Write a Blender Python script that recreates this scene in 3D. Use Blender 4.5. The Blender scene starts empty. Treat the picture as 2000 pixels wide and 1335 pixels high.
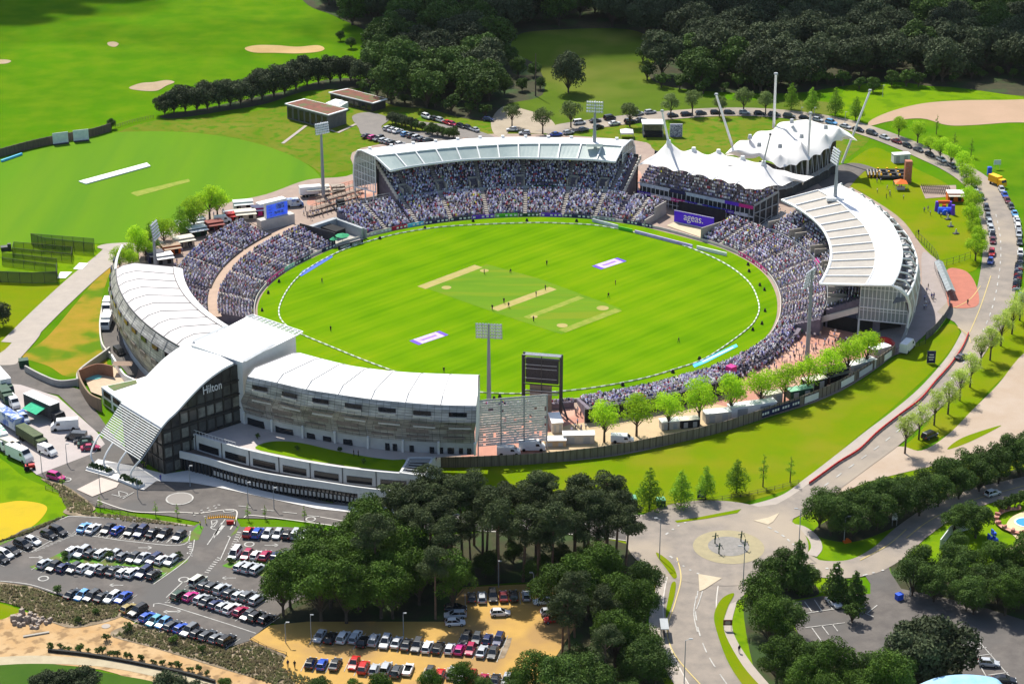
import bpy,bmesh,math,random
import numpy as np
from mathutils import Vector,Matrix,noise
R=math.radians
S=bpy.context.scene
COL=S.collection
# ---------------- camera, world, sun, exposure ----------------
FPX,PITCH,HC=4100.0,R(22.5),212.0
cd=bpy.data.cameras.new('camera');cam=bpy.data.objects.new('camera',cd);COL.objects.link(cam)
cd.sensor_width=36;cd.lens=36*FPX/2000;cd.clip_start=1;cd.clip_end=8000
cam.location=(0,0,HC);cam.rotation_euler=(R(90)-PITCH,0,0)
S.camera=cam
SUN_EL,SUN_H=R(53),(0.42,-0.91)
w=bpy.data.worlds.new('World');S.world=w;w.use_nodes=True
nt=w.node_tree;bg=nt.nodes['Background'];sk=nt.nodes.new('ShaderNodeTexSky')
sk.sky_type='NISHITA';sk.sun_disc=False;sk.sun_elevation=SUN_EL
sk.sun_rotation=math.atan2(-SUN_H[0],-SUN_H[1]);bg.inputs[1].default_value=0.11
nt.links.new(sk.outputs[0],bg.inputs[0])
ld=bpy.data.lights.new('sun','SUN');ld.energy=4.6;ld.angle=R(0.5);ld.color=(1,.95,.86)
sun=bpy.data.objects.new('sun',ld);COL.objects.link(sun)
dv=Vector((SUN_H[0]*math.cos(SUN_EL),SUN_H[1]*math.cos(SUN_EL),-math.sin(SUN_EL)))
sun.rotation_euler=dv.to_track_quat('-Z','Y').to_euler();sun.location=(0,500,300)
S.view_settings.view_transform='Standard';S.view_settings.look='None'
S.view_settings.exposure=0.63;S.view_settings.gamma=1
# ---------------- helpers ----------------
def G(px,py,z=0.0):
    """world point at height z seen at photo pixel px,py (survey of the place from the photograph)"""
    u=(px-1000)/FPX;v=(py-667.5)/FPX
    dy=math.cos(PITCH)-v*math.sin(PITCH);dz=-math.sin(PITCH)-v*math.cos(PITCH)
    t=(z-HC)/dz
    return Vector((u*t,dy*t,z))
def P(x,y,z=0):
    a,b=y,z-HC
    zc=a*math.cos(PITCH)-b*math.sin(PITCH);yc=-(a*math.sin(PITCH)+b*math.cos(PITCH))
    return 1000+FPX*x/zc,667.5+FPX*yc/zc
CX,CY=2.9,543.0
def PL(az,r,z=0):return Vector((CX+r*math.cos(R(az)),CY+r*math.sin(R(az)),z))
def za(x,y):return(x*.35,868+y*.35)
def zb(x,y):return(650+x*.35,868+y*.35)
def zc_(x,y):return(1300+x*.35,868+y*.35)
def zd(x,y):return(x*.35,430+y*.35)
def ze(x,y):return(650+x*.35,y*.35)
def zf(x,y):return(1300+x*.35,y*.35)
def zg(x,y):return(1300+x*.35,430+y*.35)
def zt(x,y):return(1220+x/3.927,130+y/3.927)
def zh(x,y):return(150+x/3.6085,640+y/3.6085)
def zw(x,y):return(440+x/3.8135,660+y/3.8135)
def zl(x,y):return(180+x/3.9273,480+y/3.9273)
def zs(x,y):return(680+x/3.4483,250+y/3.4483)
def zr(x,y):return(1500+x/3.7075,340+y/3.7075)
def zk(x,y):return(900+x/5.1333,660+y/5.1333)
def zp(x,y):return(220+x/4,370+y/4)
def GP(pts,z=0,tr=None):
    out=[]
    for p in pts:
        zz=p[2] if len(p)>2 else z
        q=tr(p[0],p[1]) if tr else(p[0],p[1])
        out.append(G(q[0],q[1],zz))
    return out
def cat(pts,n=6,closed=False):
    """Catmull-Rom through points"""
    m=len(pts);out=[]
    rng=range(m) if closed else range(m-1)
    for i in rng:
        if closed:a,b,c,d=pts[(i-1)%m],pts[i],pts[(i+1)%m],pts[(i+2)%m]
        else:a,b,c,d=pts[max(i-1,0)],pts[i],pts[i+1],pts[min(i+2,m-1)]
        for k in range(n):
            t=k/n
            out.append(0.5*((2*b)+(c-a)*t+(2*a-5*b+4*c-d)*t*t+(3*b-a-3*c+d)*t**3))
    if not closed:out.append(pts[-1].copy())
    return out
def resample(pts,n):
    L=[0]
    for a,b in zip(pts,pts[1:]):L.append(L[-1]+(b-a).length)
    out=[];j=0
    for k in range(n):
        s=L[-1]*k/(n-1)
        while j<len(pts)-2 and L[j+1]<s:j+=1
        d=L[j+1]-L[j];t=(s-L[j])/d if d>1e-9 else 0
        out.append(pts[j].lerp(pts[j+1],min(max(t,0),1)))
    return out
def plen(pts):return sum((b-a).length for a,b in zip(pts,pts[1:]))
def rail(pts,n,tr=None,z=0,smooth=True):
    g=GP(pts,z,tr)
    if smooth and len(g)>2:g=cat(g,8)
    return resample(g,n)
REG=[]
def tag(o,label=None,cat=None,group=None,kind=None):
    if label:o['label']=label
    if cat:o['category']=cat
    if group:o['group']=group
    if kind:o['kind']=kind
    return o
def empty(name,loc,label,cat,group=None,rz=0):
    o=bpy.data.objects.new(name,None);COL.objects.link(o);o.location=loc;o.rotation_euler=(0,0,rz)
    o.empty_display_size=.5
    return tag(o,label,cat,group)
class MB:
    def __init__(s):s.v=[];s.f=[];s.m=[];s.uv={}
    def quad(s,a,b,c,d,m=0,uv=None):
        i=len(s.v);s.v+=[a,b,c,d];s.f.append((i,i+1,i+2,i+3));s.m.append(m)
        if uv:s.uv[len(s.f)-1]=uv
        return s
    def poly(s,pts,m=0):
        i=len(s.v);s.v+=list(pts);s.f.append(tuple(range(i,i+len(pts))));s.m.append(m);return s
    def prism(s,pts,z0,z1,m=0,top=None):
        """vertical prism over xy polygon; top: scale of top ring about centre"""
        n=len(pts);i=len(s.v)
        cx=sum(p[0] for p in pts)/n;cy=sum(p[1] for p in pts)/n;k=1 if top is None else top
        s.v+=[Vector((p[0],p[1],z0)) for p in pts]
        s.v+=[Vector((cx+(p[0]-cx)*k,cy+(p[1]-cy)*k,z1)) for p in pts]
        s.f.append(tuple(range(i+n-1,i-1,-1)));s.m.append(m)
        s.f.append(tuple(range(i+n,i+2*n)));s.m.append(m)
        for a in range(n):
            b=(a+1)%n;s.f.append((i+a,i+b,i+n+b,i+n+a));s.m.append(m)
        return s
    def box(s,x,y,z,sx,sy,sz,rz=0,m=0,top=None):
        """box: base centre x,y,z"""
        c,q=math.cos(rz),math.sin(rz)
        pts=[(x+c*a-q*b,y+q*a+c*b) for a,b in((-sx/2,-sy/2),(sx/2,-sy/2),(sx/2,sy/2),(-sx/2,sy/2))]
        return s.prism(pts,z,z+sz,m,top)
    def tube(s,a,b,r,r2=None,n=6,m=0):
        a=Vector(a);b=Vector(b);r2=r if r2 is None else r2
        d=(b-a);
        if d.length<1e-6:return s
        d.normalize();u=d.orthogonal().normalized();w_=d.cross(u);i=len(s.v)
        for c,rr in((a,r),(b,r2)):
            for k in range(n):
                t=2*math.pi*k/n;s.v.append(c+u*(rr*math.cos(t))+w_*(rr*math.sin(t)))
        for k in range(n):
            j=(k+1)%n;s.f.append((i+k,i+j,i+n+j,i+n+k));s.m.append(m)
        s.f.append(tuple(range(i+n-1,i-1,-1)));s.m.append(m)
        s.f.append(tuple(range(i+n,i+2*n)));s.m.append(m)
        return s
    def path(s,pts,r,n=6,m=0):
        for a,b in zip(pts,pts[1:]):s.tube(a,b,r,n=n,m=m)
        return s
    def loft(s,rails,m=0,closed=False,ms=None):
        """grid between equal-length rails, uv in metres"""
        n=len(rails[0]);i=len(s.v)
        for r in rails:s.v+=list(r)
        ul=[0]
        for a,b in zip(rails[0],rails[0][1:]):ul.append(ul[-1]+(b-a).length)
        vl=[0]
        for a,b in zip(rails,rails[1:]):vl.append(vl[-1]+(b[n//2]-a[n//2]).length)
        for j in range(len(rails)-1):
            for k in range(n-1):
                a=i+j*n+k;s.f.append((a,a+1,a+n+1,a+n));s.m.append(ms[j] if ms else m)
                s.uv[len(s.f)-1]=[(ul[k],vl[j]),(ul[k+1],vl[j]),(ul[k+1],vl[j+1]),(ul[k],vl[j+1])]
        return s
    def wall(s,line,z0,z1,th,m=0):
        """solid wall of thickness th along a ground polyline"""
        n=len(line)
        nor=[]
        for k in range(n):
            d=(line[min(k+1,n-1)]-line[max(k-1,0)]);d.z=0;d.normalize();nor.append(Vector((-d.y,d.x,0))*th/2)
        def L(sg,z):return[Vector((p.x+sg*q.x,p.y+sg*q.y,(p.z if z is None else z))) for p,q in zip(line,nor)]
        z0s=z0;A=L(-1,z0);B=L(-1,z1);Cc=L(1,z1);D=L(1,z0)
        s.loft([A,B,Cc,D,A],m)
        s.quad(A[0],D[0],Cc[0],B[0],m);s.quad(A[-1],B[-1],Cc[-1],D[-1],m)
        return s
    def ribbon(s,line,w_,m=0,z=None,dash=None):
        """flat strip of width w_ along a polyline; dash=(on,off) metres"""
        if dash:
            T=plen(line);n=max(2,int(T/0.5));line=resample(line,n);acc=0;seg=[]
            for k in range(n):
                ph=(k*T/(n-1))%(dash[0]+dash[1])
                if ph<dash[0]:seg.append(line[k])
                else:
                    if len(seg)>1:s.ribbon(seg,w_,m,z)
                    seg=[]
            if len(seg)>1:s.ribbon(seg,w_,m,z)
            return s
        n=len(line);A=[];B=[]
        for k in range(n):
            d=(line[min(k+1,n-1)]-line[max(k-1,0)]);d.z=0;d.normalize();q=Vector((-d.y,d.x,0))*w_/2
            zz=line[k].z if z is None else z
            A.append(Vector((line[k].x-q.x,line[k].y-q.y,zz)));B.append(Vector((line[k].x+q.x,line[k].y+q.y,zz)))
        return s.loft([A,B],m)
    def comps(s):
        n=len(s.v);pr=list(range(n))
        def fd(a):
            while pr[a]!=a:pr[a]=pr[pr[a]];a=pr[a]
            return a
        for f in s.f:
            r=fd(f[0])
            for q in f[1:]:pr[fd(q)]=r
        d={}
        for k,f in enumerate(s.f):d.setdefault(fd(f[0]),[]).append(k)
        out=[]
        for ks in d.values():
            b=MB();mp={}
            for k in ks:
                fc=[]
                for q in s.f[k]:
                    if q not in mp:mp[q]=len(b.v);b.v.append(s.v[q])
                    fc.append(mp[q])
                b.f.append(tuple(fc));b.m.append(s.m[k])
                if k in s.uv:b.uv[len(b.f)-1]=s.uv[k]
            out.append(b)
        return out
    def each(s,name,mats,parent=None):
        """one object per separate piece"""
        cs=s.comps()
        if len(cs)>100:
            o=s.build(name,mats,parent);o['kind']='stuff';return o
        for c in cs:o=c.build(name,mats,parent)
        return o
    def build(s,name,mats,parent=None,origin=None,smooth=False,link=True):
        me=bpy.data.meshes.new(name)
        o0=Vector(origin) if origin is not None else(parent.location.copy() if parent is not None and parent.type=='EMPTY' else(Vector(parent['_o']) if parent is not None and '_o' in parent else Vector((0,0,0))))
        me.from_pydata([tuple(Vector(p)-o0) for p in s.v],[],s.f)
        if not isinstance(mats,(list,tuple)):mats=[mats]
        for x in mats:me.materials.append(x)
        if len(mats)>1:me.polygons.foreach_set('material_index',s.m)
        if s.uv:
            ul=me.uv_layers.new(name='UVMap');buf=ul.data
            for fi,uv in s.uv.items():
                ls=me.polygons[fi].loop_start
                for k in range(len(uv)):buf[ls+k].uv=uv[k]
        if smooth:me.polygons.foreach_set('use_smooth',[True]*len(me.polygons))
        me.update()
        o=bpy.data.objects.new(name,me)
        if link:COL.objects.link(o)
        if parent is not None:o.parent=parent
        else:
            o.location=o0
        return o
def ctr(pts):
    n=len(pts);return Vector((sum(p.x for p in pts)/n,sum(p.y for p in pts)/n,min(p.z for p in pts)))
def ordn(n):
    W=['first','second','third','fourth','fifth','sixth','seventh','eighth','ninth','tenth','eleventh','twelfth']
    if n<=12:return W[n-1]
    return '%d%s'%(n,'th' if 10<=n%100<=20 else{1:'st',2:'nd',3:'rd'}.get(n%10,'th'))
# ---------------- materials ----------------
MC={}
def mat(name,c1,c2=None,scale=1.0,rough=.8,c3=None,s3=None,spec=.3,metal=0,detail=4,lo=.35,hi=.65,coord='pos',trans=0,f3=(.5,.62),bump=0,stretch=None):
    if name in MC:return MC[name]
    m=bpy.data.materials.new(name);m.use_nodes=True;nt=m.node_tree;N=nt.nodes;Lk=nt.links
    b=N['Principled BSDF'];b.inputs['Roughness'].default_value=rough;b.inputs['Metallic'].default_value=metal
    b.inputs['Specular IOR Level'].default_value=spec
    b.inputs['Base Color'].default_value=(*c1,1)
    m.diffuse_color=(*c1,1)
    if c2 is not None:
        if coord=='pos':src=N.new('ShaderNodeNewGeometry').outputs['Position']
        elif coord=='uv':src=N.new('ShaderNodeTexCoord').outputs['UV']
        else:src=N.new('ShaderNodeTexCoord').outputs['Object']
        if stretch:
            mp=N.new('ShaderNodeMapping');mp.inputs['Scale'].default_value=stretch[0];mp.inputs['Rotation'].default_value=(0,0,stretch[1])
            Lk.new(src,mp.inputs[0]);src=mp.outputs[0]
        n1=N.new('ShaderNodeTexNoise');n1.inputs['Scale'].default_value=scale;n1.inputs['Detail'].default_value=detail
        n1.inputs['Roughness'].default_value=.65;Lk.new(src,n1.inputs['Vector'])
        r1=N.new('ShaderNodeMapRange');r1.inputs[1].default_value=lo;r1.inputs[2].default_value=hi;Lk.new(n1.outputs[0],r1.inputs[0])
        mx=N.new('ShaderNodeMix');mx.data_type='RGBA';mx.inputs[6].default_value=(*c1,1);mx.inputs[7].default_value=(*c2,1)
        Lk.new(r1.outputs[0],mx.inputs[0]);out=mx.outputs[2]
        if c3 is not None:
            n2=N.new('ShaderNodeTexNoise');n2.inputs['Scale'].default_value=s3 or scale*.2;n2.inputs['Detail'].default_value=3;Lk.new(src,n2.inputs['Vector'])
            r2=N.new('ShaderNodeMapRange');r2.inputs[1].default_value=f3[0];r2.inputs[2].default_value=f3[1];Lk.new(n2.outputs[0],r2.inputs[0])
            m2=N.new('ShaderNodeMix');m2.data_type='RGBA';m2.inputs[7].default_value=(*c3,1)
            Lk.new(r2.outputs[0],m2.inputs[0]);Lk.new(out,m2.inputs[6]);out=m2.outputs[2]
        Lk.new(out,b.inputs['Base Color'])
        if bump:
            bn=N.new('ShaderNodeBump');bn.inputs['Strength'].default_value=bump;bn.inputs['Distance'].default_value=.3
            Lk.new(n1.outputs[0],bn.inputs['Height']);Lk.new(bn.outputs[0],b.inputs['Normal'])
    MC[name]=m;return m
def H(h):
    """sRGB hex -> linear"""
    v=[int(h[i:i+2],16)/255 for i in(0,2,4)]
    return tuple(x/12.92 if x<=.04045 else((x+.055)/1.055)**2.4 for x in v)
white=mat('white_paint',(.8,.8,.78),(.72,.72,.7),.4,rough=.5)
roofwhite=mat('white_roof_membrane',(.8,.79,.77),(.7,.69,.67),.25,rough=.6)
roofpink=mat('pale_roof_sheet',(.66,.62,.6),(.56,.53,.51),.3,rough=.55)
steel=mat('grey_steel',(.36,.38,.39),(.3,.32,.33),.5,rough=.5)
dsteel=mat('dark_steel',(.03,.032,.036),(.05,.05,.055),2,rough=.5)
black=mat('black_cloth',(.012,.012,.013),(.02,.02,.02),1,rough=.9)
glassd=mat('dark_glass',(.012,.015,.02),rough=.08,spec=.6)
glassb=mat('pale_glass',(.32,.38,.37),(.42,.47,.44),.35,rough=.25,spec=.5)
rubber=mat('tyre_rubber',(.01,.01,.01),rough=.9)
concrete=mat('concrete',(.42,.4,.36),(.34,.32,.29),.5,rough=.9)
concrete_l=mat('pale_concrete',(.58,.54,.48),(.48,.45,.4),.3,rough=.9)
wood=mat('weathered_timber',(.13,.1,.07),(.08,.065,.05),2,rough=.9,stretch=((1,1,.1),0))
redbrick=mat('red_brick_wall',(.22,.1,.06),(.28,.14,.09),3,rough=.9)
purple=mat('purple_board',H('5a2db8'),rough=.5)
purple_l=mat('pale_purple_board',H('a88fd8'),H('c9b8ea'),.6,rough=.5)
blueb=mat('blue_board',H('2a55c8'),rough=.5)
cyanb=mat('turquoise_board',H('35a8d8'),H('60c0e0'),.5,rough=.6)
pinkb=mat('magenta_board',H('c0207c'),rough=.5)
redp=mat('red_plastic',H('c8201c'),H('a01814'),.5,rough=.5)
greenb=mat('green_board',H('4fae28'),rough=.5)
navyb=mat('navy_board',H('1c2350'),rough=.5)
dgreen=mat('dark_green_metal',H('1d4a35'),H('163a2a'),.5,rough=.6)
yellow=mat('yellow_plastic',H('f2b400'),rough=.5)
orange=mat('orange_plastic',H('e06a1c'),rough=.5)
creamm=mat('cream_canvas',(.62,.58,.48),(.5,.46,.38),1.5,rough=.8)
line_w=mat('white_line_paint',(.5,.49,.45),(.3,.29,.27),1.2,rough=.8)
line_y=mat('yellow_line_paint',H('c4b070'),rough=.8)
# ---------------- ground sheets ----------------
def struct(o,label=None):
    o['kind']='structure'
    if label:o['label']=label
    return o
SC=[0]
def sheet(name,pts,z,m,tr=None,smooth=True,pxs=None,world=None):
    """flat sheet bounded by a closed outline; each sheet a few cm above the one below"""
    g=world if world is not None else GP(pts,0,tr)
    if smooth:g=cat(g,5,True)
    SC[0]+=1;z+=.0007*(SC[0]%40)
    g=[Vector((p.x,p.y,z)) for p in g]
    bm=bmesh.new();f=bm.faces.new([bm.verts.new(p) for p in g]);bm.normal_update()
    if f.normal.z<0:f.normal_flip()
    bmesh.ops.triangulate(bm,faces=[f]);me=bpy.data.meshes.new(name);bm.to_mesh(me);bm.free()
    me.materials.append(m);o=bpy.data.objects.new(name,me);COL.objects.link(o);return struct(o)
g_golf=mat('golf_grass',(.07,.185,.003),(.05,.135,.004),.02,rough=.9,c3=(.11,.19,.006),s3=.09,spec=0,lo=.25,hi=.75,detail=7,f3=(.38,.8))
g_rough=mat('rough_grass',(.1,.15,.01),(.15,.165,.022),.06,rough=.95,c3=(.07,.16,.008),s3=.3,spec=0,detail=8)
g_dull=mat('dull_meadow_grass',(.085,.135,.014),(.065,.11,.012),.05,rough=.95,c3=(.12,.145,.025),s3=.02,spec=0,detail=8)
g_bright=mat('bright_lawn_grass',(.115,.22,.004),(.15,.235,.006),.05,rough=.9,c3=(.09,.18,.005),s3=.15,spec=0,detail=6)
g_verge=mat('verge_grass',(.11,.19,.003),(.16,.195,.005),.07,rough=.95,c3=(.2,.19,.015),s3=.06,f3=(.5,.8),spec=0,detail=8)
g_brown=mat('dry_bank_grass',(.32,.2,.03),(.17,.19,.012),.07,rough=.95,c3=(.09,.17,.01),s3=.07,spec=0,detail=8)
sand=mat('bunker_sand',(.44,.3,.12),(.38,.25,.09),.12,rough=.95)
dirt=mat('bare_earth',(.4,.24,.1),(.46,.32,.17),.12,rough=.95,c3=(.24,.15,.07),s3=.4,detail=8)
track=mat('sandy_track_gravel',(.36,.275,.2),(.4,.32,.25),.12,rough=.95,c3=(.28,.225,.16),s3=.03,detail=8)
asphalt=mat('asphalt',(.135,.12,.107),(.09,.08,.073),.25,rough=.9,c3=(.1,.094,.088),s3=.05,detail=8)
road_m=mat('worn_road_asphalt',(.275,.235,.195),(.2,.175,.15),.25,rough=.9,c3=(.33,.275,.21),s3=.04,f3=(.45,.6),detail=7)
pave=mat('paving',(.38,.33,.28),(.33,.29,.25),.3,rough=.9,detail=8)
pave_p=mat('pale_yard_paving',(.42,.37,.35),(.36,.32,.3),.2,rough=.9,detail=8)
pave_r=mat('red_plaza_paving',(.43,.21,.15),(.37,.18,.13),.25,rough=.9,c3=(.5,.3,.22),s3=.08,detail=8)
pave_b=mat('brown_concourse_paving',(.33,.25,.2),(.27,.2,.165),.3,rough=.9,detail=8)
redroad=mat('red_surfaced_road',(.42,.15,.1),(.36,.13,.09),.4,rough=.9)
ysurf=mat('yellow_gravel_surface',(.46,.28,.07),(.4,.24,.06),.2,rough=.9,c3=(.33,.2,.07),s3=.06,detail=8)
mulch=mat('planting_bed_mulch',(.24,.18,.125),(.16,.13,.08),.9,rough=1,c3=(.3,.24,.17),s3=.5,detail=8)
rape=mat('yellow_flowering_rough',(.5,.33,.003),(.4,.3,.006),.15,rough=.95)
gm=MB();nn=24
gx=np.linspace(-3000,3000,nn);
gm.quad(Vector((-4000,-500,0)),Vector((4000,-500,0)),Vector((4000,6000,0)),Vector((-4000,6000,0)))
struct(gm.build('ground',g_golf),'bright green grassland round the stadium')
Zs=lambda k:.03*k
# --- grass areas
sheet('rough_grass',[(225,262),(300,236),(420,228),(560,205),(640,175),(700,160),(800,190),(900,225),(1000,240),(1090,245),(1250,225),(1400,212),(1560,222),(1640,240),(1700,268),(1620,330),(1560,345),(1240,320),(700,330),(660,365),(600,320),(500,285),(400,264),(300,258)],Zs(1),g_rough)
sheet('meadow',[(965,200),(970,165),(975,100),(1030,45),(1180,38),(1290,55),(1330,110),(1310,150),(1340,180),(1420,195),(1560,196),(1640,205),(1600,226),(1420,212),(1280,222),(1120,243),(1040,240),(985,215)],Zs(2),g_dull)
sheet('grass_bank',[(225,510),(205,560),(197,600),(198,650),(205,690),(208,722),(170,728),(130,735),(95,715),(50,700),(45,690),(90,660),(150,590),(200,530),(240,495)],Zs(1),g_brown)
sheet('lawn',[(0,550),(110,552),(180,530),(215,500),(218,495),(190,478),(130,472),(0,470),(0,660),(40,640),(90,590),(60,560)],Zs(1),g_bright)
sheet('lawn',[(-60,560),(120,555),(175,530),(110,590),(50,650),(20,680),(-60,690)],Zs(2),g_verge)
sheet('grass_bank',[(850,908),(1000,905),(1100,900),(1250,878),(1400,845),(1520,812),(1660,755),(1745,700),(1760,690),(1820,655),(1850,633),(1872,640),(1868,665),(1830,715),(1750,790),(1660,865),(1590,925),(1540,955),(1430,985),(1310,998),(1240,1000),(1160,985),(1000,985),(860,965),(840,940)],Zs(1),g_verge)
sheet('lawn',[(1600,350),(1640,330),(1700,290),(1740,300),(1790,330),(1850,360),(1885,395),(1908,440),(1912,520),(1860,528),(1800,480),(1750,430),(1690,380),(1640,360)],Zs(2),g_verge)
sheet('lawn',[(1940,654),(1970,610),(2000,585),(2060,560),(2060,640),(2000,700),(1930,765),(1880,825),(1800,875),(1742,892),(1790,850),(1825,810),(1874,758),(1912,698)],Zs(2),g_verge)
sheet('lawn',[(1650,175),(1700,162),(1850,180),(2060,170),(2060,215),(1900,196),(1790,205),(1700,240),(1640,225)],Zs(1),g_bright)
sheet('lawn',[(1540,1010),(1560,1000),(1590,1000),(1700,1000),(1765,1020),(1740,1060),(1700,1092),(1640,1098),(1590,1085),(1560,1062),(1538,1035)],Zs(2),g_bright)
sheet('lawn',[(1640,965),(1700,940),(1800,915),(1990,880),(2060,900),(2060,1050),(1900,1040),(1860,1020),(1760,985),(1680,990)],Zs(1),g_verge)
sheet('lawn',[(1760,1060),(1800,1040),(1880,990),(2060,960),(2060,1200),(1900,1180),(1800,1120)],Zs(1),g_bright)
sheet('lawn',[(1430,1160),(1460,1140),(1480,1110),(1620,1130),(1680,1180),(1640,1330),(1540,1400),(1460,1400),(1440,1335),(1400,1240)],Zs(1),g_bright)
sheet('lawn',[(1235,1060),(1265,1085),(1285,1110),(1280,1160),(1262,1200),(1275,1280),(1320,1360),(1200,1420),(1000,1420),(1040,1150),(1150,1060)],Zs(1),g_verge)
sheet('lawn',[(-60,880),(0,895),(45,930),(100,955),(140,985),(130,1005),(60,1030),(0,1062),(-60,1070)],Zs(2),g_bright)
sheet('flowering_rough',[(0,983),(40,978),(85,985),(90,1000),(60,1030),(0,1055),(-60,1065),(-60,990)],Zs(3),rape)
sheet('lawn',[(-60,1172),(0,1178),(45,1195),(20,1215),(-60,1230)],Zs(2),g_verge)
sheet('lawn',[(-80,1282),(0,1284),(100,1296),(220,1316),(330,1345),(300,1420),(-80,1420)],Zs(3),mat('dark_lawn_grass',(.03,.08,.005),(.045,.1,.006),.1,rough=.9,spec=.1))
nurs=mat('practice_ground_grass',(.078,.2,.003),(.115,.215,.005),.03,rough=.9,c3=(.075,.185,.005),s3=.12,spec=.05,detail=5,stretch=((1,.08,1),R(28)),f3=(.4,.7))
sheet('practice_ground',[(-60,320),(0,308),(100,285),(200,262),(300,257),(400,262),(500,280),(580,310),(625,345),(620,372),(540,385),(440,405),(340,440),(270,470),(190,476),(100,470),(-60,470)],Zs(2),nurs)
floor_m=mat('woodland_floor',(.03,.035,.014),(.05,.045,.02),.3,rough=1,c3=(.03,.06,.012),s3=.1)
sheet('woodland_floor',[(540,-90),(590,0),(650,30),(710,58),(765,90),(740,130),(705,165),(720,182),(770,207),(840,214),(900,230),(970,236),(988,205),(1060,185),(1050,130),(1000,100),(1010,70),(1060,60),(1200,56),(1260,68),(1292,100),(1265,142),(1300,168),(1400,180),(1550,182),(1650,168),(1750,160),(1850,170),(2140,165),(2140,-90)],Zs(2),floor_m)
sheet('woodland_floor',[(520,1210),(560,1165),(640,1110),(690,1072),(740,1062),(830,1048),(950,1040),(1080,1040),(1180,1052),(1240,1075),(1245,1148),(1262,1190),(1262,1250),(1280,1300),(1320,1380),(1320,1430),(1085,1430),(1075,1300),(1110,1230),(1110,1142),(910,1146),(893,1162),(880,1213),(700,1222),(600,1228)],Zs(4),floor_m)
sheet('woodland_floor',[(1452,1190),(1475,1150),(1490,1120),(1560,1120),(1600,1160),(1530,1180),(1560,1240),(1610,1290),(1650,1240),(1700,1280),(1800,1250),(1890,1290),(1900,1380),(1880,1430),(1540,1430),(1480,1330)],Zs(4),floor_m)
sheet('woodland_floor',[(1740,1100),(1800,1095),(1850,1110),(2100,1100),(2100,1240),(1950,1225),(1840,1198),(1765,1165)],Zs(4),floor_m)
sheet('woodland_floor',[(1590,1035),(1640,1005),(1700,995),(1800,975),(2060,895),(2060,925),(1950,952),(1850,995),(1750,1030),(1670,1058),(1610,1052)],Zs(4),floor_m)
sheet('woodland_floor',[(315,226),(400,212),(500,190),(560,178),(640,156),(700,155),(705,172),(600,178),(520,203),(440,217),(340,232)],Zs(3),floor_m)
# --- bunkers and bare ground
sheet('sand_bunker',[(478,95),(500,89),(540,89),(580,92),(620,89),(634,96),(620,102),(580,105),(540,104),(495,103)],Zs(3),sand)
sheet('sand_bunker',[(252,172),(275,163),(300,161),(325,157),(341,161),(325,168),(305,178),(270,177)],Zs(3),mat('pale_bunker_sand',(.36,.27,.17),(.3,.22,.13),.2,rough=.95))
sheet('sand_bunker',[(210,84),(222,82),(232,86),(225,92),(213,90)],Zs(3),MC['pale_bunker_sand'])
sheet('sand_bunker',[(-20,118),(10,117),(22,120),(10,125),(-20,125)],Zs(3),MC['pale_bunker_sand'])
sheet('bare_ground',[(1700,236),(1740,218),(1800,203),(1870,197),(1960,196),(2060,197),(2060,236),(1970,240),(1900,245),(1850,245),(1800,232),(1740,237),(1700,246)],Zs(3),mat('tan_bare_ground',(.4,.27,.18),(.35,.24,.155),.05,rough=.95,detail=8))
sheet('dirt_track',[(965,262),(960,235),(985,208),(1030,216),(1070,230),(1085,250),(1060,262),(1020,258),(1000,250),(985,268)],Zs(4),mat('track_stone',(.3,.25,.18),(.36,.3,.22),.2,rough=.95))
sheet('dirt_track',[(1560,1012),(1600,985),(1640,930),(1700,880),(1760,872),(1800,880),(1850,850),(1900,800),(1950,750),(2000,690),(2080,640),(2080,850),(1990,868),(1900,895),(1800,915),(1700,940),(1640,965),(1590,990)],Zs(3),track)
sheet('lawn',[(1850,878),(1880,855),(1950,832),(1945,838),(1890,865)],Zs(4),g_verge)
sheet('bare_ground',[(-60,1205),(0,1210),(50,1195),(140,1225),(225,1205),(265,1218),(330,1270),(420,1300),(560,1330),(620,1420),(420,1400),(230,1316),(100,1296),(0,1283),(-60,1280)],Zs(2),dirt)
sheet('planting_bed',[(-60,1138),(0,1137),(60,1145),(130,1170),(240,1178),(235,1205),(150,1226),(100,1215),(50,1190),(0,1175),(-60,1172)],Zs(4),mulch)
sheet('planting_bed',[(215,1240),(270,1218),(350,1240),(440,1267),(490,1250),(560,1282),(552,1305),(640,1330),(620,1390),(560,1345),(430,1305),(300,1265)],Zs(4),mulch)
sheet('gravel_path',[(-60,1290),(60,1280),(200,1288),(330,1305),(420,1330),(400,1345),(320,1325),(200,1302),(60,1296),(-60,1302)],Zs(3),mat('gravel_path_stone',(.42,.36,.24),(.36,.3,.2),.4,rough=.95))
# --- stadium concourse
sheet('concourse',[(215,600),(218,560),(232,515),(300,462),(420,404),(520,380),(600,352),(690,340),(705,290),(960,262),(1240,275),(1300,300),(1560,330),(1640,355),(1750,420),(1800,480),(1835,520),(1840,580),(1800,640),(1745,695),(1640,765),(1500,815),(1250,882),(1050,905),(850,910),(700,880),(470,780),(260,740)],Zs(3),pave_b)
sheet('plaza',[(1440,720),(1500,660),(1560,625),(1700,640),(1745,690),(1640,755),(1500,805),(1400,835),(1150,880),(1060,900),(900,905),(900,840),(1100,800),(1440,745)],Zs(4),pave_r,smooth=False)
sheet('plaza',[(1060,905),(1060,850),(1110,830),(1400,790),(1440,800),(1400,838),(1250,872)],Zs(5),mat('tan_service_yard',(.5,.37,.22),(.44,.33,.2),.3,rough=.9),smooth=False)
sheet('plaza',[(1205,345),(1250,335),(1250,395),(1215,400),(1195,370)],Zs(4),pave_r)
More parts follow.
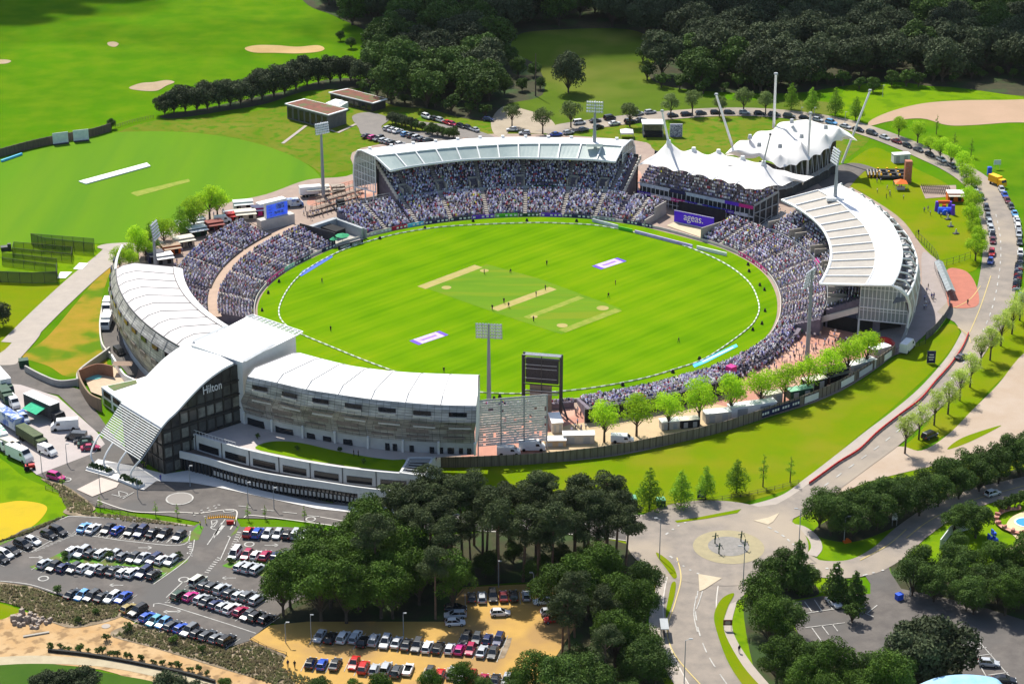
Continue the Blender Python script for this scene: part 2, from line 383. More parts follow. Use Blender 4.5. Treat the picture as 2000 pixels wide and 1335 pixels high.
sheet('plaza',[(690,352),(750,350),(735,380),(650,400),(600,400),(620,375)],Zs(4),pave_r)
sheet('service_road',[(1800,500),(1812,495),(1840,520),(1848,560),(1845,610),(1800,660),(1760,690),(1730,690),(1700,650),(1790,600),(1800,560)],Zs(5),mat('grey_service_paving',(.33,.28,.26),(.28,.24,.22),.3,rough=.9))
sheet('service_road',[(1620,330),(1680,320),(1780,360),(1700,330),(1640,380),(1590,350)],Zs(4),asphalt)
# --- roads
ROADZ=Zs(6)
def road(name,pts,w_,m=road_m,z=None,kerb=True,tr=None):
    line=resample(cat(GP(pts,0,tr),10),90);z=z or ROADZ
    o=MB().ribbon(line,w_,z=z).build(name,m);struct(o)
    if kerb:
        k=MB()
        for sg in(-1,1):
            off=[]
            n=len(line)
            for i in range(n):
                d=(line[min(i+1,n-1)]-line[max(i-1,0)]);d.normalize()
                off.append(Vector((line[i].x-d.y*sg*(w_/2+.12),line[i].y+d.x*sg*(w_/2+.12),0)))
            k.wall(off,0,.12+z*.3,.22)
        struct(k.build('kerb',concrete_l))
    return line
ring=road('ring_road',[(1068,262),(1110,250),(1180,240),(1260,230),(1340,223),(1420,219),(1500,221),(1570,228),(1640,240),(1700,258),(1760,280),(1820,306),(1870,330),(1908,356),(1930,385),(1945,420),(1954,460),(1954,510),(1945,570),(1936,600)],10.5,kerb=False)
ring2=road('ring_road',[(1954,530),(1945,580),(1930,625),(1909,668),(1881,710),(1849,752),(1814,787),(1765,832),(1725,866),(1670,906),(1610,950),(1560,985),(1500,1015)],7.0,kerb=False,z=Zs(6)+.012)
struct(MB().ribbon(resample(cat(GP([(1890,650),(1868,690),(1838,728),(1800,768),(1750,810),(1700,848),(1650,888),(1585,938),(1530,975),(1430,1000),(1330,1010),(1230,1012)]),8),80),3.2,z=Zs(5)).build('pavement',pave))
sheet('road_junction',[(1830,610),(1850,590),(1915,570),(1960,560),(1960,640),(1900,690),(1890,665),(1865,630)],Zs(5),road_m,smooth=False)
sheet('approach_road',[(1848,530),(1880,528),(1900,545),(1912,580),(1905,600),(1862,602),(1850,590)],Zs(7),redroad)
rc=G(1400,1058)
def disc(name,c,r,z,m,n=64,sy=1,rot=0):
    pts=[Vector((c.x+r*math.cos(2*math.pi*k/n),c.y+sy*r*math.sin(2*math.pi*k/n),z)) for k in range(n)]
    return struct(MB().poly(pts).build(name,m))
disc('roundabout_road',rc,19.5,Zs(7),road_m)
south=road('south_road',[(1365,1085),(1350,1150),(1348,1200),(1362,1260),(1395,1325),(1440,1390),(1480,1440)],10.5)
east=road('east_road',[(1480,1090),(1540,1098),(1610,1112),(1680,1108),(1735,1080),(1780,1040),(1840,1000),(1920,968),(2060,935)],7.4,kerb=False)
sheet('road_junction',[(1225,1025),(1260,1022),(1330,1008),(1440,995),(1520,985),(1560,985),(1545,1030),(1570,1075),(1600,1095),(1590,1115),(1480,1115),(1455,1160),(1420,1180),(1330,1180),(1325,1120),(1295,1090),(1240,1060)],Zs(5),road_m)
west=road('west_road',[(1300,1042),(1230,1040),(1150,1030),(1050,1024),(950,1022),(850,1018),(760,1012),(700,1005),(640,995)],7.5,m=asphalt)
sheet('car_park',[(1680,1110),(1730,1090),(1740,1120),(1760,1150),(1900,1180),(2060,1230),(2060,1420),(1960,1400),(1880,1320),(1850,1230),(1800,1270),(1740,1290),(1660,1300),(1610,1290),(1560,1240),(1530,1180),(1600,1165),(1700,1160),(1700,1140)],Zs(5),asphalt,smooth=False)
disc('roundabout_apron',G(1423,1069),7.6,Zs(8),mat('tan_apron_setts',(.34,.29,.17),(.29,.25,.15),.6,rough=.9))
disc('roundabout_island',G(1423,1068),4.4,Zs(9),mat('grey_island_setts',(.26,.24,.22),(.2,.19,.17),1.2,rough=.9))
path1=MB().ribbon(resample(cat(GP([(30,670),(90,610),(160,545),(215,500),(232,482)]),8),40),8,z=Zs(5)).build('path',pave);struct(path1)
sheet('path',[(-60,700),(0,690),(40,655),(80,650),(40,700),(30,712),(0,714),(-60,716)],Zs(6),pave)
sheet('path',[(190,484),(210,477),(262,476),(262,492),(222,520),(205,505),(215,492)],Zs(6),pave)
struct(MB().ribbon(resample(cat(GP([(1440,1140),(1425,1180),(1418,1230),(1450,1290),(1500,1350)]),8),40),2.6,z=Zs(5)).build('footpath',pave))
struct(MB().ribbon(resample(cat(GP([(1240,1065),(1280,1085),(1298,1120),(1292,1170),(1283,1215),(1300,1280),(1340,1345)]),8),40),3.2,z=Zs(5)).build('footpath',pave))
struct(MB().ribbon(resample(cat(GP([(1542,1028),(1565,1032),(1588,1050),(1595,1070),(1585,1085)]),8),30),2.4,z=Zs(5)).build('footpath',pave))
struct(MB().ribbon(resample(cat(GP([(1770,1062),(1830,1020),(1900,985),(2060,945)]),8),30),2.6,z=Zs(5)).build('footpath',mat('tan_footpath',(.5,.4,.24),(.44,.35,.2),.3,rough=.9)))
sheet('upper_lane',[(688,228),(720,220),(760,232),(745,250),(790,256),(900,262),(880,282),(800,285),(715,268),(700,250)],Zs(5),mat('grey_lane_asphalt',(.2,.18,.16),(.17,.155,.14),.3,rough=.9))
sheet('upper_lane',[(815,238),(905,250),(965,268),(940,276),(820,248)],Zs(6),MC['grey_lane_asphalt'])
sheet('forecourt_road',[(-60,700),(40,708),(78,740),(160,762),(185,800),(220,850),(300,930),(420,932),(560,962),(700,995),(800,1012),(800,1045),(730,1036),(680,1030),(560,1014),(460,1012),(440,1035),(390,1020),(330,1008),(185,990),(150,965),(70,926),(180,880),(205,850),(185,840),(115,772),(60,760),(-60,745)],Zs(5),asphalt,smooth=False)
sheet('lorry_yard',[(-60,745),(40,752),(112,775),(190,845),(205,868),(185,885),(72,928),(40,900),(0,880),(-60,860)],Zs(6),pave_p,smooth=False)
sheet('car_park',[(-80,1075),(0,1062),(45,1035),(135,1008),(260,1012),(375,1030),(395,1020),(395,1008),(460,1010),(470,1030),(560,1030),(740,1050),(700,1120),(620,1150),(570,1180),(530,1215),(487,1252),(440,1267),(350,1240),(268,1216),(240,1205),(238,1178),(130,1168),(60,1145),(0,1136),(-80,1136)],Zs(7),asphalt,smooth=False)
sheet('planting_bed',[(130,1005),(137,985),(110,955),(80,935),(130,950),(185,990),(182,1002),(265,1010),(385,1028),(372,1030),(260,1022)],Zs(6),mulch)
grs=mat('young_planting_grass',(.1,.2,.02),(.13,.1,.05),.5,rough=1,c3=(.07,.22,.01),s3=.3,detail=8)
for pp in([(58,1108),(75,1102),(128,1076),(132,1084),(245,1096),(352,1098),(368,1092),(366,1098),(305,1136),(300,1140),(315,1112),(230,1105),(80,1112),(70,1113)],
           [(434,1106),(452,1096),(500,1092),(590,1092),(630,1078),(615,1095),(545,1132),(520,1128),(445,1110)],
           [(352,1062),(388,1055),(398,1030),(388,1026),(366,1048)],[(450,1048),(470,1022),(462,1042)],
           [(-60,1062),(0,1060),(60,1032),(128,1006),(120,1014),(50,1044),(0,1066),(-60,1068)]):
    sheet('planting_bed',pp,Zs(8),grs,smooth=False)
sheet('car_park',[(487,1250),(528,1222),(600,1215),(760,1215),(880,1215),(893,1162),(905,1148),(1060,1140),(1120,1140),(1120,1230),(1075,1300),(1090,1400),(640,1400),(548,1305),(560,1280)],Zs(7),ysurf,smooth=False)
sheet('planting_bed',[(970,1285),(985,1250),(1000,1246),(996,1262),(985,1286),(974,1288)],Zs(8),mulch,smooth=False)
sheet('garden_path',[(1955,1080),(1990,1060),(1965,1030),(1985,1005),(2040,1000),(2060,1090)],Zs(5),mat('sand_path',(.62,.48,.28),(.55,.42,.24),.5,rough=.9))
# ---------------- playing field ----------------
FENCE=[(503,610),(510,580),(530,555),(560,532),(600,510),(650,487),(700,470),(770,452),(850,438),(940,429),(1028,425),(1100,426),(1160,430),(1250,443),(1350,468),(1400,483),(1440,500),(1475,521),(1500,545),(1515,575),(1518,605),(1512,632),(1496,658),(1468,680),(1430,701),(1370,726),(1300,747),(1200,768),(1110,783),(1000,789),(880,788),(760,770),(640,726),(560,688),(515,650)]
ff=[G(x,y) for x,y in FENCE]
_az=[math.degrees(math.atan2(p.y-CY,p.x-CX))%360 for p in ff];_rr=[math.hypot(p.x-CX,p.y-CY) for p in ff]
_o=sorted(range(len(ff)),key=lambda i:_az[i]);_az=[_az[i] for i in _o];_rr=[_rr[i] for i in _o]
def rf(az):return float(np.interp(az%360,_az,_rr,period=360))
fieldm=bpy.data.materials.new('mown_field_grass');fieldm.use_nodes=True
def _field():
    nt=fieldm.node_tree;N=nt.nodes;Lk=nt.links;b=N['Principled BSDF'];b.inputs['Roughness'].default_value=.9;b.inputs['Specular IOR Level'].default_value=0
    geo=N.new('ShaderNodeNewGeometry');mp=N.new('ShaderNodeMapping');mp.inputs['Rotation'].default_value=(0,0,R(-45));Lk.new(geo.outputs['Position'],mp.inputs[0])
    sp=N.new('ShaderNodeSeparateXYZ');Lk.new(mp.outputs[0],sp.inputs[0])
    def M(op,a,b_,c=None):
        n=N.new('ShaderNodeMath');n.operation=op
        for i,x in enumerate((a,b_)):
            if isinstance(x,(int,float)):n.inputs[i].default_value=x
            else:Lk.new(x,n.inputs[i])
        return n.outputs[0]
    s1=M('SINE',M('MULTIPLY',sp.outputs[1],2*math.pi/9.0),0)
    s2=M('SINE',M('MULTIPLY',sp.outputs[1],2*math.pi/2.6),0)
    cx=M('SINE',M('MULTIPLY',sp.outputs[0],2*math.pi/16.0),0)
    nz=N.new('ShaderNodeTexNoise');nz.inputs['Scale'].default_value=.035;nz.inputs['Detail'].default_value=6;Lk.new(mp.outputs[0],nz.inputs['Vector'])
    ms=N.new('ShaderNodeMapping');ms.inputs['Scale'].default_value=(.12,1.2,1);Lk.new(mp.outputs[0],ms.inputs[0])
    nf=N.new('ShaderNodeTexNoise');nf.inputs['Scale'].default_value=.5;nf.inputs['Detail'].default_value=6;Lk.new(ms.outputs[0],nf.inputs['Vector'])
    t=M('ADD',M('MULTIPLY',s1,.11),M('MULTIPLY',s2,.05));t=M('ADD',t,M('MULTIPLY',cx,.05))
    t=M('ADD',t,M('MULTIPLY',nz.outputs[0],.9));t=M('ADD',t,M('MULTIPLY',nf.outputs[0],.6));t=M('SUBTRACT',t,.25)
    rp=N.new('ShaderNodeValToRGB');rp.color_ramp.elements[0].color=(.08,.19,.002,1);rp.color_ramp.elements[0].position=.22
    rp.color_ramp.elements[1].color=(.17,.255,.005,1);rp.color_ramp.elements[1].position=.95
    e=rp.color_ramp.elements.new(.5);e.color=(.11,.225,.0025,1)
    Lk.new(t,rp.inputs[0]);Lk.new(rp.outputs[0],b.inputs['Base Color'])
_field()
sheet('playing_field',None,Zs(6),fieldm,world=[Vector((p.x,p.y,0)) for p in ff])
sq1=mat('square_grass',(.082,.19,.0025),(.12,.225,.003),.12,rough=.9,spec=.1,c3=(.15,.21,.005),s3=.2,stretch=((.15,1,1),R(-45)),detail=6)
sheet('cricket_square',[(832,564),(950,517),(1052,545),(1215,605),(1096,654),(962,610)],Zs(7),sq1,smooth=False)
wk=mat('worn_wicket_turf',(.38,.3,.11),(.3,.27,.07),.4,rough=.95)
wk2=mat('faded_wicket_turf',(.25,.27,.035),(.16,.235,.01),.4,rough=.95)
for k,(a,b_,w_,mm) in enumerate((((823,563),(935,521),3.2,wk),((965,606),(1080,564),3.0,wk),((1028,622),(1136,581),2.2,wk2),((1098,648),(1208,606),2.6,wk2))):
    o=MB().ribbon([G(*a),G(*b_)],w_,z=Zs(8)).build('wicket_strip',mm);struct(o)
for(x,y,r_) in((872,563,1.4),(946,530,1.3),(1098,637,1.5),(1177,603,1.7),(1043,620,1.0)):
    disc('worn_turf_patch',G(x,y),r_,Zs(9),wk,16)
ROPE=[(545,605),(560,570),(585,540),(620,515),(680,486),(760,462),(830,449),(900,442),(1028,437),(1100,438),(1180,444),(1300,470),(1400,508),(1460,550),(1482,595),(1476,625),(1450,652),(1380,700),(1320,722),(1250,742),(1150,760),(1050,769),(955,769),(860,756),(740,716),(640,676),(580,650),(552,630)]
rp=cat([G(x,y) for x,y in ROPE],8,True);rp.append(rp[0])
b=MB();n=int(plen(rp)/2.6);rr=resample(rp,n*2+1)
for k in range(2*n):b.tube(rr[k]+Vector((0,0,Zs(8)+.1)),rr[k+1]+Vector((0,0,Zs(8)+.1)),.19,n=6,m=k%2)
b.f=[f for f in b.f if len(f)==4];b.m=[(k//6)%2 for k in range(len(b.f))]
tag(b.build('boundary_rope',[white,mat('rope_green_cover',(.3,.36,.2))]),'dashed white padded boundary rope looping round the green playing field','boundary rope')
# --- concrete kerb strip round field + markings
def marks(name,segs,m=line_w,w_=.2,z=Zs(9),tr=None,dash=None):
    b=MB()
    for s in segs:
        g=GP(s,0,tr);g=resample(cat(g,6),max(2,len(s)*6)) if len(s)>2 else g
        b.ribbon(g,w_,z=z,dash=dash)
    return struct(b.build(name,m))
marks('road_markings',[[(1945,420),(1954,470),(1952,530),(1937,605),(1909,668),(1881,710),(1849,752),(1814,787),(1765,832),(1725,866),(1670,906),(1610,950)]],w_=.3,dash=(3,3),z=Zs(9))
marks('road_markings',[[(1915,560),(1895,585),(1870,600),(1862,602)],[(1870,640),(1890,655),(1895,670)],[(1894,650),(1915,600),(1935,540)]],line_y,w_=.2)
marks('road_markings',[[(1358,1195),(1365,1235),(1385,1285),(1425,1345)]],w_=.25,dash=(4,2))
marks('road_markings',[[(1360,1165),(1355,1200),(1362,1235)],[(1372,1155),(1366,1175),(1360,1190)],[(1361,1170),(1363,1155)]],w_=.2)
marks('road_markings',[[(1308,1087),(1340,1110),(1365,1122)],[(1300,1045),(1330,1025),(1352,1018)],[(1500,1030),(1530,1048),(1550,1065)],[(1590,1112),(1640,1110)],[(1685,1125),(1735,1112)]],w_=.45,dash=(1.2,1))
marks('road_markings',[[(1322,1090),(1330,1130),(1318,1180),(1303,1230),(1318,1280),(1370,1340)]],line_y,w_=.22)
marks('road_markings',[[(1770,1052),(1820,1015),(1900,978),(2000,950)],[(1680,1095),(1735,1065),(1770,1035)]],line_y,w_=.22)
sheet('traffic_island',[(1364,1122),(1410,1130),(1376,1152),(1366,1156)],Zs(9),mat('tan_island_paving',(.5,.42,.3),(.44,.37,.26),.5,rough=.9),smooth=False)
sheet('traffic_island',[(1472,1018),(1500,1012),(1522,1003),(1510,1020),(1500,1026)],Zs(9),MC['tan_island_paving'],smooth=False)
sheet('verge',[(1318,1018),(1360,1012),(1448,995),(1440,1003),(1380,1014),(1322,1022)],Zs(8),g_verge,smooth=False)
sheet('verge',[(1400,1235),(1395,1200),(1410,1170),(1434,1160),(1420,1190),(1414,1232),(1450,1300),(1500,1360),(1470,1360),(1425,1300)],Zs(8),g_verge)
sheet('verge',[(1283,1080),(1310,1100),(1322,1125),(1315,1130),(1300,1110),(1285,1090)],Zs(8),g_verge)
sheet('verge',[(1320,1140),(1316,1170),(1304,1205),(1300,1200),(1306,1165),(1312,1140)],Zs(8),g_verge)
disc('mini_roundabout',G(351,975),3.1,Zs(9),line_w,40);disc('mini_roundabout',G(351,975),2.75,Zs(9)+.02,mat('mini_roundabout_fill',(.22,.2,.18)),40)
marks('car_park_lines',[[(395,1004),(340,1001),(260,1000),(190,978)],[(388,1004),(455,996),(462,1012),(450,1035)],[(477,1012),(500,1008),(700,1034)]],concrete_l,w_=.3)
marks('car_park_lines',[[(135,1009),(45,1045)],[(135,1009),(260,1016),(375,1028)],[(60,1080),(135,1046),(250,1058),(355,1066),(372,1040)],[(380,1055),(367,1092),(300,1142)],[(450,1050),(430,1095)],[(325,1168),(360,1135)],[(300,1186),(315,1180),(430,1215),(500,1238)],[(0,1136),(60,1143),(130,1166)]],w_=.22)
hs=[]
for x in range(145,350,9):hs.append([(x,1046+(x-140)*.085),(x+9,1036+(x-140)*.085)])
for x in range(50,130,8):hs.append([(x+8,1080-(x-50)*.42),(x+22,1078-(x-50)*.42)])
marks('car_park_lines',hs,w_=.16)
marks('car_park_lines',[[zc_(715,885),zc_(760,945)],[zc_(775,880),zc_(815,935)],[zc_(830,870),zc_(870,930)],[zc_(890,865),zc_(930,920)],[zc_(720,955),zc_(1000,912)],[zc_(1080,930),zc_(1160,965)],[zc_(1070,930),zc_(1130,885)],[zc_(1125,945),zc_(1180,900)],[zc_(780,1025),zc_(1000,998)],[zc_(815,1025),zc_(880,1115)],[zc_(870,1012),zc_(910,1065)],[zc_(930,1005),zc_(960,1045)],[zc_(1720,1070),zc_(1950,1334)],[zc_(1700,1105),zc_(1760,1095)],[zc_(1715,1145),zc_(1790,1135)],[zc_(1720,1185),zc_(1820,1172)],[zc_(1800,1290),zc_(1910,1275)],[zc_(1750,1230),zc_(1790,1300)]],w_=.2)
marks('road_markings',[[(375,1004),(425,987)],[(378,1008),(428,991)],[(425,987),(455,990)],[(398,1010),(455,1012)]],w_=.3,dash=(1,.8))
marks('road_markings',[[(466,989),(490,992)],[(510,996),(535,999)],[(552,1001),(580,1004)],[(600,1008),(624,1010)],[(436,997),(458,999),(440,1002),(436,997)]],w_=.22)
marks('road_markings',[[(425,1018),(412,1032),(432,1038)],[(433,1022),(418,1052)],[(440,1015),(405,1065)],[(413,1018),(425,1018),(416,1031),(413,1018)]],w_=.22)
marks('road_markings',[[(218,967),(240,972)],[(232,960),(250,966),(235,972),(232,960)],[(240,975),(262,962)]],w_=.22)
ar=[]
for(x,y,sg) in((283,1071,1),(228,1144,-1),(530,1066,1),(70,1090,1),(335,1178,1),(448,1130,-1),(340,1195,1),(333,1196,-1)):
    ar.append([(x-13,y),(x+13,y)]);ar.append([(x+sg*6,y-3),(x+sg*13,y),(x+sg*6,y+3)])
marks('road_markings',ar,w_=.22)
for(x,y) in((85,1131),(359,1133),(487,1064),(130,938),(607,1015)):
    disc('road_markings',G(x,y),1.15,Zs(9),line_w,20);disc('road_markings',G(x,y),.85,Zs(9)+.02,asphalt,20)
marks('road_markings',[[(372,1038+0),(366,1085)],[(445,1048),(470,1060)]],w_=.3,dash=(.8,.6))
zz=[]
for k in range(7):zz.append([(372+k*.2-3,1062+k*4),(378+k*.2-3,1063+k*4)])
for k in range(8):zz.append([(400+k*3.4,1118-k*4),(408+k*3.4,1120-k*4)])
for k in range(8):zz.append([(449+k*2,1072-k*4.5),(457+k*2,1073-k*4.5)])
marks('road_markings',zz,w_=.3)
disc('manhole_cover',G(207,1223),.9,Zs(5),pave,20)
# ---------------- clouds high above, out of the picture, that shade the far woods ----------------
cm_=bpy.data.materials.new('cloud_vapour');cm_.use_nodes=True;cm_.node_tree.nodes['Principled BSDF'].inputs['Base Color'].default_value=(.9,.9,.9,1);cm_.node_tree.nodes['Principled BSDF'].inputs['Alpha'].default_value=.085
crg=random.Random(2)
for(gx_,gy_,w_,d_,nm_) in((60,855,150,60,'long'),(-15,840,40,45,'small'),(-235,900,70,60,'outer'),(250,800,60,30,'right')):
    b=MB();off_=520/math.tan(SUN_EL)
    for k in range(38 if nm_=='outer' else 60):
        bm=bmesh.new();bmesh.ops.create_icosphere(bm,subdivisions=2,radius=1)
        c_=Vector((gx_-SUN_H[0]*off_+crg.gauss(0,.42)*w_,gy_-SUN_H[1]*off_+crg.gauss(0,.42)*d_,520+crg.uniform(-6,25)));rr_=crg.uniform(18,38);i0=len(b.v)
        b.v+=[Vector((v.co.x*rr_,v.co.y*rr_*.8,v.co.z*rr_*.45))+c_ for v in bm.verts];b.f+=[tuple(i0+v.index for v in f.verts) for f in bm.faces];b.m+=[0]*len(bm.faces);bm.free()
    o=b.build('cloud',cm_);struct(o,'%s white cloud high above the far woods'%nm_)
# ---------------- text helper ----------------
def text3(name,body,p0,p1,up,m,parent=None,depth=.05,label=None):
    """lettering whose baseline runs p0 -> p1 (its width), up = cap direction"""
    cu=bpy.data.curves.new(name,'FONT');cu.body=body;cu.size=1;cu.extrude=.02
    o=bpy.data.objects.new(name,cu);COL.objects.link(o);bpy.context.view_layer.update()
    me=bpy.data.meshes.new_from_object(o);bpy.data.objects.remove(o)
    n=len(me.vertices);co=np.empty(n*3);me.vertices.foreach_get('co',co);co=co.reshape(-1,3)
    co[:,0]-=co[:,0].min();wd=co[:,0].max()
    p0=Vector(p0);p1=Vector(p1);up=Vector(up);xd=(p1-p0);k=xd.length/wd;xd.normalize()
    upn=(up-xd*up.dot(xd)).normalized();nn_=xd.cross(upn);h=up.length
    ky=k if h<1e-3 or abs(h-1)<1e-6 else h
    off=parent.location if parent is not None and parent.type=='EMPTY' else Vector((0,0,0))
    out=np.array([p0+xd*(c[0]*k)+upn*(c[1]*ky)+nn_*(c[2]*2)-off for c in co])
    me.vertices.foreach_set('co',out.ravel());me.materials.clear();me.materials.append(m);me.update()
    o=bpy.data.objects.new(name,me);COL.objects.link(o)
    if parent is not None:o.parent=parent
    return o
def alphamat(name,c,a,rough=.2):
    m=mat(name,c,rough=rough,spec=.5);m.node_tree.nodes['Principled BSDF'].inputs['Alpha'].default_value=a;return m
glassa=alphamat('clear_facade_glass',(.55,.62,.6),.38)
roofglass=mat('roof_glazing',(.3,.37,.35),(.38,.44,.41),.25,rough=.3,spec=.5)
rooftan=mat('tan_roof_glazing',(.36,.325,.27),(.31,.28,.24),.5,rough=.4,spec=.4)
terr=mat('terrace_concrete',(.2,.17,.2),(.14,.12,.15),.6,rough=.9)
aislem=mat('aisle_steps',(.4,.36,.31),(.32,.29,.25),.8,rough=.9)
def panelmat(name,c1,c2,c3):
    m=bpy.data.materials.new(name);m.use_nodes=True;nt=m.node_tree;N=nt.nodes;L=nt.links;b=N['Principled BSDF'];b.inputs['Roughness'].default_value=.45;b.inputs['Metallic'].default_value=.25
    tc=N.new('ShaderNodeTexCoord');br=N.new('ShaderNodeTexBrick');L.new(tc.outputs['UV'],br.inputs[0])
    br.inputs['Scale'].default_value=1;br.inputs['Brick Width'].default_value=1.7;br.inputs['Row Height'].default_value=.62;br.inputs['Mortar Size'].default_value=.05;br.offset=.0
    br.inputs['Color1'].default_value=(*c1,1);br.inputs['Color2'].default_value=(*c2,1);br.inputs['Mortar'].default_value=(*c3,1);br.inputs['Bias'].default_value=.1
    mp=N.new('ShaderNodeMapping');mp.inputs['Scale'].default_value=(.18,.9,1);L.new(tc.outputs['UV'],mp.inputs[0])
    nz=N.new('ShaderNodeTexNoise');nz.inputs['Scale'].default_value=.8;nz.inputs['Detail'].default_value=5;L.new(mp.outputs[0],nz.inputs['Vector'])
    r=N.new('ShaderNodeMapRange');r.inputs[1].default_value=.35;r.inputs[2].default_value=.65;r.inputs[3].default_value=.55;r.inputs[4].default_value=1.35;L.new(nz.outputs[0],r.inputs[0])
    mx=N.new('ShaderNodeMix');mx.data_type='RGBA';mx.blend_type='MULTIPLY';mx.inputs[0].default_value=1;L.new(br.outputs[0],mx.inputs[6]);L.new(r.outputs[0],mx.inputs[7]);L.new(mx.outputs[2],b.inputs['Base Color'])
    return m
clad=panelmat('metal_mesh_cladding',(.5,.46,.42),(.37,.34,.31),(.12,.11,.105))
clad2=panelmat('silver_mesh_cladding',(.42,.41,.39),(.33,.32,.31),(.14,.13,.13))
def PLrail(az0,az1,r,z,n):
    """r is a number or a function of azimuth"""
    return[PL(a,r(a) if callable(r) else r,z) for a in np.linspace(az0,az1,n)]
SEATS=[]
rng=random.Random(7)
def terrace(parent,az0,az1,ri,ro,z0,z1,aisles=(),holes=(),occ=.95,name='seating_terrace',pitch=.8,crowd=True):
    """stepped terrace between radius functions, seats filled with spectators"""
    fi=ri if callable(ri) else(lambda a:ri);fo=ro if callable(ro) else(lambda a:ro)
    n=max(4,int(abs(az1-az0)/1.5));depth=fo((az0+az1)/2)-fi((az0+az1)/2);rows=max(2,int(depth/pitch));rails=[]
    f=lambda a,t:fi(a)+(fo(a)-fi(a))*t
    for k in range(rows):
        z=z0+(z1-z0)*k/(rows-1)
        rails.append(PLrail(az0,az1,lambda a,t=k/rows:f(a,t),z,n));rails.append(PLrail(az0,az1,lambda a,t=(k+1)/rows:f(a,t),z,n))
    zt_=z1
    rails.insert(0,PLrail(az0,az1,lambda a:f(a,0),0,n));rails.append(PLrail(az0,az1,lambda a:f(a,1),0,n))
    b=MB().loft(rails)
    for a in(az0,az1):
        idx=0 if a==az0 else n-1
        b.poly([r[idx] for r in rails])
    o=b.build(name,terr,parent)
    if aisles:
        for a in aisles:
            ab=MB()
            aw=.55
            for k in range(rows):
                z=z0+(z1-z0)*k/(rows-1)+.12
                r_a,r_b=f(a,k/rows),f(a,(k+1)/rows);da=math.degrees(aw/r_a)
                ab.quad(PL(a-da,r_a,z),PL(a+da,r_a,z),PL(a+da,r_b,z),PL(a-da,r_b,z))
                ab.quad(PL(a-da,r_a,z-.4),PL(a+da,r_a,z-.4),PL(a+da,r_a,z),PL(a-da,r_a,z))
            ab.build('aisle_steps',aislem,parent)
    if crowd:
        for k in range(rows):
            z=z0+(z1-z0)*k/(rows-1);t=(k+.5)/rows;a=az0+.4
            while a<az1-.3:
                r=f(a,t);a+=math.degrees(.51/r)
                if rng.random()>occ:continue
                if any(abs(a-q)*math.pi/180*r<.8 for q in aisles):continue
                if any(h[0]<a<h[1] and h[2]<k/rows<h[3] for h in holes):continue
                p=PL(a+rng.uniform(-.08,.08),r+rng.uniform(-.12,.12),z)
                SEATS.append((p.x,p.y,p.z,R(a)+math.pi+rng.uniform(-.4,.4),0 if rng.random()>.06 else 1))
    return o
def rfo(d):return lambda a:rf(a)+d
# ======== far grandstand ========
fs=empty('far_grandstand',PL(93,90,0),'long curved grandstand with white roof and glazed front strip across the field, full of spectators','grandstand')
ais=[108.2,98.7,89.1,79.7,71.6]
terrace(fs,65.8,118.6,rfo(1.3),rfo(13),.9,4.9,aisles=[117.3]+ais)
holes=[(a-1.1,a+1.1,.05,.3) for a in(98.7+1.6,89.1+1.2,80.3-1.2,72.6,107.5,115.6)]+[(82,88.2,.0,.1)]
terrace(fs,68.2,117.6,rfo(13.6),rfo(28.5),5.4,12.3,aisles=[115,108,99,89.6,79.9,70.2],holes=holes,pitch=.82)
vb=MB();vd=MB()
for a in(100.3,90.3,79.1,72.6,107.5,115.6):
    r0=rf(a)+13.6
    for sg in(-1,1):
        q=[PL(a+sg*.95,r0,4.9),PL(a+sg*.95,r0+4.6,4.9)];vb.wall(q,4.9,7.9,.25)
    vb.wall([PL(a-.95,r0+4.6,0),PL(a+.95,r0+4.6,0)],7.0,8.0,.25)
    vd.quad(PL(a-.9,r0+3,5.45),PL(a+.9,r0+3,5.45),PL(a+.9,r0+4.4,7.4),PL(a-.9,r0+4.4,7.4));vd.quad(PL(a-.9,r0,5.5),PL(a+.9,r0,5.5),PL(a+.9,r0+3,5.5),PL(a-.9,r0+3,5.5))
vb.each('stairwell_wall',aislem,fs);vd.each('stairwell_opening',black,fs)
b=MB().wall(PLrail(82.4,88.2,rfo(13.2),0,8),4.9,6.1,.2);b.build('green_banner',dgreen,fs)
nF=61
fr=rail([(285,292),(410,265),(550,245),(685,228),(820,215),(955,210),(1095,205),(1240,206),(1380,208),(1520,212),(1660,218),(1797,232)],nF,zs,13.5)
tr_=rail([(180,192),(320,178),(470,160),(620,145),(775,132),(930,123),(1085,115),(1238,112),(1395,112),(1550,112),(1700,118),(1850,128)],nF,zs,16.3)
bk=rail([(90,150),(230,128),(420,105),(580,92),(730,78),(905,66),(1080,61),(1240,61),(1400,64),(1570,67),(1735,71),(1900,82)],nF,zs,17)
def outw(rl,d,z):
    out=[]
    for p in rl:
        q=Vector((p.x-CX,p.y-CY,0)).normalized()*d;out.append(Vector((p.x+q.x,p.y+q.y,z)))
    return out
glz=MB().loft([fr,tr_]).build('roof_glazing',roofglass,fs)
MB().loft([tr_,bk,outw(bk,2.6,16.2),outw(bk,4.6,14),outw(bk,5.6,11)]).build('roof',roofwhite,fs,smooth=True)
MB().loft([outw(bk,5.6,11),outw(bk,6,7),outw(bk,5.5,3.5)]).build('rear_cladding',clad2,fs)
MB().loft([outw(fr,.1,13.2),outw(tr_,0,15.9),outw(bk,0,16.5),outw(bk,4.3,13.5)]).build('roof_underside',steel,fs)
b=MB()
for k in range(0,nF,5):b.tube(fr[k]+Vector((0,0,.25)),tr_[k]+Vector((0,0,.25)),.28,n=4)
b.path([p+Vector((0,0,.1)) for p in fr[::2]],.38,n=5);b.path([p+Vector((0,0,.2)) for p in tr_[::2]],.22,n=5)
b.build('roof_rib',white,fs)
b=MB()
for k in range(2,nF,5):b.box(bk[k].x,bk[k].y,17,1.0,.6,.6)
b.each('roof_bracket',white,fs)
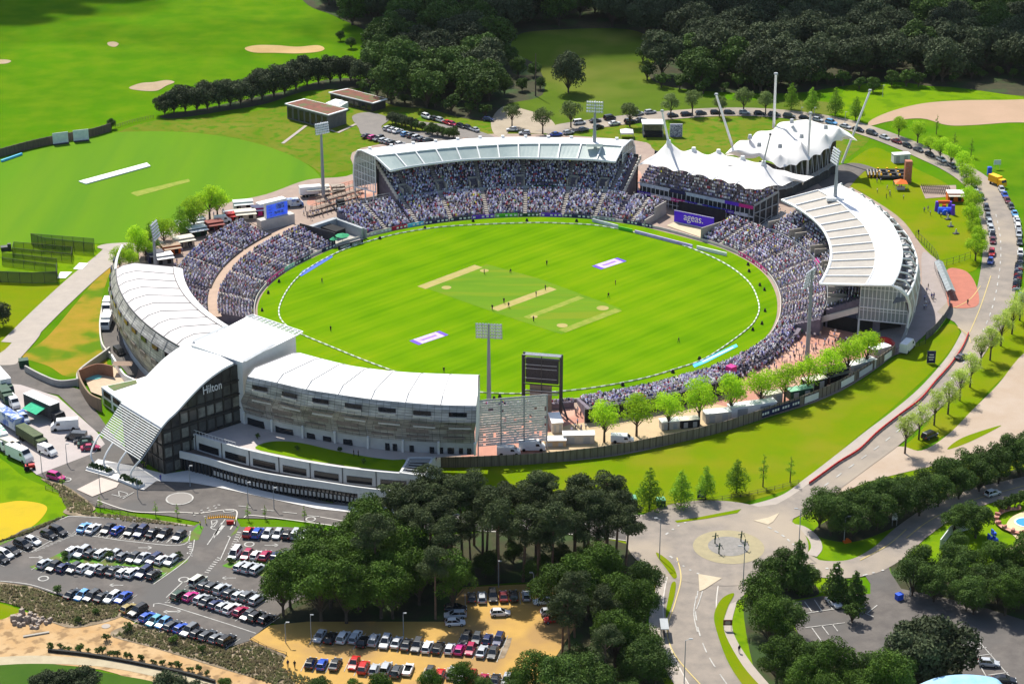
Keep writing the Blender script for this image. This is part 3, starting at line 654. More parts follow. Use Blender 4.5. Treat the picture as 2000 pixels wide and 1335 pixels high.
for idx,side in((0,'left'),(nF-1,'right')):
    prof=[fr[idx],tr_[idx],bk[idx],outw([bk[idx]],2.6,16.2)[0],outw([bk[idx]],4.6,14)[0],outw([bk[idx]],5.6,11)[0],outw([bk[idx]],6,7)[0],outw([bk[idx]],5.5,2.5)[0]]
    inner=Vector((tr_[idx].x*.5+bk[idx].x*.5,tr_[idx].y*.5+bk[idx].y*.5,4.0))
    b=MB();b.path(prof,.3,n=6)
    base0=Vector((tr_[idx].x,tr_[idx].y,4.6));base1=outw([bk[idx]],5.5,3.5)[0]
    b.tube(base0,base1,.22);b.tube(base0,Vector((tr_[idx].x,tr_[idx].y,16.2)),.2)
    for t in np.linspace(.12,.92,7):
        g_=base0.lerp(base1,t);top=16.2 if t<.75 else 14.5
        b.tube(g_,Vector((g_.x,g_.y,top)),.1,n=4)
    for zz_ in(7,9.2,11.4,13.6):
        b.tube(Vector((base0.x,base0.y,zz_)),Vector((base1.x,base1.y,zz_)),.1,n=4)
    for t in(.1,.5,.98):
        g_=base0.lerp(base1,t);b.tube(Vector((g_.x,g_.y,0)),g_,.25)
    b.build('gable_frame',white,fs)
    MB().poly([base0,base1,outw([bk[idx]],6,7)[0],outw([bk[idx]],4.6,14)[0],bk[idx],tr_[idx]]).build('gable_glass',glassa,fs)
b=MB()
for a in(67.6,118.0):
    q=[PL(a,rf(a)+13.2,0),PL(a,rf(a)+29,0)];q[0].z,q[1].z=5.2,12.6
    n_=12;A=[PL(a,rf(a)+13.2+16*k/n_,5.9+7.2*k/n_) for k in range(n_+1)]
    b.wall(A,None,None,.35) if False else[b.wall([A[k],A[k+1]],A[k].z-1.1,A[k].z+.35,.35) for k in range(n_)]
b.build('side_beam',concrete_l,fs)
MB().wall(PLrail(68,118,rfo(28.7),0,30),0,13.2,.3).build('rear_wall',dsteel,fs)
MB().wall(PLrail(68.2,117.6,rfo(13.3),0,40),4.9,5.9,.12).build('walkway_parapet',steel,fs)
# ======== left hand lower bowl ========
lb=empty('left_seating_terrace',PL(165,80,0),'open seating terrace left of the field in two tiers split by a brown walkway','seating terrace')
terrace(lb,142.6,193,rfo(1.2),lambda a:max(rf(a)+11,83.5-.0*a),.9,3.4,aisles=[149,160.3,171.5,183],pitch=.85)
terrace(lb,149.5,180.5,86.3,96.8,3.0,6.0,aisles=[159.5,169.8],pitch=.85,name='upper_terrace')
terrace(lb,181.5,192,86.5,92,3.0,4.2,pitch=.85,name='upper_terrace')
MB().loft([PLrail(142.6,195,lambda a:83.4,3.45,40),PLrail(142.6,195,lambda a:86.4,3.45,40)]).build('walkway',mat('brown_walkway',(.42,.3,.22),(.36,.26,.19),.5,rough=.9),lb)
b=MB()
for a0,a1 in((149.4,159.2),(159.8,169.6),(170,180.6)):
    b.wall(PLrail(a0,a1,86.2,3.4,8),3.4,3.9,.08);b.wall(PLrail(a0,a1,97,6,8),0,6.4,.12)
for a in(149.4,159.5,169.8,180.6):b.path([PL(a,86.2,3.6),PL(a,97,6.7)],.08)
b.wall([PL(142.3,rf(142)+1.2,3),PL(142.3,84,3)],0,4.3,.15)
b.each('handrail',dsteel,lb)
# ======== terrace between far stand and dug-out ========
ml=empty('corner_seating_terrace',PL(126,75,0),'corner seating terrace between the far grandstand and the sunken players enclosure','seating terrace')
terrace(ml,118.9,133,rfo(1.3),rfo(14),.9,5.2,aisles=[126.2],pitch=.82)
b=MB();b.wall([PL(133.3,rf(133)-.5,0),PL(133.3,rf(133)+14.5,0)],0,3.2,.3);b.build('end_wall',steel,ml)
b=MB()
for k in range(9):b.tube(PL(119.5+k*1.6,rf(125)+14.4,5),PL(119.5+k*1.6,rf(125)+14.4,7),.06,n=4)
b.path(PLrail(119.5,132.5,rfo(14.4),7,10),.05,n=4);b.path(PLrail(119.5,132.5,rfo(14.4),6.2,10),.05,n=4);b.each('handrail',steel,ml)
pit=empty('players_enclosure',PL(138,72,0),'sunken players enclosure with concrete surround, green umbrellas and purple mat beside the field','dugout')
b=MB();b.wall([PL(134.2,81,0),PL(141.7,81,0)],0,3.6,1.6);b.wall([PL(134,68.5,0),PL(134,81.5,0)],0,3.4,.7);b.build('surround',steel,pit)
MB().quad(PL(134.2,67.5,.28),PL(141.6,67.5,.28),PL(141.6,80.5,.28),PL(134.2,80.5,.28)).build('floor',concrete,pit)
b=MB().box(PL(137.5,78).x,PL(137.5,78).y,.3,9,4,2.4,R(-42));b.build('shelter',black,pit)
# ======== front terraces either side of the pavilion sight screen ========
pf=empty('pavilion_front_terrace',PL(60,77,0),'block of seated spectators below the left half of the pavilion','seating terrace')
terrace(pf,58.3,65.4,rfo(1.3),lambda a:84,.9,4.6,aisles=[61.8])
b=MB();b.wall([PL(58.1,rf(58)+.6,0),PL(58.1,77,0)],0,2.2,.3);b.wall([PL(58.1,77,0),PL(58.1,84.5,0)],0,4.4,.3);b.build('side_wall',concrete,pf)
# ======== east stand lower bowl ========
es=empty('east_grandstand',PL(5,95,0),'curved grandstand on the right with tan glazed roof strip and broad white roof','grandstand')
terrace(es,-19,41.2,rfo(1.3),rfo(13),.9,4.7,aisles=[36,28.6,20.5,12.4,4,-5.2,-13])
hol=[(a-1.2,a+1.2,.0,.35) for a in(23,13.5,5,-6.5,-12)]
terrace(es,-14.5,30.5,rfo(13.6),rfo(28),5.2,11.8,aisles=[25,16.5,7.5,-2],holes=hol,pitch=.82)
b=MB()
for a in(23,13.5,5,-6.5,-12):
    for sg in(-1,1):b.wall([PL(a+sg*1.05,rf(a)+13.5,5),PL(a+sg*1.05,rf(a)+18.5,5)],5,8.0,.3)
b.wall([PL(30.8,rf(30)+13,5),PL(30.8,rf(30)+28,5)],4,7.5,.3);b.wall([PL(41.5,rf(43)+1,0),PL(41.5,84,0)],0,4.2,.3)
b.each('stairwell_wall',aislem,es)
MB().wall(PLrail(-14.3,30.5,rfo(13.3),0,40),4.7,5.7,.12).build('walkway_parapet',steel,es)
MB().quad(PL(9,rf(9)+13.1,4.8),PL(9.2,rf(9)+13.8,5.9),PL(11.6,rf(9)+13.8,5.9),PL(11.4,rf(9)+13.1,4.8)).build('pink_banner',pinkb,es)
nE=49
ef=rail([(100,190),(200,240),(290,300),(350,350),(400,405),(435,470),(455,540),(457,600),(448,650),(430,700),(405,750),(378,795)],nE,zr,13)
et=rail([(365,120),(455,170),(540,225),(610,290),(680,355),(730,430),(762,500),(778,560),(780,610),(770,680),(745,740),(708,803)],nE,zr,15.5)
eo=rail([(510,80),(600,125),(700,185),(790,250),(860,320),(915,400),(955,490),(970,560),(968,620),(955,680),(935,740),(898,806)],nE,zr,16.5)
er=rail([(545,95),(640,140),(760,210),(860,290),(940,365),(1010,450),(1050,530),(1075,600),(1080,670),(1070,730),(1050,800),(1010,880)],nE,zr,13)
MB().loft([ef,et]).build('roof_glazing',rooftan,es)
MB().loft([et,eo]).build('roof',roofwhite,es,smooth=True)
MB().loft([outw(ef,.1,12.7),outw(et,0,15.1),outw(eo,0,16.1)]).build('roof_underside',steel,es)
b=MB()
for k in range(0,nE,4):b.tube(ef[k]+Vector((0,0,.2)),et[k]+Vector((0,0,.2)),.24,n=4)
b.path([p+Vector((0,0,.1)) for p in ef[::2]],.42,n=5);b.path([p+Vector((0,0,.15)) for p in et[::2]],.22,n=5);b.path([p+Vector((0,0,.1)) for p in eo[::2]],.3,n=5)
b.path([ef[-1],et[-1],eo[-1]],.4,n=6);b.path([ef[0],et[0],eo[0]],.3,n=6)
b.build('roof_rib',white,es)
er2=outw(er,1.0,9);er3=outw(er,.6,4);er4=outw(er,-.6,0)
b=MB()
for k in range(0,nE,3):
    mid=eo[k].lerp(er[k],.55)+Vector((0,0,.9));b.path([eo[k],mid,er[k],er2[k],er3[k],er4[k]],.26,n=5)
b.path([p for p in er[::2]],.3,n=5)
b.build('rear_rib',white,es)
deck_in=outw(eo,.4,11.5);MB().loft([deck_in,outw(er,-.3,11.5)]).build('plant_deck',mat('plant_deck_felt',(.2,.2,.2),(.12,.12,.12),.6),es)
b=MB()
for k in range(3,nE-2,2):
    q=deck_in[k].lerp(er[k],.5);s_=rng.uniform(1.2,2.4);b.box(q.x,q.y,11.52,s_,rng.uniform(1,2.2),rng.uniform(.8,2),rng.uniform(0,3))
b.each('roof_plant',mat('plant_unit_metal',(.5,.5,.5),(.3,.3,.3),.8),es)
MB().loft([er,er2,er3]).build('mesh_cladding',clad2,es)
b=MB()
for k in range(0,nE,6):b.tube(er3[k],er4[k],.35)
b.each('column',steel,es)
p_in=G(*zr(660,1060),4.2);p_in=G(*zr(658,1050),4.2);p_out=G(*zr(1005,1085),4.2)
b=MB();gl=MB();top_in=Vector((p_in.x,p_in.y,14.6))
def topz(t):return 14.8 if t<.72 else 14.8-7*((t-.72)/.28)**2
N_=12
for k in range(N_+1):
    q=p_in.lerp(p_out,k/N_);b.tube(q,Vector((q.x,q.y,topz(k/N_))),.12,n=4)
    if k<N_:
        q2=p_in.lerp(p_out,(k+1)/N_);gl.quad(q,q2,Vector((q2.x,q2.y,topz((k+1)/N_))),Vector((q.x,q.y,topz(k/N_))))
for z_ in(4.2,7,7.8,10.5,13):b.tube(Vector((p_in.x,p_in.y,z_)),Vector((p_out.x,p_out.y,z_)),.18 if z_ in(4.2,7.8) else.09,n=4)
b.path([eo[-1],G(*zr(960,840),15.4),G(*zr(1000,880),13.8),G(*zr(1025,940),11),G(*zr(1030,1000),8),G(*zr(1010,1080),3.5),G(*zr(995,1165),0)],.38,n=6)
b.tube(Vector((p_in.x,p_in.y,0)),p_in,.3)
q=G(*zr(480,1110),0);MB().tube(q,Vector((q.x,q.y,4.5)),.5,n=8).build('column',white,es)
b.build('end_frame',white,es);gl.build('end_glazing',glassa,es)
back=MB().wall([Vector((p_in.x+3,p_in.y+6,0)),Vector((p_out.x,p_out.y+7,0))],4.3,13.2,.3).build('inner_wall',concrete_l,es)
b=MB();b.quad(p_in+Vector((-.5,.3,0)),p_out+Vector((0,.3,0)),p_out+Vector((0,9,0)),p_in+Vector((0,9,0)));b.build('floor_slab',concrete,es)
for s_ in(7.4,):
    MB().quad(Vector((p_in.x,p_in.y+.2,s_)),Vector((p_out.x,p_out.y+.2,s_)),Vector((p_out.x,p_out.y+8,s_)),Vector((p_in.x,p_in.y+8,s_))).build('floor_slab',concrete_l,es)
a0=G(*zr(300,1085),0);a1=G(*zr(660,1090),0)
b=MB();t0=G(*zr(310,1065),2.2);t1=G(*zr(655,965),9.5)
b.poly([Vector((t0.x,t0.y,1.0)),Vector((t1.x,t1.y,8.0)),Vector((t1.x,t1.y,9.6)),Vector((t0.x,t0.y,2.6))]);b.poly([Vector((t0.x,t0.y+.5,1.0)),Vector((t0.x,t0.y+.5,2.6)),Vector((t1.x,t1.y+.5,9.6)),Vector((t1.x,t1.y+.5,8.0))])
b.build('terrace_edge_beam',concrete_l,es)
MB().wall([Vector((t0.x,t0.y+4,0)),Vector((t1.x+1,t1.y+5,0)),Vector((p_out.x,p_out.y+8,0))],0,4.1,.3).build('undercroft_wall',black,es)
# ======== standing terrace and south stand ========
st=empty('standing_terrace',PL(-33,73,0),'low terrace packed with standing spectators between the field and the red plaza','standing terrace')
terrace(st,-48,-19.2,rfo(1.3),lambda a:78.5 if a>-24 else 77,.6,1.8,pitch=1.0,crowd=False)
for k in range(1150):
    a=rng.uniform(-47.5,-15);r=rng.uniform(rf(a)+1.8,78+abs(rng.gauss(0,.6)));zz_=.6+1.2*max(0,min(1,(r-rf(a)-1)/7)) if r<77 else.15
    if a>-19:zz_=1;r=min(r,77)
    p=PL(a,r,zz_);SEATS.append((p.x,p.y,p.z,R(a)+math.pi+rng.uniform(-1,1),1))
ss=empty('south_stand',PL(-65,75,0),'temporary seating stand with dark sheeted back beside the row of leafy trees','seating stand')
terrace(ss,-79.5,-49,rfo(1.2),rfo(13.5),1.0,3.6,pitch=.85)
MB().wall(PLrail(-80,-48.7,rfo(13.8),0,20),0,3.7,.25).build('sheeted_back',black,ss)
b=MB()
for a in np.linspace(-80,-48.7,22):b.tube(PL(a,rf(a)+14,0),PL(a,rf(a)+14,4.4),.07,n=4)
b.path(PLrail(-80,-48.7,rfo(14),4.4,20),.06,n=4);b.each('handrail',steel,ss)
b=MB().box(PL(-48,78).x,PL(-48,78).y,0,2.0,2.0,4.6,R(-48));tag(b.build('ticket_booth',pinkb,origin=PL(-48,78)),'tall magenta booth at the right end of the temporary seating stand','booth')
sw=empty('south_west_terrace',PL(-90,72,0),'narrow strip of spectators on a low terrace behind the big screen','seating terrace')
terrace(sw,-107,-80.5,rfo(1),rfo(4.5),.6,1.6,pitch=.9)
b=MB().wall(PLrail(-140,220,rfo(.9),0,200),0,.95,.18);tag(b.build('perimeter_wall',concrete_l),'low pale wall circling the playing field in front of the seats','wall')
WALLADS=[(163,172,pinkb,'magenta'),(152,158,mat('dark_board',(.02,.03,.05)),'dark'),(158.4,162.6,mat('mint_board',H('8fc9b0')),'pale green'),(142.7,147.5,navyb,'navy'),(125,131.5,concrete_l,'pale'),(120.5,124.8,mat('crimson_board',H('a81f3c')),'crimson'),(115.8,120.2,cyanb,'turquoise'),
           (109,115.5,navyb,'dark navy'),(103,108.6,MC['dark_board'],'black'),(97,102.8,purple,'purple'),(91,96.6,greenb,'green'),(85.5,90.6,dgreen,'dark green'),(79.8,85,purple,'purple'),(72.5,79.3,navyb,'navy'),(66,72,mat('grey_board',(.3,.3,.32)),'grey'),(15,29,pinkb,'long magenta'),(56,64,navyb,'navy')]
for a0,a1,m_,cn in WALLADS:
    b=MB().wall(PLrail(a0,a1,rfo(.72),0,8),.12,1.25,.1);o=b.build('advertising_board',m_,origin=PL((a0+a1)/2,rf(a0)+.7,0))
    x_,y_=P(*PL((a0+a1)/2,rf(a0)+.7,.5))
    tag(o,'%s advertising board on the wall %s'%(cn,'at the left side of the field' if a0>120 else('below the left half of the far grandstand' if a0>90 else 'below the right half of the far grandstand') if a0>64 else 'in front of the right hand seats'),'advertising board','advertising boards round the field')
    tb=MB();nlet=int((a1-a0)*1.0)
    for k in range(nlet):
        aa=a0+(a1-a0)*(k+.5)/nlet
        if k%4==3:continue
        tb.wall(PLrail(aa-.28*(a1-a0)/nlet,aa+.28*(a1-a0)/nlet,rfo(.62),0,2),.42,.95,.06)
    tb.build('lettering',white,o,origin=PL((a0+a1)/2,rf(a0)+.7,0))
# ---------------- pavilion with tent roof ----------------
pv=empty('pavilion',G(*zt(560,1150),0),'two storey pavilion with white cone topped tent roof and purple banners facing the field','pavilion')
fA=G(*zt(100,1040),0);fB=G(*zt(985,1232),0);fd=(fB-fA).normalized();fn=Vector((-fd.y,fd.x,0))
if fn.y<0:fn=-fn
FL=(fB-fA).length
def FP(s,dpt,z):return fA+fd*s+fn*dpt+Vector((0,0,z))
wallp=mat('pavilion_dark_glazing',(.03,.035,.04),(.09,.095,.1),.9,rough=.2)
MB().poly([FP(0,1.2,0),FP(FL,1.2,0),FP(FL,1.2,6.6),FP(0,1.2,6.6)]).build('glazed_wall',wallp,pv)
b=MB()
n_=26
for k in range(n_+1):b.tube(FP(FL*k/n_,0,0),FP(FL*k/n_,0,6.6),.11,n=4)
for z_,r_ in((1.6,.08),(3.2,.14),(6.5,.18)):b.tube(FP(0,-.05,z_),FP(FL,-.05,z_),r_,n=4)
for s in np.arange(0,FL,1.3):b.tube(FP(s,-.1,3.2),FP(s,-.1,4.1),.05,n=4)
b.build('balcony_frame',white,pv)
MB().poly([FP(0,-.4,3.1),FP(FL,-.4,3.1),FP(FL,1.3,3.1),FP(0,1.3,3.1)]).build('balcony_floor',concrete,pv)
def banner(s0,s1,z0,z1,m,nm='banner'):
    MB().poly([FP(s0,-.5,z0),FP(s1,-.5,z0),FP(s1,-.5,z1),FP(s0,-.5,z1)]).build(nm,m,pv)
pl_w=mat('white_banner',(.6,.62,.64),(.4,.42,.5),.7)
for s0,s1,m_ in((0,.12,purple),(.12,.3,pl_w),(.3,.42,pinkb),(.42,.53,purple),(.53,.57,white),(.57,.62,purple),(.62,.73,blueb),(.74,.84,purple),(.85,.96,pl_w)):
    banner(FL*s0,FL*s1,3.0,4.1,m_)
for s0,s1,m_ in((0.02,.28,pl_w),(.29,.42,navyb),(.43,.76,pl_w),(.76,.88,purple),(.88,1.0,pinkb)):
    banner(FL*s0,FL*s1,5.8,6.9,m_)
b=MB()
for s in np.arange(.01,.95,.011):
    if int(s*90)%5:b.poly([FP(FL*s,-.56,3.35),FP(FL*(s+.006),-.56,3.35),FP(FL*(s+.006),-.56,3.75),FP(FL*s,-.56,3.75)])
b.build('banner_lettering',white,pv)
rows=9
rl=[]
for k in range(rows):
    rl+=[[FP(0,k*1.0,6.8+k*.64),FP(FL,k*1.0,6.8+k*.64)],[FP(0,(k+1)*1.0,6.8+k*.64),FP(FL,(k+1)*1.0,6.8+k*.64)]]
MB().loft(rl).build('upper_terrace',terr,pv)
for k in range(rows):
    s=.4
    while s<FL-.3:
        s+=.58
        if rng.random()<.18 or int(s/FL*6)!=int((s+.9)/FL*6):continue
        p=FP(s,k+.5,6.8+k*.64);SEATS.append((p.x,p.y,p.z,math.atan2(-fn.y,-fn.x)+rng.uniform(-.3,.3),0))
MB().wall([FP(0,9.6,0),FP(FL,9.6,0)],0,14.5,.3).build('rear_wall',dsteel,pv)
cB=G(*zt(1180,985),9.5);rd=Vector((cB.x-FP(FL,0,0).x,cB.y-FP(FL,0,0).y,0));RLn=rd.length;rd.normalize()
def RP(s,dpt,z):q=Vector((-rd.y,rd.x,0));return FP(FL,0,0)+rd*s+q*dpt+Vector((0,0,z))
MB().poly([RP(0,.3,0),RP(RLn,.3,0),RP(RLn,.3,10.5),RP(0,.3,6.6)]).build('side_wall',wallp,pv)
b=MB()
for s in np.linspace(0,RLn,5):b.tube(RP(s,-.1,0),RP(s,-.1,6.7+3.6*s/RLn),.2,n=5)
b.tube(RP(0,-.1,6.9),RP(RLn,-.1,10.6),.35,n=4);b.tube(RP(0,-.1,4.4),RP(RLn,-.1,6.8),.2,n=4);b.tube(RP(0,-.1,4),RP(RLn,-.1,.5),.15,n=4)
b.build('side_frame',steel,pv)
for k in range(8):
    for s in np.arange(.6,RLn,.6):
        p=RP(s,.8+k*.9,7.4+k*.5+s/RLn*1.2)
        if rng.random()<.85:SEATS.append((p.x,p.y,p.z,math.atan2(-rd.x,rd.y)+math.pi*0+rng.uniform(-.4,.4),0))
MB().loft([[RP(0,.3,6.9),RP(RLn,.3,8.1)],[RP(0,8.5,11.1),RP(RLn,8.5,12.1)]]).build('corner_terrace',terr,pv)
b=MB();s0=G(*zt(1040,1250),0);s1=G(*zt(1215,1120),3.6)
for k in range(14):
    t=k/13;q=s0.lerp(Vector((s1.x,s1.y,0)),t);b.box(q.x,q.y,.27*k,.7,2.2,.25,math.atan2(s1.y-s0.y,s1.x-s0.x))
for sg in(-1,1):
    off=Vector((-(s1.y-s0.y),s1.x-s0.x,0)).normalized()*sg*1.15
    b.tube(s0+off+Vector((0,0,1)),s1+off+Vector((0,0,1)),.09,n=4);b.tube(s0+off+Vector((0,0,.3)),s1+off,.12,n=4)
    for t in(0,.33,.66,1):q=s0.lerp(s1,t)+off;b.tube(q,q+Vector((0,0,1)),.05,n=4)
tag(b.build('outside_staircase',steel,origin=s0),'grey open steel staircase at the right corner of the pavilion','staircase')
tent=mat('white_tent_membrane',(.9,.89,.86),(.84,.82,.79),.12,rough=.6,lo=.3,hi=.7)
nT=97
_n=tent.node_tree;_t=_n.nodes.new('ShaderNodeBsdfTranslucent');_t.inputs[0].default_value=(.85,.83,.8,1);_x=_n.nodes.new('ShaderNodeMixShader');_x.inputs[0].default_value=.3;_n.links.new(_n.nodes['Principled BSDF'].outputs[0],_x.inputs[1]);_n.links.new(_t.outputs[0],_x.inputs[2]);_n.links.new(_x.outputs[0],_n.nodes['Material Output'].inputs[0])
tf_px=[(78,768),(130,762),(235,768),(330,795),(480,822),(670,870),(840,908),(990,962)]
tr_px=[(95,762,13.2),(160,715,14),(235,672,15.2),(290,620,16.8),(338,578,18.6),(390,615,17.2),(450,650,16),(530,634,17),(600,668,15.9),(650,676,15.7),(720,650,16.8),(790,690,15.7),(850,705,15.6),(905,700,16.5),(975,735,15.6),(1065,738,17.2),(1150,790,15.6),(1230,835,14.8),(1370,886,13.5)]
A_=rail(tf_px,nT-26,zt,12.8,smooth=False);B_=rail([(990,962),(1080,935),(1200,920),(1290,895),(1370,887)],27,zt,12.8,smooth=False)
front=A_+B_[1:]
ridge=rail(tr_px,nT,zt);rear=[]
for p in ridge:rear.append(Vector((p.x,p.y,0))+fn*7+Vector((0,0,13.4)))
def scallop(line,n_s,amp,dirv):
    out=[]
    for k,p in enumerate(line):
        t=(k/(len(line)-1)*n_s)%1;s=math.sin(math.pi*t)*amp;q=p+dirv*s+Vector((0,0,.5*math.sin(math.pi*t)));out.append(q)
    return out
front=scallop(front,9,.8,fn)
rails_=[]
for j in range(13):
    v=j/12;row=[]
    for a_,c_ in zip(front,ridge):
        q=a_.lerp(c_,v);q.z=a_.z+(c_.z-a_.z)*(v**1.7);row.append(q)
    rails_.append(row)
for j in range(1,5):
    v=j/4;row=[]
    for a_,c_ in zip(ridge,rear):
        q=a_.lerp(c_,v);q.z=a_.z+(c_.z-a_.z)*(v**.6);row.append(q)
    rails_.append(row)
MB().loft(rails_).build('tent_roof',tent,pv,smooth=True)
b=MB()
for k,(x,y,z_) in enumerate(((338,580,18.6),(530,636,17),(720,652,16.8),(905,702,16.5),(1065,740,17.2))):
    q=G(*zt(x,y),z_);b.tube(q-Vector((0,0,.5)),q+Vector((0,0,.7)),.85,.6,n=12)
b.each('roof_cone_cap',roofwhite,pv)
b=MB()
for x,y in((480,830),(670,872),(840,912)):
    q=G(*zt(x,y),12.9);b.tube(q,q+fn*4+Vector((0,0,1.2)),.16,n=5)
for x,y,z_ in((78,768,12.8),(1370,887,12.8)):
    q=G(*zt(x,y),z_);b.tube(q,q+Vector((0,1,-1)),.15,n=5)
b.each('roof_strut',white,pv)
def mast(px0,z0,px1,z1,r,lab,cap=False,m=white):
    a=G(*zt(*px0),z0);c=G(*zt(*px1),z1);o=MB().tube(a,c,r,r*.8,n=10)
    e_=empty('tent_mast',a,lab,'mast','masts holding the tent roofs');o.build('mast',m,e_)
    c2=MB().tube(c,c+Vector((0,0,.5)),r*1.5,r*1.3,n=10);c2.build('mast_cap',steel if not cap else dsteel,e_)
    return a,c
masts=[]
masts.append(mast((335,572),18.8,(287,345),29,.38,'short white mast leaning left above the left cone of the front tent roof'))
masts.append(mast((828,612),12,(703,218),30,.42,'white mast leaning left behind the gap between the two tent roofs'))
masts.append(mast((1143,468),12,(1160,60),31.5,.48,'tall upright white mast behind the rear tent roof'))
masts.append(mast((1392,925),0,(1426,362),26,.42,'tall white mast standing in front of the rear tent hall'))
masts.append(mast((1667,742),0,(1882,188),25,.42,'white mast leaning right at the right end of the rear tent hall'))
masts.append(mast((1064,738),17.5,(1117,525),27.5,.26,'slim grey mast leaning right above the right cone of the front tent roof',True,steel))
sg0,sg1=G(*zt(380,1190),.3),G(*zt(682,1252),.3);
scr=empty('sight_screen',(sg0+sg1)/2,'large black sight screen above the purple lettered sign in front of the pavilion','sight screen')
k0,k1=G(*zt(412,1130),1.0),G(*zt(770,1200),1.0)
k0=Vector((k0.x,k0.y,0));k1=Vector((k1.x,k1.y,0));t0_=G(*zt(432,1050),8.3);t1_=G(*zt(782,1125),8.3)
MB().poly([k0,k1,Vector((k1.x,k1.y+.5,5.0)),Vector((k0.x,k0.y+.5,5.0))]).build('black_screen',black,scr)
sgn=empty('sponsor_sign',(sg0+sg1)/2,'wide purple sign with white lower case lettering in front of the black sight screen','sign')
up=Vector((0,0,1));sgh=4.0
b=MB().wall([Vector((sg0.x,sg0.y,0)),Vector((sg1.x,sg1.y,0))],.3,sgh+.1,.3);b.build('panel',mat('violet_sign',H('4a1fd0'),rough=.5),sgn)
xd=(sg1-sg0).normalized();nrm=Vector((xd.y,-xd.x,0))
if nrm.y>0:nrm=-nrm
L_=(sg1-sg0).length
text3('lettering','ageas.',sg0+xd*L_*.25+nrm*.25+up*1.35,sg0+xd*L_*.74+nrm*.25+up*1.35,up*3.4,white,sgn)
b=MB();
for z_ in(.35,sgh+.05):b.wall([sg0+nrm*.2,sg1+nrm*.2],z_,z_+.14,.08)
b.build('border',white,sgn)
sheet('sight_screen_floor',[zt(320,1225),zt(385,1195),zt(685,1258),zt(625,1330)],Zs(8),mat('pale_timber_deck',(.55,.45,.3),(.48,.39,.26),.8),smooth=False)
# ---------------- rear tent hall ----------------
rh=empty('tent_hall',G(*zt(1300,850),0),'dark walled hall under a large white tent roof with many cones behind the pavilion','tent hall')
rf1=rail([(760,690),(850,705),(1000,745),(1110,765),(1170,788),(1250,792),(1345,752),(1445,712),(1550,655),(1620,612),(1745,578),(1785,571)],121,zt,10.2,smooth=False)
rm=rail([(790,668),(870,650),(990,665),(1090,655),(1190,640),(1270,610),(1355,575),(1440,545),(1540,520),(1620,520),(1720,545),(1780,568)],121,zt,12.9)
rb=rail([(770,672),(830,615),(880,570),(960,562),(1020,500),(1130,490),(1190,430),(1290,420),(1400,408),(1520,445),(1640,462),(1784,568)],121,zt,13)
rf1=scallop(rf1,9,.9,Vector((-.3,1,0)))
cones=[G(*zt(x,y),15) for x,y in((1190,650),(1355,575),(1540,505),(1030,640),(1280,460),(960,580),(1130,505),(1640,480),(1400,420))]
rails_=[]
for j in range(25):
    v=j/24;row=[]
    for a_,m_,c_ in zip(rf1,rm,rb):
        q=a_*((1-v)*(1-2*v))+m_*(4*v*(1-v))+c_*(v*(2*v-1))
        for cn_ in cones:
            d_=math.hypot(q.x-cn_.x,q.y-cn_.y);q.z+=3.0*math.exp(-d_/1.9)
        row.append(q)
    rails_.append(row)
MB().loft(rails_).build('tent_roof',tent,rh,smooth=True)
b=MB()
for cn_ in cones[:6]:
    b.tube(cn_+Vector((0,0,1.2)),cn_+Vector((0,0,2.5)),.75,.55,n=12)
b.each('roof_cone_cap',mat('grey_cone_cap',(.45,.46,.46),rough=.6),rh)
inn=[p+Vector((-1.0,3.5,0)) for p in rf1[28:112:6]]
MB().wall([Vector((p.x,p.y,0)) for p in inn],0,10.5,.3).build('hall_wall',mat('hall_dark_glazing',(.02,.022,.024),(.05,.05,.052),1,rough=.2),rh)
b=MB();lo=[Vector((p.x+.8,p.y-3,0)) for p in inn]
for k in range(len(inn)-1):
    b.tube(lo[k]+up*3,Vector((inn[k].x,inn[k].y-1.5,10)),.16,n=5);b.tube(Vector((inn[k].x,inn[k].y-1,0)),Vector((inn[k].x,inn[k].y-1,10)),.13,n=5)
b.path([p+up*3.4 for p in lo],.16,n=4);b.path([p+up*4.3 for p in lo],.08,n=4)
b.build('column',steel,rh)
MB().loft([[p+up*3.2 for p in lo],[Vector((p.x,p.y,3.2)) for p in inn]]).build('balcony',concrete,rh)
MB().wall([p+Vector((0,.6,0)) for p in lo],0,3.1,.2).build('lower_wall',mat('hall_lower_wall',(.07,.065,.06),(.04,.04,.04),.6),rh)
# ---------------- hotel ----------------
TZ=7.0
ho=empty('hotel',G(*zh(620,1035),0),'white arched hotel with dark glass side wall, curved wings, terrace and Hilton lettering','hotel')
Ah=G(*zh(620,1035),0);Bh=G(*zh(1180,655),TZ);hd=Vector((Bh.x-Ah.x,Bh.y-Ah.y,0));hd.normalize();hn=Vector((hd.y,-hd.x,0))
def onp(x,y,off=0.0):
    p=zh(x,y);g0=G(*p,0);g1=G(*p,10);a0=(g0-Ah).dot(hn);a1=((g1-Ah)-Vector((0,0,10))).dot(hn)
    z=10*(off-a0)/(a1-a0);g=G(*p,z);return(g-Ah).dot(hd),z
def HP(s,off,z):return Ah+hd*s+hn*off+Vector((0,0,z))
prof=[onp(*p) for p in((1100,245),(1050,270),(1000,300),(900,375),(800,475),(700,585),(640,640),(590,700))]
pz=cat([Vector((s,0,z)) for s,z in prof],6);pz=resample(pz,40)
W_=-17.5
e0=[HP(p.x,0.25,p.z) for p in pz];e1=[HP(p.x,W_,p.z) for p in pz]
u0=[p-Vector((0,0,.5)) for p in e0];u1=[p-Vector((0,0,.5)) for p in e1]
MB().loft([u0,e0,e1,u1,u0]).build('arched_roof',roofwhite,ho)
b=MB();N_=len(pz);dark=mat('hotel_dark_glass',(.035,.034,.033),(.07,.066,.06),.5,rough=.15)
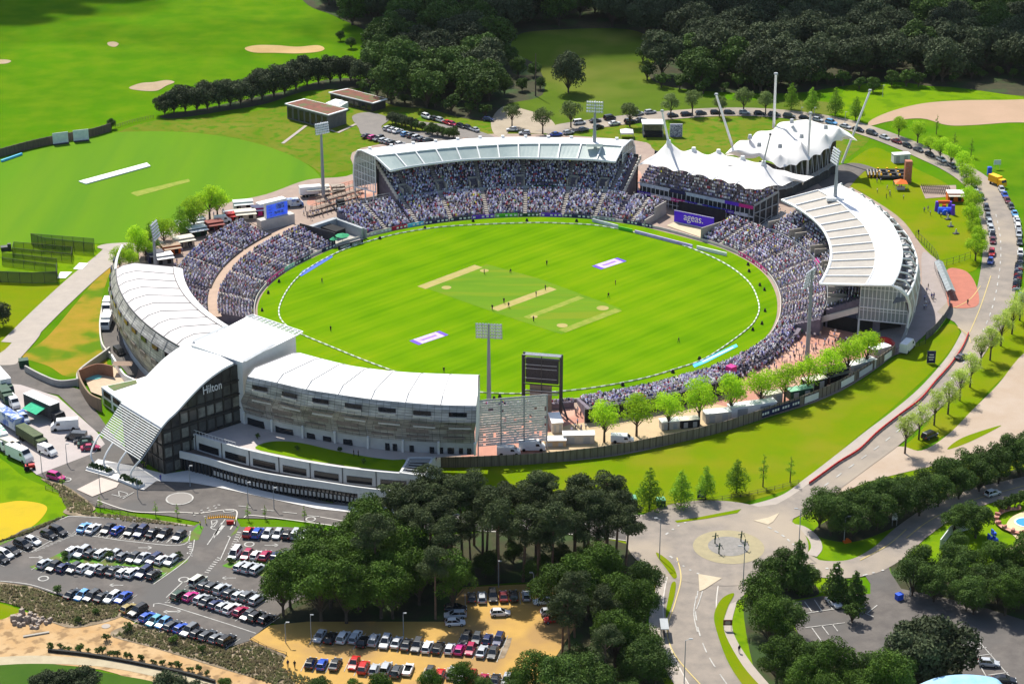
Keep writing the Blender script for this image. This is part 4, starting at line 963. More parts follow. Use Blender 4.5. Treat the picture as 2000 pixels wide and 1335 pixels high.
rv=[HP(p.x,0,p.z-.45) for p in pz];bot=[HP(p.x,0,0) for p in pz]
endtop=HP(24.5,0,20.5)
b.loft([[HP(24.5,0,0)]+bot,[endtop]+rv]).build('glass_side_wall',dark,ho)
def topat(s):
    xs=[p.x for p in pz][::-1];zs_=[p.z for p in pz][::-1]
    return float(np.interp(s,xs,zs_))-.7
b=MB();pn=MB();pn2=MB()
for s in np.arange(.2,24,2.35):b.tube(HP(s,.12,0),HP(s,.12,topat(s)-.1),.16,n=4)
for z_ in(3.6,7.2,10.8,14.4,17.8):
    ss_=[s for s in np.arange(0,24,.3) if topat(s)>z_]
    if ss_:b.tube(HP(min(ss_),.12,z_),HP(max(ss_),.12,z_),.28,n=4)
for i,s in enumerate(np.arange(.5,22,2.35)):
    for j,z_ in enumerate((.4,4.2,7.8,11.4,14.9)):
        if topat(s)>z_+2.6:
            (pn if rng.random()<.55 else pn2).quad(HP(s,.06,z_),HP(s+1.75,.06,z_),HP(s+1.75,.06,z_+2.3),HP(s,.06,z_+2.3))
b.build('mullion',mat('bronze_mullion',(.03,.028,.026),rough=.4),ho);pn.each('window',mat('painted_reflection_window',(.27,.27,.23),(.08,.08,.07),.35,rough=.15),ho);pn2.each('window',mat('dim_window',(.07,.07,.065),(.1,.1,.09),.8,rough=.15),ho)  # brighter panes have reflections painted into their base colour
hs0,hz0=onp(885,452);hs1,hz1=onp(1015,408)
text3('sign_lettering','Hilton',HP(hs0,.4,hz0-.5),HP(hs1,.4,hz1-.5),up*2.9,white,ho)
MB().poly([HP(0,0,0),HP(0,W_+.5,0),HP(0,W_+.5,11.2),HP(0,0,11.2)]).build('entrance_wall',dark,ho)
b=MB()
for o_ in np.linspace(0,W_+.5,8):b.tube(HP(-.12,o_,0),HP(-.12,o_,11),.14,n=4)
for z_ in(3.6,7.2):b.tube(HP(-.12,0,z_),HP(-.12,W_+.5,z_),.2,n=4)
b.build('mullion',MC['bronze_mullion'],ho)
MB().poly([HP(24,W_,0),HP(0,W_,0)]+[HP(p.x,W_,p.z-.7) for p in reversed(pz)]+[HP(24,W_,20)]).build('left_side_wall',dark,ho)
lp=[Vector((pz[-1].x,0,pz[-1].z)),Vector((onp(520,810)[0],0,onp(520,810)[1])),Vector((onp(440,925)[0],0,onp(440,925)[1]))]
lp=resample(cat(lp,8),17);b=MB();b2=MB()
for k,p in enumerate(lp):
    if k in(0,):continue
    b.tube(HP(p.x,.2,p.z),HP(p.x,W_,p.z),.13,n=4)
for o_ in np.linspace(.5,W_,5):b2.path([HP(p.x,o_,p.z-.2) for p in lp],.16,n=4)
b.build('canopy_louvre',white,ho);b2.build('canopy_rib',steel,ho)
for k,(pts) in enumerate((((150,815,None),(118,870,None),(118,925,None),(128,962,.9)),((235,858,None),(212,910,None),(215,960,None),(218,1003,.9)),((330,888,None),(308,945,None),(308,1000,None),(316,1045,.9)),((440,925,None),(408,985,None),(403,1030,None),(405,1072,.9)))):
    off=np.interp(k,(0,3),(W_,.5));tp=HP(lp[-1].x,off,lp[-1].z);bt=G(*zh(pts[-1][0],pts[-1][1]),.6)
    q1=tp.lerp(bt,.33)+hd*-1.3;q2=tp.lerp(bt,.66)+hd*-1.5
    MB().path(cat([tp,q1,q2,bt],5),.22,n=6).build('canopy_leg',white,ho)
pl=mat('planter_white',(.7,.7,.68));shrubm=mat('dark_shrub',(.02,.05,.012),(.04,.07,.02),2,rough=1)
def bushmesh(b,c,r,h,n=120,sz=.35,rg=rng):
    for k in range(n):
        t=rg.uniform(0,2*math.pi);u=rg.random();rr_=r*math.sqrt(rg.random());z_=h*math.sqrt(max(0,1-(rr_/r)**2))*rg.uniform(.3,1)
        p=Vector((c.x+rr_*math.cos(t),c.y+rr_*math.sin(t),c.z+z_));d1=Vector((rg.gauss(0,1),rg.gauss(0,1),rg.gauss(0,1))).normalized();d2=d1.orthogonal().normalized()
        b.quad(p-d1*sz-d2*sz,p+d1*sz-d2*sz,p+d1*sz+d2*sz,p-d1*sz+d2*sz)
for(x0,y0,x1,y1,lab) in((90,990,245,1035,'left'),(315,1070,455,1128,'right')):
    a=G(*zh(x0,y0),0);c=G(*zh(x1,y1),0);e_=empty('entrance_planter',(a+c)/2,'long white planter with dark shrubs under the %s half of the hotel canopy'%lab,'planter','planters under the hotel canopy')
    MB().wall(resample([a,c],4),0,.8,2.2).build('trough',pl,e_);b=MB()
    for t in np.linspace(.12,.88,5):bushmesh(b,a.lerp(c,t)+Vector((0,0,.8)),.8,.9,40,.2)
    b.build('shrubs',shrubm,e_)
sheet('entrance_pavement',[zh(470,1150),zh(560,1085),zh(800,1095),zh(1000,1130),zh(1390,1215),zh(1696,1280),(700,1003),(760,1015),(780,1000),zh(1696,1240),zh(1300,1150),zh(850,1000),zh(620,1035),zh(430,985),zh(150,930),zh(60,1010),zh(200,1050)],Zs(8),mat('pale_entrance_paving',(.62,.6,.57),(.55,.53,.5),.3),smooth=False)
sheet('entrance_pavement',[zh(0,1145),zh(170,1060),zh(300,1100),zh(280,1130),zh(110,1195)],Zs(9),mat('pink_paving',(.5,.42,.36),(.45,.38,.33),.3),smooth=False)
def rz_(x,y,z):return G(*zl(x,y),z)
c4=[rz_(770,762,22.6),rz_(1180,545,22.6),rz_(1560,690,22.6),rz_(1150,893,22.6)]
b=MB().prism(c4,6,22.6);b.build('rear_block',roofwhite,ho)
b=MB()
def slot(p,q,wd):
    d=(q-p).normalized();nn_=Vector((-d.y,d.x,0))*wd;z_=up*.06;b.poly([p-nn_+z_,q-nn_+z_,q+nn_+z_,p+nn_+z_])
slot(rz_(770,735,22.6),rz_(1040,612,22.6),.5);slot(rz_(1165,885,22.6),rz_(1400,752,22.6),.5)
b.build('roof_gutter',steel,ho)
MB().poly([rz_(690,745,20),rz_(690,790,20),rz_(770,762,22.7),rz_(760,730,22.0)]).build('parapet',white,ho)
g4=[rz_(1180,545,22.2),rz_(1232,528,22.2),rz_(1615,658,22.2),rz_(1562,690,22.2)]
b=MB()
for i in range(4):b.tube(g4[i],g4[(i+1)%4],.2,n=4)
for k in range(1,12):b.tube(g4[0].lerp(g4[3],k/12),g4[1].lerp(g4[2],k/12),.14,n=4)
for k in range(1,3):b.tube(g4[0].lerp(g4[1],k/3),g4[3].lerp(g4[2],k/3),.1,n=4)
b.build('roof_pergola',white,ho)
MB().poly([p-up*.1 for p in g4]).build('pergola_glazing',glassa,ho)
# ---- right wing
def Lw(pts,z,n=57):return rail(pts,n,zw,z)
wb=Lw([(150,630),(355,690),(580,735),(820,775),(1060,815),(1310,840),(1580,855),(1860,862)],TZ)
wm=Lw([(150,548),(370,610),(600,655),(820,693),(1060,728),(1310,752),(1580,768),(1860,775)],TZ+3.3)
wt=Lw([(165,285),(380,330),(600,380),(820,415),(1060,450),(1310,475),(1600,497),(1870,503)],TZ+13.6)
wi=Lw([(560,110),(700,148),(850,185),(1000,215),(1300,250),(1600,265),(1895,273)],TZ+13.2)
MB().loft([wb,wm]).build('base_wall',mat('base_wall_render',(.55,.55,.54),(.48,.48,.47),.5),ho)
MB().loft([outw(wm,.3,TZ+3.2),outw(wm,1.3,TZ+6.5),outw(wt,1.2,TZ+10),outw(wt,.5,TZ+12.6),outw(wt,0,TZ+13.6)]).build('mesh_cladding',clad,ho)
MB().loft([wt,outw(wt,-2.5,TZ+14.7),outw(wi,3,TZ+14.2),wi,outw(wi,-.3,TZ+9)]).build('wing_roof',roofwhite,ho)
MB().poly([wb[-1],wm[-1],wt[-1],wi[-1],Vector((wi[-1].x,wi[-1].y,TZ))]).build('end_wall',white,ho)
b=MB();s_=MB();dk=MB();wn=MB();bal=MB()
for k in range(8):
    i=min(56,k*8);b.tube(outw([wb[i]],.4,TZ)[0],outw([wm[i]],.6,TZ+3.4)[0],.28,n=6)
    s_.path([wt[i]+up*.05,outw([wt[i]],-2.5,TZ+14.8)[0],outw([wi[i]],3,TZ+14.3)[0],wi[i]+up*.05],.08,n=4)
    s_.path([outw([wm[i]],.35,TZ+3.3)[0],outw([wm[i]],1.36,TZ+6.5)[0],outw([wt[i]],1.26,TZ+10)[0],wt[i]],.07,n=4)
    if k==7:break
    def seg(rl,d,z0,z1,u0_,u1_,B):
        A1=rl[i+u0_];A2=rl[i+u1_];a_,c_=outw([A1],d,z0)[0],outw([A2],d,z0)[0];B.wall([a_,c_],z0,z1,.12)
    seg(wt,1.05,TZ+11.3,TZ+12.3,2,6,wn);seg(wt,1.35,TZ+10.7,TZ+11.2,2,6,bal)
    seg(wt,1.35,TZ+9.0,TZ+9.3,1,7,dk);seg(wt,1.4,TZ+8.4,TZ+8.75,2,7,bal);seg(wm,1.45,TZ+6.0,TZ+7.6,2,7,dk) if k%2==0 else seg(wm,1.45,TZ+5.9,TZ+7.0,1,6,dk)
    seg(wm,.95,TZ+4.4,TZ+4.9,1,6,dk)
b.each('base_column',white,ho);s_.build('roof_seam',mat('seam_grey',(.35,.34,.33)),ho)
dk.each('dark_panel',mat('brown_mesh_panel',(.16,.13,.11),(.24,.19,.16),1.2,rough=.6),ho);wn.each('bedroom_window',glassd,ho);bal.each('balcony_ledge',concrete_l,ho)
b=MB()
for(x0,x1) in((1,5.8),(9,13.5),(17,19),(21,23),(26,28.2),(36,37),(37.7,38.7),(41.5,42.5),(46,47),(48,49),(50,51.4),(52.5,53.4),(54.3,55.2)):
    i0=int(x0);p=wb[i0].lerp(wb[i0+1],x0-i0);i1=int(x1);q=wb[i1].lerp(wb[i1+1],x1-i1)
    b.wall([outw([p],.25,0)[0],outw([q],.25,0)[0]],TZ+.1,TZ+2.6,.3)
b.each('terrace_door',glassd,ho)
e_=empty('mesh_screen',G(1000,880,0),'see-through lattice screen of pale metal strips continuing the hotel facade beside the timber fence','screen')
q0=G(934,890,0);q1=G(1068,878,0);line=resample([Vector((q0.x,q0.y,0)),Vector((q1.x,q1.y,0))],28);b=MB();fr_=MB()
for k in range(27):
    for z_ in np.arange(2.6,14,.62):
        if rng.random()<.94:b.wall([line[k],line[k+1]],z_,z_+rng.uniform(.46,.6),.05)
for k in(0,9,18,27):fr_.tube(line[k],line[k]+up*14.2,.16)
for z_ in(2.5,8,14):fr_.path([p+up*z_ for p in line[::9]],.1,n=4)
b.build('lattice',mat('pale_lattice_strip',(.85,.78,.72),(.7,.64,.6),.8,rough=.5),e_);fr_.build('frame',steel,e_)
# ---- podium
pt=[G(*zh(820,750),TZ+.6),G(*zh(930,785),TZ+.6),G(*zw(110,822),TZ+.6),G(*zw(360,880),TZ+.6),G(*zw(630,930),TZ+.6),G(*zw(910,972),TZ+.6),G(*zw(1200,1003),TZ+.6),G(*zw(1480,1022),TZ+.6)]
pt=resample(cat(pt,6),61);ptb=[Vector((p.x,p.y,3.9)) for p in pt]
bm_=[G(*zh(725,866),5),G(*zh(900,908),5),G(*zh(1100,967),5),G(*zh(1300,1014),5),G(*zh(1500,1048),5),G(*zw(700,1062),5),G(*zw(950,1100),5),G(*zw(1200,1130),5),G(*zw(1440,1152),5)]
bm_=resample(cat(bm_,6),61)
wallw=mat('podium_white_render',(.62,.62,.6),(.54,.54,.53),.4)
MB().wall(pt,3.9,TZ+.9,.5).build('podium_wall',wallw,ho)
MB().wall([Vector((p.x,p.y,0)) for p in bm_],3.3,5.0,.4).build('balcony_parapet',wallw,ho)
MB().loft([[Vector((p.x,p.y,4.0)) for p in pt],[Vector((p.x,p.y,4.0)) for p in bm_]]).build('balcony_floor',mat('brown_deck',(.16,.12,.1),(.12,.1,.085),.6),ho)
k45=47
MB().wall([Vector((p.x,p.y,0)) for p in outw(bm_,-.5,0)[:k45]],0,3.4,.2).build('ground_floor_glazing',glassd,ho)
MB().wall([Vector((p.x,p.y,0)) for p in outw(bm_,-.05,0)[k45-1:]],0,3.35,.3).build('ground_floor_wall',wallw,ho)
b=MB();lt=MB();lowr=outw(bm_,-.25,0)
for k in range(0,k45,1):b.tube(lowr[k],lowr[k]+up*3.4,.13 if k%4 else.22,n=4)
for k in range(9,k45-1):lt.wall([lowr[k],lowr[k].lerp(lowr[k+1],.7)],.9,2.0,.08)
b.build('ground_floor_mullion',MC['bronze_mullion'],ho);lt.build('window_blind',mat('pale_blind',(.45,.43,.4)),ho)
b=MB();jl=MB();o1=outw(pt,.32,0)
for k in range(2,59,8):
    if k+6<61:b.wall(o1[k:k+7],4.4,6.1,.1)
    jl.tube(o1[k-1]+up*3.95,o1[k-1]+up*(TZ+.85),.12,n=4)
b.each('podium_window',glassd,ho);jl.each('expansion_joint',dsteel,ho)
deck=[G(*zh(820,745),TZ),G(*zh(1130,640),TZ)]+[w_.copy() for w_ in wb[::8]]+[G(*zw(1900,862),TZ),G(*zw(1560,890),TZ),Vector((pt[-1].x,pt[-1].y,TZ))]+[Vector((p.x,p.y,TZ)) for p in reversed(pt[::6])]
o=MB().poly(deck);me_o=o.build('terrace_deck',mat('terrace_paving',(.5,.44,.41),(.43,.38,.36),.25),ho)
bm=bmesh.new();bm.from_mesh(me_o.data);bmesh.ops.triangulate(bm,faces=bm.faces[:]);bm.to_mesh(me_o.data);bm.free()
lawn=cat(GP([(225,822),(280,782),(390,766),(560,778),(800,832),(1060,882),(1250,905),(1345,905),(1310,985),(1200,984),(900,950),(600,903),(400,865)],TZ+.05,zw),3,True)
me_o=MB().poly(lawn).build('terrace_lawn',g_bright,ho)
bm=bmesh.new();bm.from_mesh(me_o.data);bmesh.ops.triangulate(bm,faces=bm.faces[:]);bm.to_mesh(me_o.data);bm.free()
b=MB()
for(x,y) in((1365,885),(1345,985)):pass
q4=[G(*zw(x,y),TZ+1.2) for x,y in((1370,890),(1545,890),(1480,1025),(1305,1000))]
for i in range(4):b.wall([q4[i],q4[(i+1)%4]],TZ,TZ+1.3,.5)
b.build('stair_well_wall',wallw,ho)
MB().poly([p-up*1.1 for p in q4]).build('stair_well_floor',dsteel,ho);b=MB()
for k in range(6):b.tube(q4[0].lerp(q4[3],(k+.5)/6),q4[1].lerp(q4[2],(k+.5)/6),.15,n=4)
b.build('stair_well_grille',steel,ho)
sd=[pt[-1],G(*zw(1560,890),TZ+.6)];MB().wall(sd,0,TZ+.9,.4).build('podium_end_wall',wallw,ho)
sd2=[Vector((bm_[-1].x,bm_[-1].y,0)),Vector((G(*zw(1600,920),3).x,G(*zw(1600,920),3).y,0))];MB().wall(sd2,0,5,.3).build('podium_end_wall',wallw,ho)
b=MB();rr2=[p+up*1.1 for p in pt[:14]]
for p in pt[:14]:b.tube(p+up*.2,p+up*1.2,.04,n=4)
b.path([p+up*.1 for p in rr2],.05,n=4);b.build('terrace_railing',white,ho)
# ---- left wing
az0,az1=189.3,223
nL=41
lw=lambda r,z,a0=az0,a1=az1:PLrail(a0,a1,r,z,nL)
MB().loft([lw(110.0,15.4),lw(108.2,16.4),lw(105,16.9),lw(95,15.2),lw(92.6,14.4),lw(92.6,9)]).build('wing_roof',roofpink,ho)
b=MB()
for a in np.linspace(az0,az1,11):b.path([PL(a,110,15.45),PL(a,108.2,16.46),PL(a,105,16.96),PL(a,95,15.26)],.08,n=4)
b.path(PLrail(az0,az1,95,15.3,30),.14,n=4);b.build('roof_seam',mat('seam_dark',(.12,.11,.11)),ho)
MB().path(PLrail(az0,az1,110.1,15.4,30),.2,n=4).build('roof_gutter',dsteel,ho)
MB().loft([lw(92.55,14.5),lw(94.9,15.25)]).build('roof_edge_strip',roofwhite,ho).location+=Vector((0,0,.08))
f0=180.5
MB().loft([lw(109.5,.9,f0),lw(111.6,6,f0),lw(112.2,9.5,f0),lw(111.6,13,f0),lw(110.2,15.3,f0)]).build('mesh_cladding',clad,ho)
MB().loft([lw(110,0,190),lw(109.6,3,190)]).build('base_wall',MC['base_wall_render'],ho)
MB().path(PLrail(f0-1,az0,110.2,15.4,12),.3,n=5).build('screen_top_rail',white,ho)
wn=MB();dk=MB();s_=MB()
for k,a in enumerate(np.linspace(f0,az1-2,13)):
    da=1.0
    wn.wall([PL(a+.6,111.9,0),PL(a+2.1,111.9,0)],12.0,13.2,.25)
    dk.wall([PL(a+.5,112.45,0),PL(a+2.2,112.45,0)],8.2,9.4,.12)
    MB().path([PL(a,109.6,1.2),PL(a,111.7,6),PL(a,112.3,9.5),PL(a,111.7,13),PL(a,110.3,15.3)],.07,n=4).build('cladding_seam',MC['seam_grey'],ho)
wn.each('bedroom_window',glassd,ho);dk.each('dark_panel',MC['brown_mesh_panel'],ho)
MB().poly([PL(az0,92.7,0),PL(az0,109.8,0),PL(az0,109.8,15.2),PL(az0,105,16.8),PL(az0,92.7,14.4)]).build('end_wall',white,ho)
# ---- spa courtyard left of the arch
sp=empty('spa_courtyard',G(*zh(200,420),0),'walled spa courtyard with timber clad curved wall and small pool left of the hotel','courtyard building')
cw=rail([(8,300,3.5),(30,370,3.5),(90,460,3.5),(170,500,3.5)],20,zh);MB().wall([Vector((p.x,p.y,0)) for p in cw],0,3.5,.4).build('curved_wall',mat('timber_cladding',(.3,.2,.12),(.2,.14,.09),1.2,stretch=((4,4,.2),0)),sp)
MB().wall([Vector((p.x,p.y,0)) for p in rail([(15,295,3.7),(140,250,3.7),(250,265,3.7)],10,zh)],0,3.6,.35).build('rear_wall',redbrick,sp)
b=MB().poly([G(*zh(x,y),.6) for x,y in((30,300),(250,270),(420,365),(180,480),(100,450))]);b.build('sun_deck',mat('sandy_deck',(.5,.38,.26),(.42,.33,.23),1),sp)
q=G(*zh(105,345),.7);MB().poly([q+Vector((2.6*math.cos(t),1.7*math.sin(t),0)) for t in np.linspace(0,2*math.pi,18)[:-1]]).build('pool',mat('pool_water',(.2,.6,.55),rough=.1),sp)
bx4=[G(*zh(x,y),4.6) for x,y in((172,415),(420,362),(520,330),(320,520))]
b=MB().prism(bx4,0,4.6);b.build('white_block',white,sp)
MB().poly([p+up*.1 for p in[G(*zh(x,y),4.6) for x,y in((215,410),(418,368),(425,392),(262,445))]]).build('planted_roof',mat('sedum_roof',(.07,.14,.03),(.15,.14,.06),1),sp)
b=MB()
p0,p1=bx4[0],bx4[3];dd=(p1-p0);dd.z=0;no=Vector((-dd.y,dd.x,0)).normalized()
if no.y>0:no=-no
for t in(.1,.55):
    a_=p0+dd*t+no*.08;c_=p0+dd*(t+.35)+no*.08
    for z_ in(.5,2.7):b.poly([Vector((a_.x,a_.y,z_)),Vector((c_.x,c_.y,z_)),Vector((c_.x,c_.y,z_+1.5)),Vector((a_.x,a_.y,z_+1.5))])
b.each('window',glassd,sp)
MB().wall([Vector((p.x,p.y,0)) for p in rail([(245,185,2.5),(290,260,2.5),(340,330,2.5),(430,370,2.5)],16,zh)],0,2.5,.4).build('curved_white_wall',white,sp)
MB().poly([q+Vector((x,y,0)) for x,y in((5,1.5),(10,1.5),(10,4.5),(5,4.5))]).build('timber_roof',mat('brown_flat_roof',(.25,.17,.12),(.2,.14,.1),1),sp).location+=Vector((0,0,2.4))
# ---------------- people ----------------
skin=mat('skin',(.45,.27,.18));hairm=mat('hair',(.04,.025,.015))
SH={'white':(.75,.75,.76),'navy':(.02,.03,.1),'black':(.015,.015,.018),'blue':(.09,.1,.36),'lavender':(.42,.38,.58),'red':(.4,.04,.06),'grey':(.25,.23,.25),'pink':(.6,.35,.45),'tan':(.48,.4,.32),'yellow':(.75,.7,.05),'green':(.04,.2,.08),'pale blue':(.48,.5,.72)}
SM={k:mat('cloth_'+k.replace(' ','_'),v,rough=.9) for k,v in SH.items()}
def person_mesh(name,pose):
    """one continuous skinned body, about 1.75 m"""
    J={};E=[]
    def j(n,x,y,z,r,par=None):
        J[n]=(x,y,z,r);
        if par:E.append((par,n))
    lg={'stand':((.02,0),(-.02,0)),'walk':((.2,-.05),(-.22,.05)),'sit':None,'wide':((.08,.03),(-.08,-.03)),'crouch':None}[pose]
    if pose=='sit':
        j('pel',0,0,.5,.15)
        for s,n in((1,'l'),(-1,'r')):
            j('hip'+n,.0,s*.1,.5,.1,'pel');j('kn'+n,.42,s*.12,.5,.075,'hip'+n);j('an'+n,.44,s*.12,.08,.05,'kn'+n);j('to'+n,.58,s*.13,.04,.045,'an'+n)
        h=.5
    elif pose=='crouch':
        j('pel',-.15,0,.62,.15)
        for s,n in((1,'l'),(-1,'r')):
            j('hip'+n,-.13,s*.12,.6,.1,'pel');j('kn'+n,.2,s*.22,.45,.075,'hip'+n);j('an'+n,-.02,s*.22,.08,.05,'kn'+n);j('to'+n,.14,s*.24,.04,.045,'an'+n)
        h=.58
    else:
        j('pel',0,0,.95,.15);w_=.1 if pose!='wide' else.22
        for i,(s,n) in enumerate(((1,'l'),(-1,'r'))):
            a_=lg[i];j('hip'+n,0,s*.1,.9,.1,'pel');j('kn'+n,a_[0]*.7+.03,s*(.1+w_)/2,.5,.075,'hip'+n);j('an'+n,a_[0]*1.3,s*w_,.08,.05,'kn'+n);j('to'+n,a_[0]*1.3+.15,s*(w_+.01),.04,.045,'an'+n)
        h=.95
    lean=.22 if pose=='crouch' else.0
    j('bel',lean*.3,0,h+.16,.145,'pel');j('che',lean*.8,0,h+.38,.165,'bel');j('nec',lean,0,h+.53,.06,'che');j('hea',lean+.03,0,h+.66,.1,'nec');j('top',lean+.02,0,h+.76,.08,'hea')
    for s,n in((1,'l'),(-1,'r')):
        j('sh'+n,lean*.85,s*.19,h+.44,.065,'che')
        if pose=='sit':e,w2=(.08,s*.24,h+.17),(.28,s*.16,h+.12)
        elif pose=='crouch':e,w2=(.3,s*.24,h+.2),(.3,s*.16,h-.04)
        elif pose=='walk':e,w2=(-s*.1,s*.25,h+.17),(s*.02-s*.14,s*.24,h-.06)
        elif pose=='wide':e,w2=(.06,s*.3,h+.2),(.2,s*.16,h+.06)
        else:e,w2=(-.02,s*.24,h+.17),(.06,s*.25,h-.07)
        j('el'+n,*e,.045,'sh'+n);j('wr'+n,*w2,.035,'el'+n);j('ha'+n,w2[0]+.03,w2[1],w2[2]-.09,.038,'wr'+n)
    names=list(J);idx={n:i for i,n in enumerate(names)}
    me=bpy.data.meshes.new(name+'_rig');me.from_pydata([J[n][:3] for n in names],[(idx[a],idx[b_]) for a,b_ in E],[])
    o=bpy.data.objects.new(name+'_rig',me);COL.objects.link(o)
    md=o.modifiers.new('s','SKIN');o.modifiers.new('u','SUBSURF').levels=1;o.modifiers['u'].render_levels=1
    for i,n in enumerate(names):
        r=J[n][3];me.skin_vertices[0].data[i].radius=(r,r*(1.25 if n in('che','bel','pel') else 1));me.skin_vertices[0].data[i].use_root=(i==0)
    bpy.context.view_layer.update();dg=bpy.context.evaluated_depsgraph_get()
    nm=bpy.data.meshes.new_from_object(o.evaluated_get(dg));nm.name=name
    bpy.data.objects.remove(o)
    nm.materials.clear()
    for m_ in(skin,SM['white'],SM['navy'],hairm):nm.materials.append(m_)
    for p in nm.polygons:
        c=p.center;z=c.z-h
        if z>.72 or(z>.6 and c.x<lean-.0):p.material_index=3
        elif z>.52:p.material_index=0
        elif z>.02 and not(abs(c.y)>.15 and z<.22 and(c.x>.1 or z<.12)):p.material_index=1
        elif abs(c.y)>.205 and z>-.25 and pose in('stand','walk'):p.material_index=0
        elif c.z<.07:p.material_index=3
        else:p.material_index=2
    nm.polygons.foreach_set('use_smooth',[True]*len(nm.polygons));nm.update()
    return nm
PM={p:person_mesh('person_'+p,p) for p in('stand','walk','sit','wide','crouch')}
NP=[0]
def person(x,y,z,face,top,legs,pose,label,group=None,scale=1.0):
    o=bpy.data.objects.new('person',PM[pose]);COL.objects.link(o)
    o.location=(x,y,z);o.rotation_euler=(0,0,face);o.scale=(scale,)*3
    for i,m_ in((1,SM[top]),(2,SM[legs])):
        o.material_slots[i].link='OBJECT';o.material_slots[i].material=m_
    tag(o,label,'person',group);NP[0]+=1
    return o
def ppl(px,py,top='navy',legs='navy',pose='stand',label='',face=None,z=Zs(6),group=None):
    g=G(px,py,z);return person(g.x,g.y,z,face if face is not None else rng.uniform(0,6.28),top,legs,pose,label,group)
FLD=[zk(0,0)]
def q5(x,y):return(650+x*.35,430+y*.35)
for(x,y,ps,lb) in((845,300,'stand','fielder in dark kit standing beside the light strip at the upper left of the square'),(990,294,'crouch','crouching fielder in dark kit just above the cut square'),(1194,252,'stand','fielder in dark kit on the open grass above the middle pitch'),
                   (1577,362,'stand','fielder in dark kit below the upper right purple mat'),(1538,433,'wide','fielder in dark kit with legs apart, lower of the two right of the square'),(1186,390,'stand','player in dark kit at the far end of the middle pitch'),
                   (1135,425,'wide','batsman with legs apart near the far end of the middle pitch'),(955,463,'walk','player in dark kit left of the near half of the middle pitch'),(981,488,'wide','player on the near half of the middle pitch'),(890,500,'stand','umpire in dark clothes at the near end of the middle pitch'),
                   (1120,565,'stand','fielder in dark kit at the lower edge of the cut square'),(1930,684,'walk','fielder in dark kit alone at the lower right of the field'),(620,850,'wide','fielder near the boundary rope above the hotel wing roof')):
    ppl(*q5(x,y),'black','black',ps,lb,z=Zs(7),group='cricketers on the field')
ppl(629,553,'black','navy','walk','fielder in dark kit at the far left of the field below the blue mat',z=Zs(7),group='cricketers on the field')
ppl(646,647,'black','black','stand','fielder in dark kit at the left of the field above the hotel roof',z=Zs(7),group='cricketers on the field')
tops=list(SH);wts=[28,10,10,5,22,2,9,4,9,.6,.6,7]
def rt():return rng.choices(tops,wts)[0]
def scatter(n,poly,where,z=Zs(5),grp=None,poses=('stand','walk','stand'),exclude=None):
    xs=[p[0] for p in poly];ys=[p[1] for p in poly];c=0
    while c<n:
        x,y=rng.uniform(min(xs),max(xs)),rng.uniform(min(ys),max(ys));ins=False;j=len(poly)-1
        for i in range(len(poly)):
            if(poly[i][1]>y)!=(poly[j][1]>y) and x<(poly[j][0]-poly[i][0])*(y-poly[i][1])/(poly[j][1]-poly[i][1])+poly[i][0]:ins=not ins
            j=i
        if not ins:continue
        c+=1;t=rt();l=rng.choice(('navy','black','tan','navy','grey'));ps=rng.choice(poses)
        ppl(x,y,t,l,ps,'%s person in %s top, %s trousers, %s'%({'walk':'walking','stand':'standing','sit':'sitting','wide':'standing'}[ps],t,l,where),z=z,group=grp)
scatter(60,[(1470,735),(1500,690),(1555,650),(1600,655),(1590,690),(1540,720),(1490,745)],'on the red plaza by the terrace',grp='people on the red plaza')
scatter(26,[(1590,650),(1680,655),(1700,665),(1640,700),(1590,690)],'on the plaza under grandstand',grp='people on the red plaza')
scatter(10,[(1100,800),(1125,800),(1150,835),(1120,850),(1105,830)],'on the paved corner behind the big screen',grp='people behind the big screen')
scatter(40,[(330,520),(350,470),(400,430),(470,400),(500,430),(420,460),(372,490),(350,525)],'by the food stalls',grp='people at the food stalls')
scatter(36,[(590,410),(650,395),(710,380),(700,400),(640,420),(600,435),(575,425)],'between screen and far grandstand',grp='people behind the corner terrace')
scatter(12,[(1710,345),(1760,360),(1770,395),(1730,395),(1700,365)],'on the lawn near the inflatables',z=Zs(3),grp='people on the play lawn')
scatter(8,[(1780,380),(1850,400),(1860,450),(1800,420)],'on the play lawn among the inflatables',z=Zs(3),grp='people on the play lawn')
scatter(12,[(1795,560),(1830,560),(1830,600),(1800,620)],'behind the right grandstand',grp='people behind the right grandstand')
scatter(8,[(1300,262),(1330,268),(1330,258)],'in front of the small stage',z=Zs(3),grp='people by the stage')
for(x,y,s_) in((691,890,'left'),(700,891,'right')):
    ppl(x,y,'black','black','stand','%s of two people in black on the hotel terrace beside the lawn'%s_,z=TZ+.06)
ppl(438,895+370-0,'black','black','stand','lone pedestrian in dark clothes') if False else None
ppl(*zc_(410,1158),'black','navy','walk','pedestrian in black walking on the curved footpath beside the south road')
ppl(*zg(1685,470),'black','navy','stand','person in dark clothes at the foot of the red surfaced approach')
ppl(*zg(1410,80),'black','black','stand','person in black standing alone on the lawn behind the right grandstand',z=Zs(2))
ppl(*za(1607,1240),'navy','black','stand','left one of the two people at the corner of the yellow car park')
ppl(*za(1645,1245),'black','black','walk','right one of the two people at the corner of the yellow car park')
ppl(*za(1118,460),'yellow','black','stand','steward in yellow jacket left of the car park entrance')
ppl(*za(1148,440),'yellow','yellow','stand','steward in yellow beside the cones at the car park entrance')
ppl(*za(1315,450),'yellow','black','stand','steward in yellow jacket right of the car park entrance')
ppl(*za(800,135),'black','black','stand','person in black left by the hotel entrance')
ppl(*za(815,132),'black','black','stand','person in black right by the hotel entrance')
ppl(*za(897,200),'blue','blue','stand','person in blue on the pale pavement below the glass hotel corner')
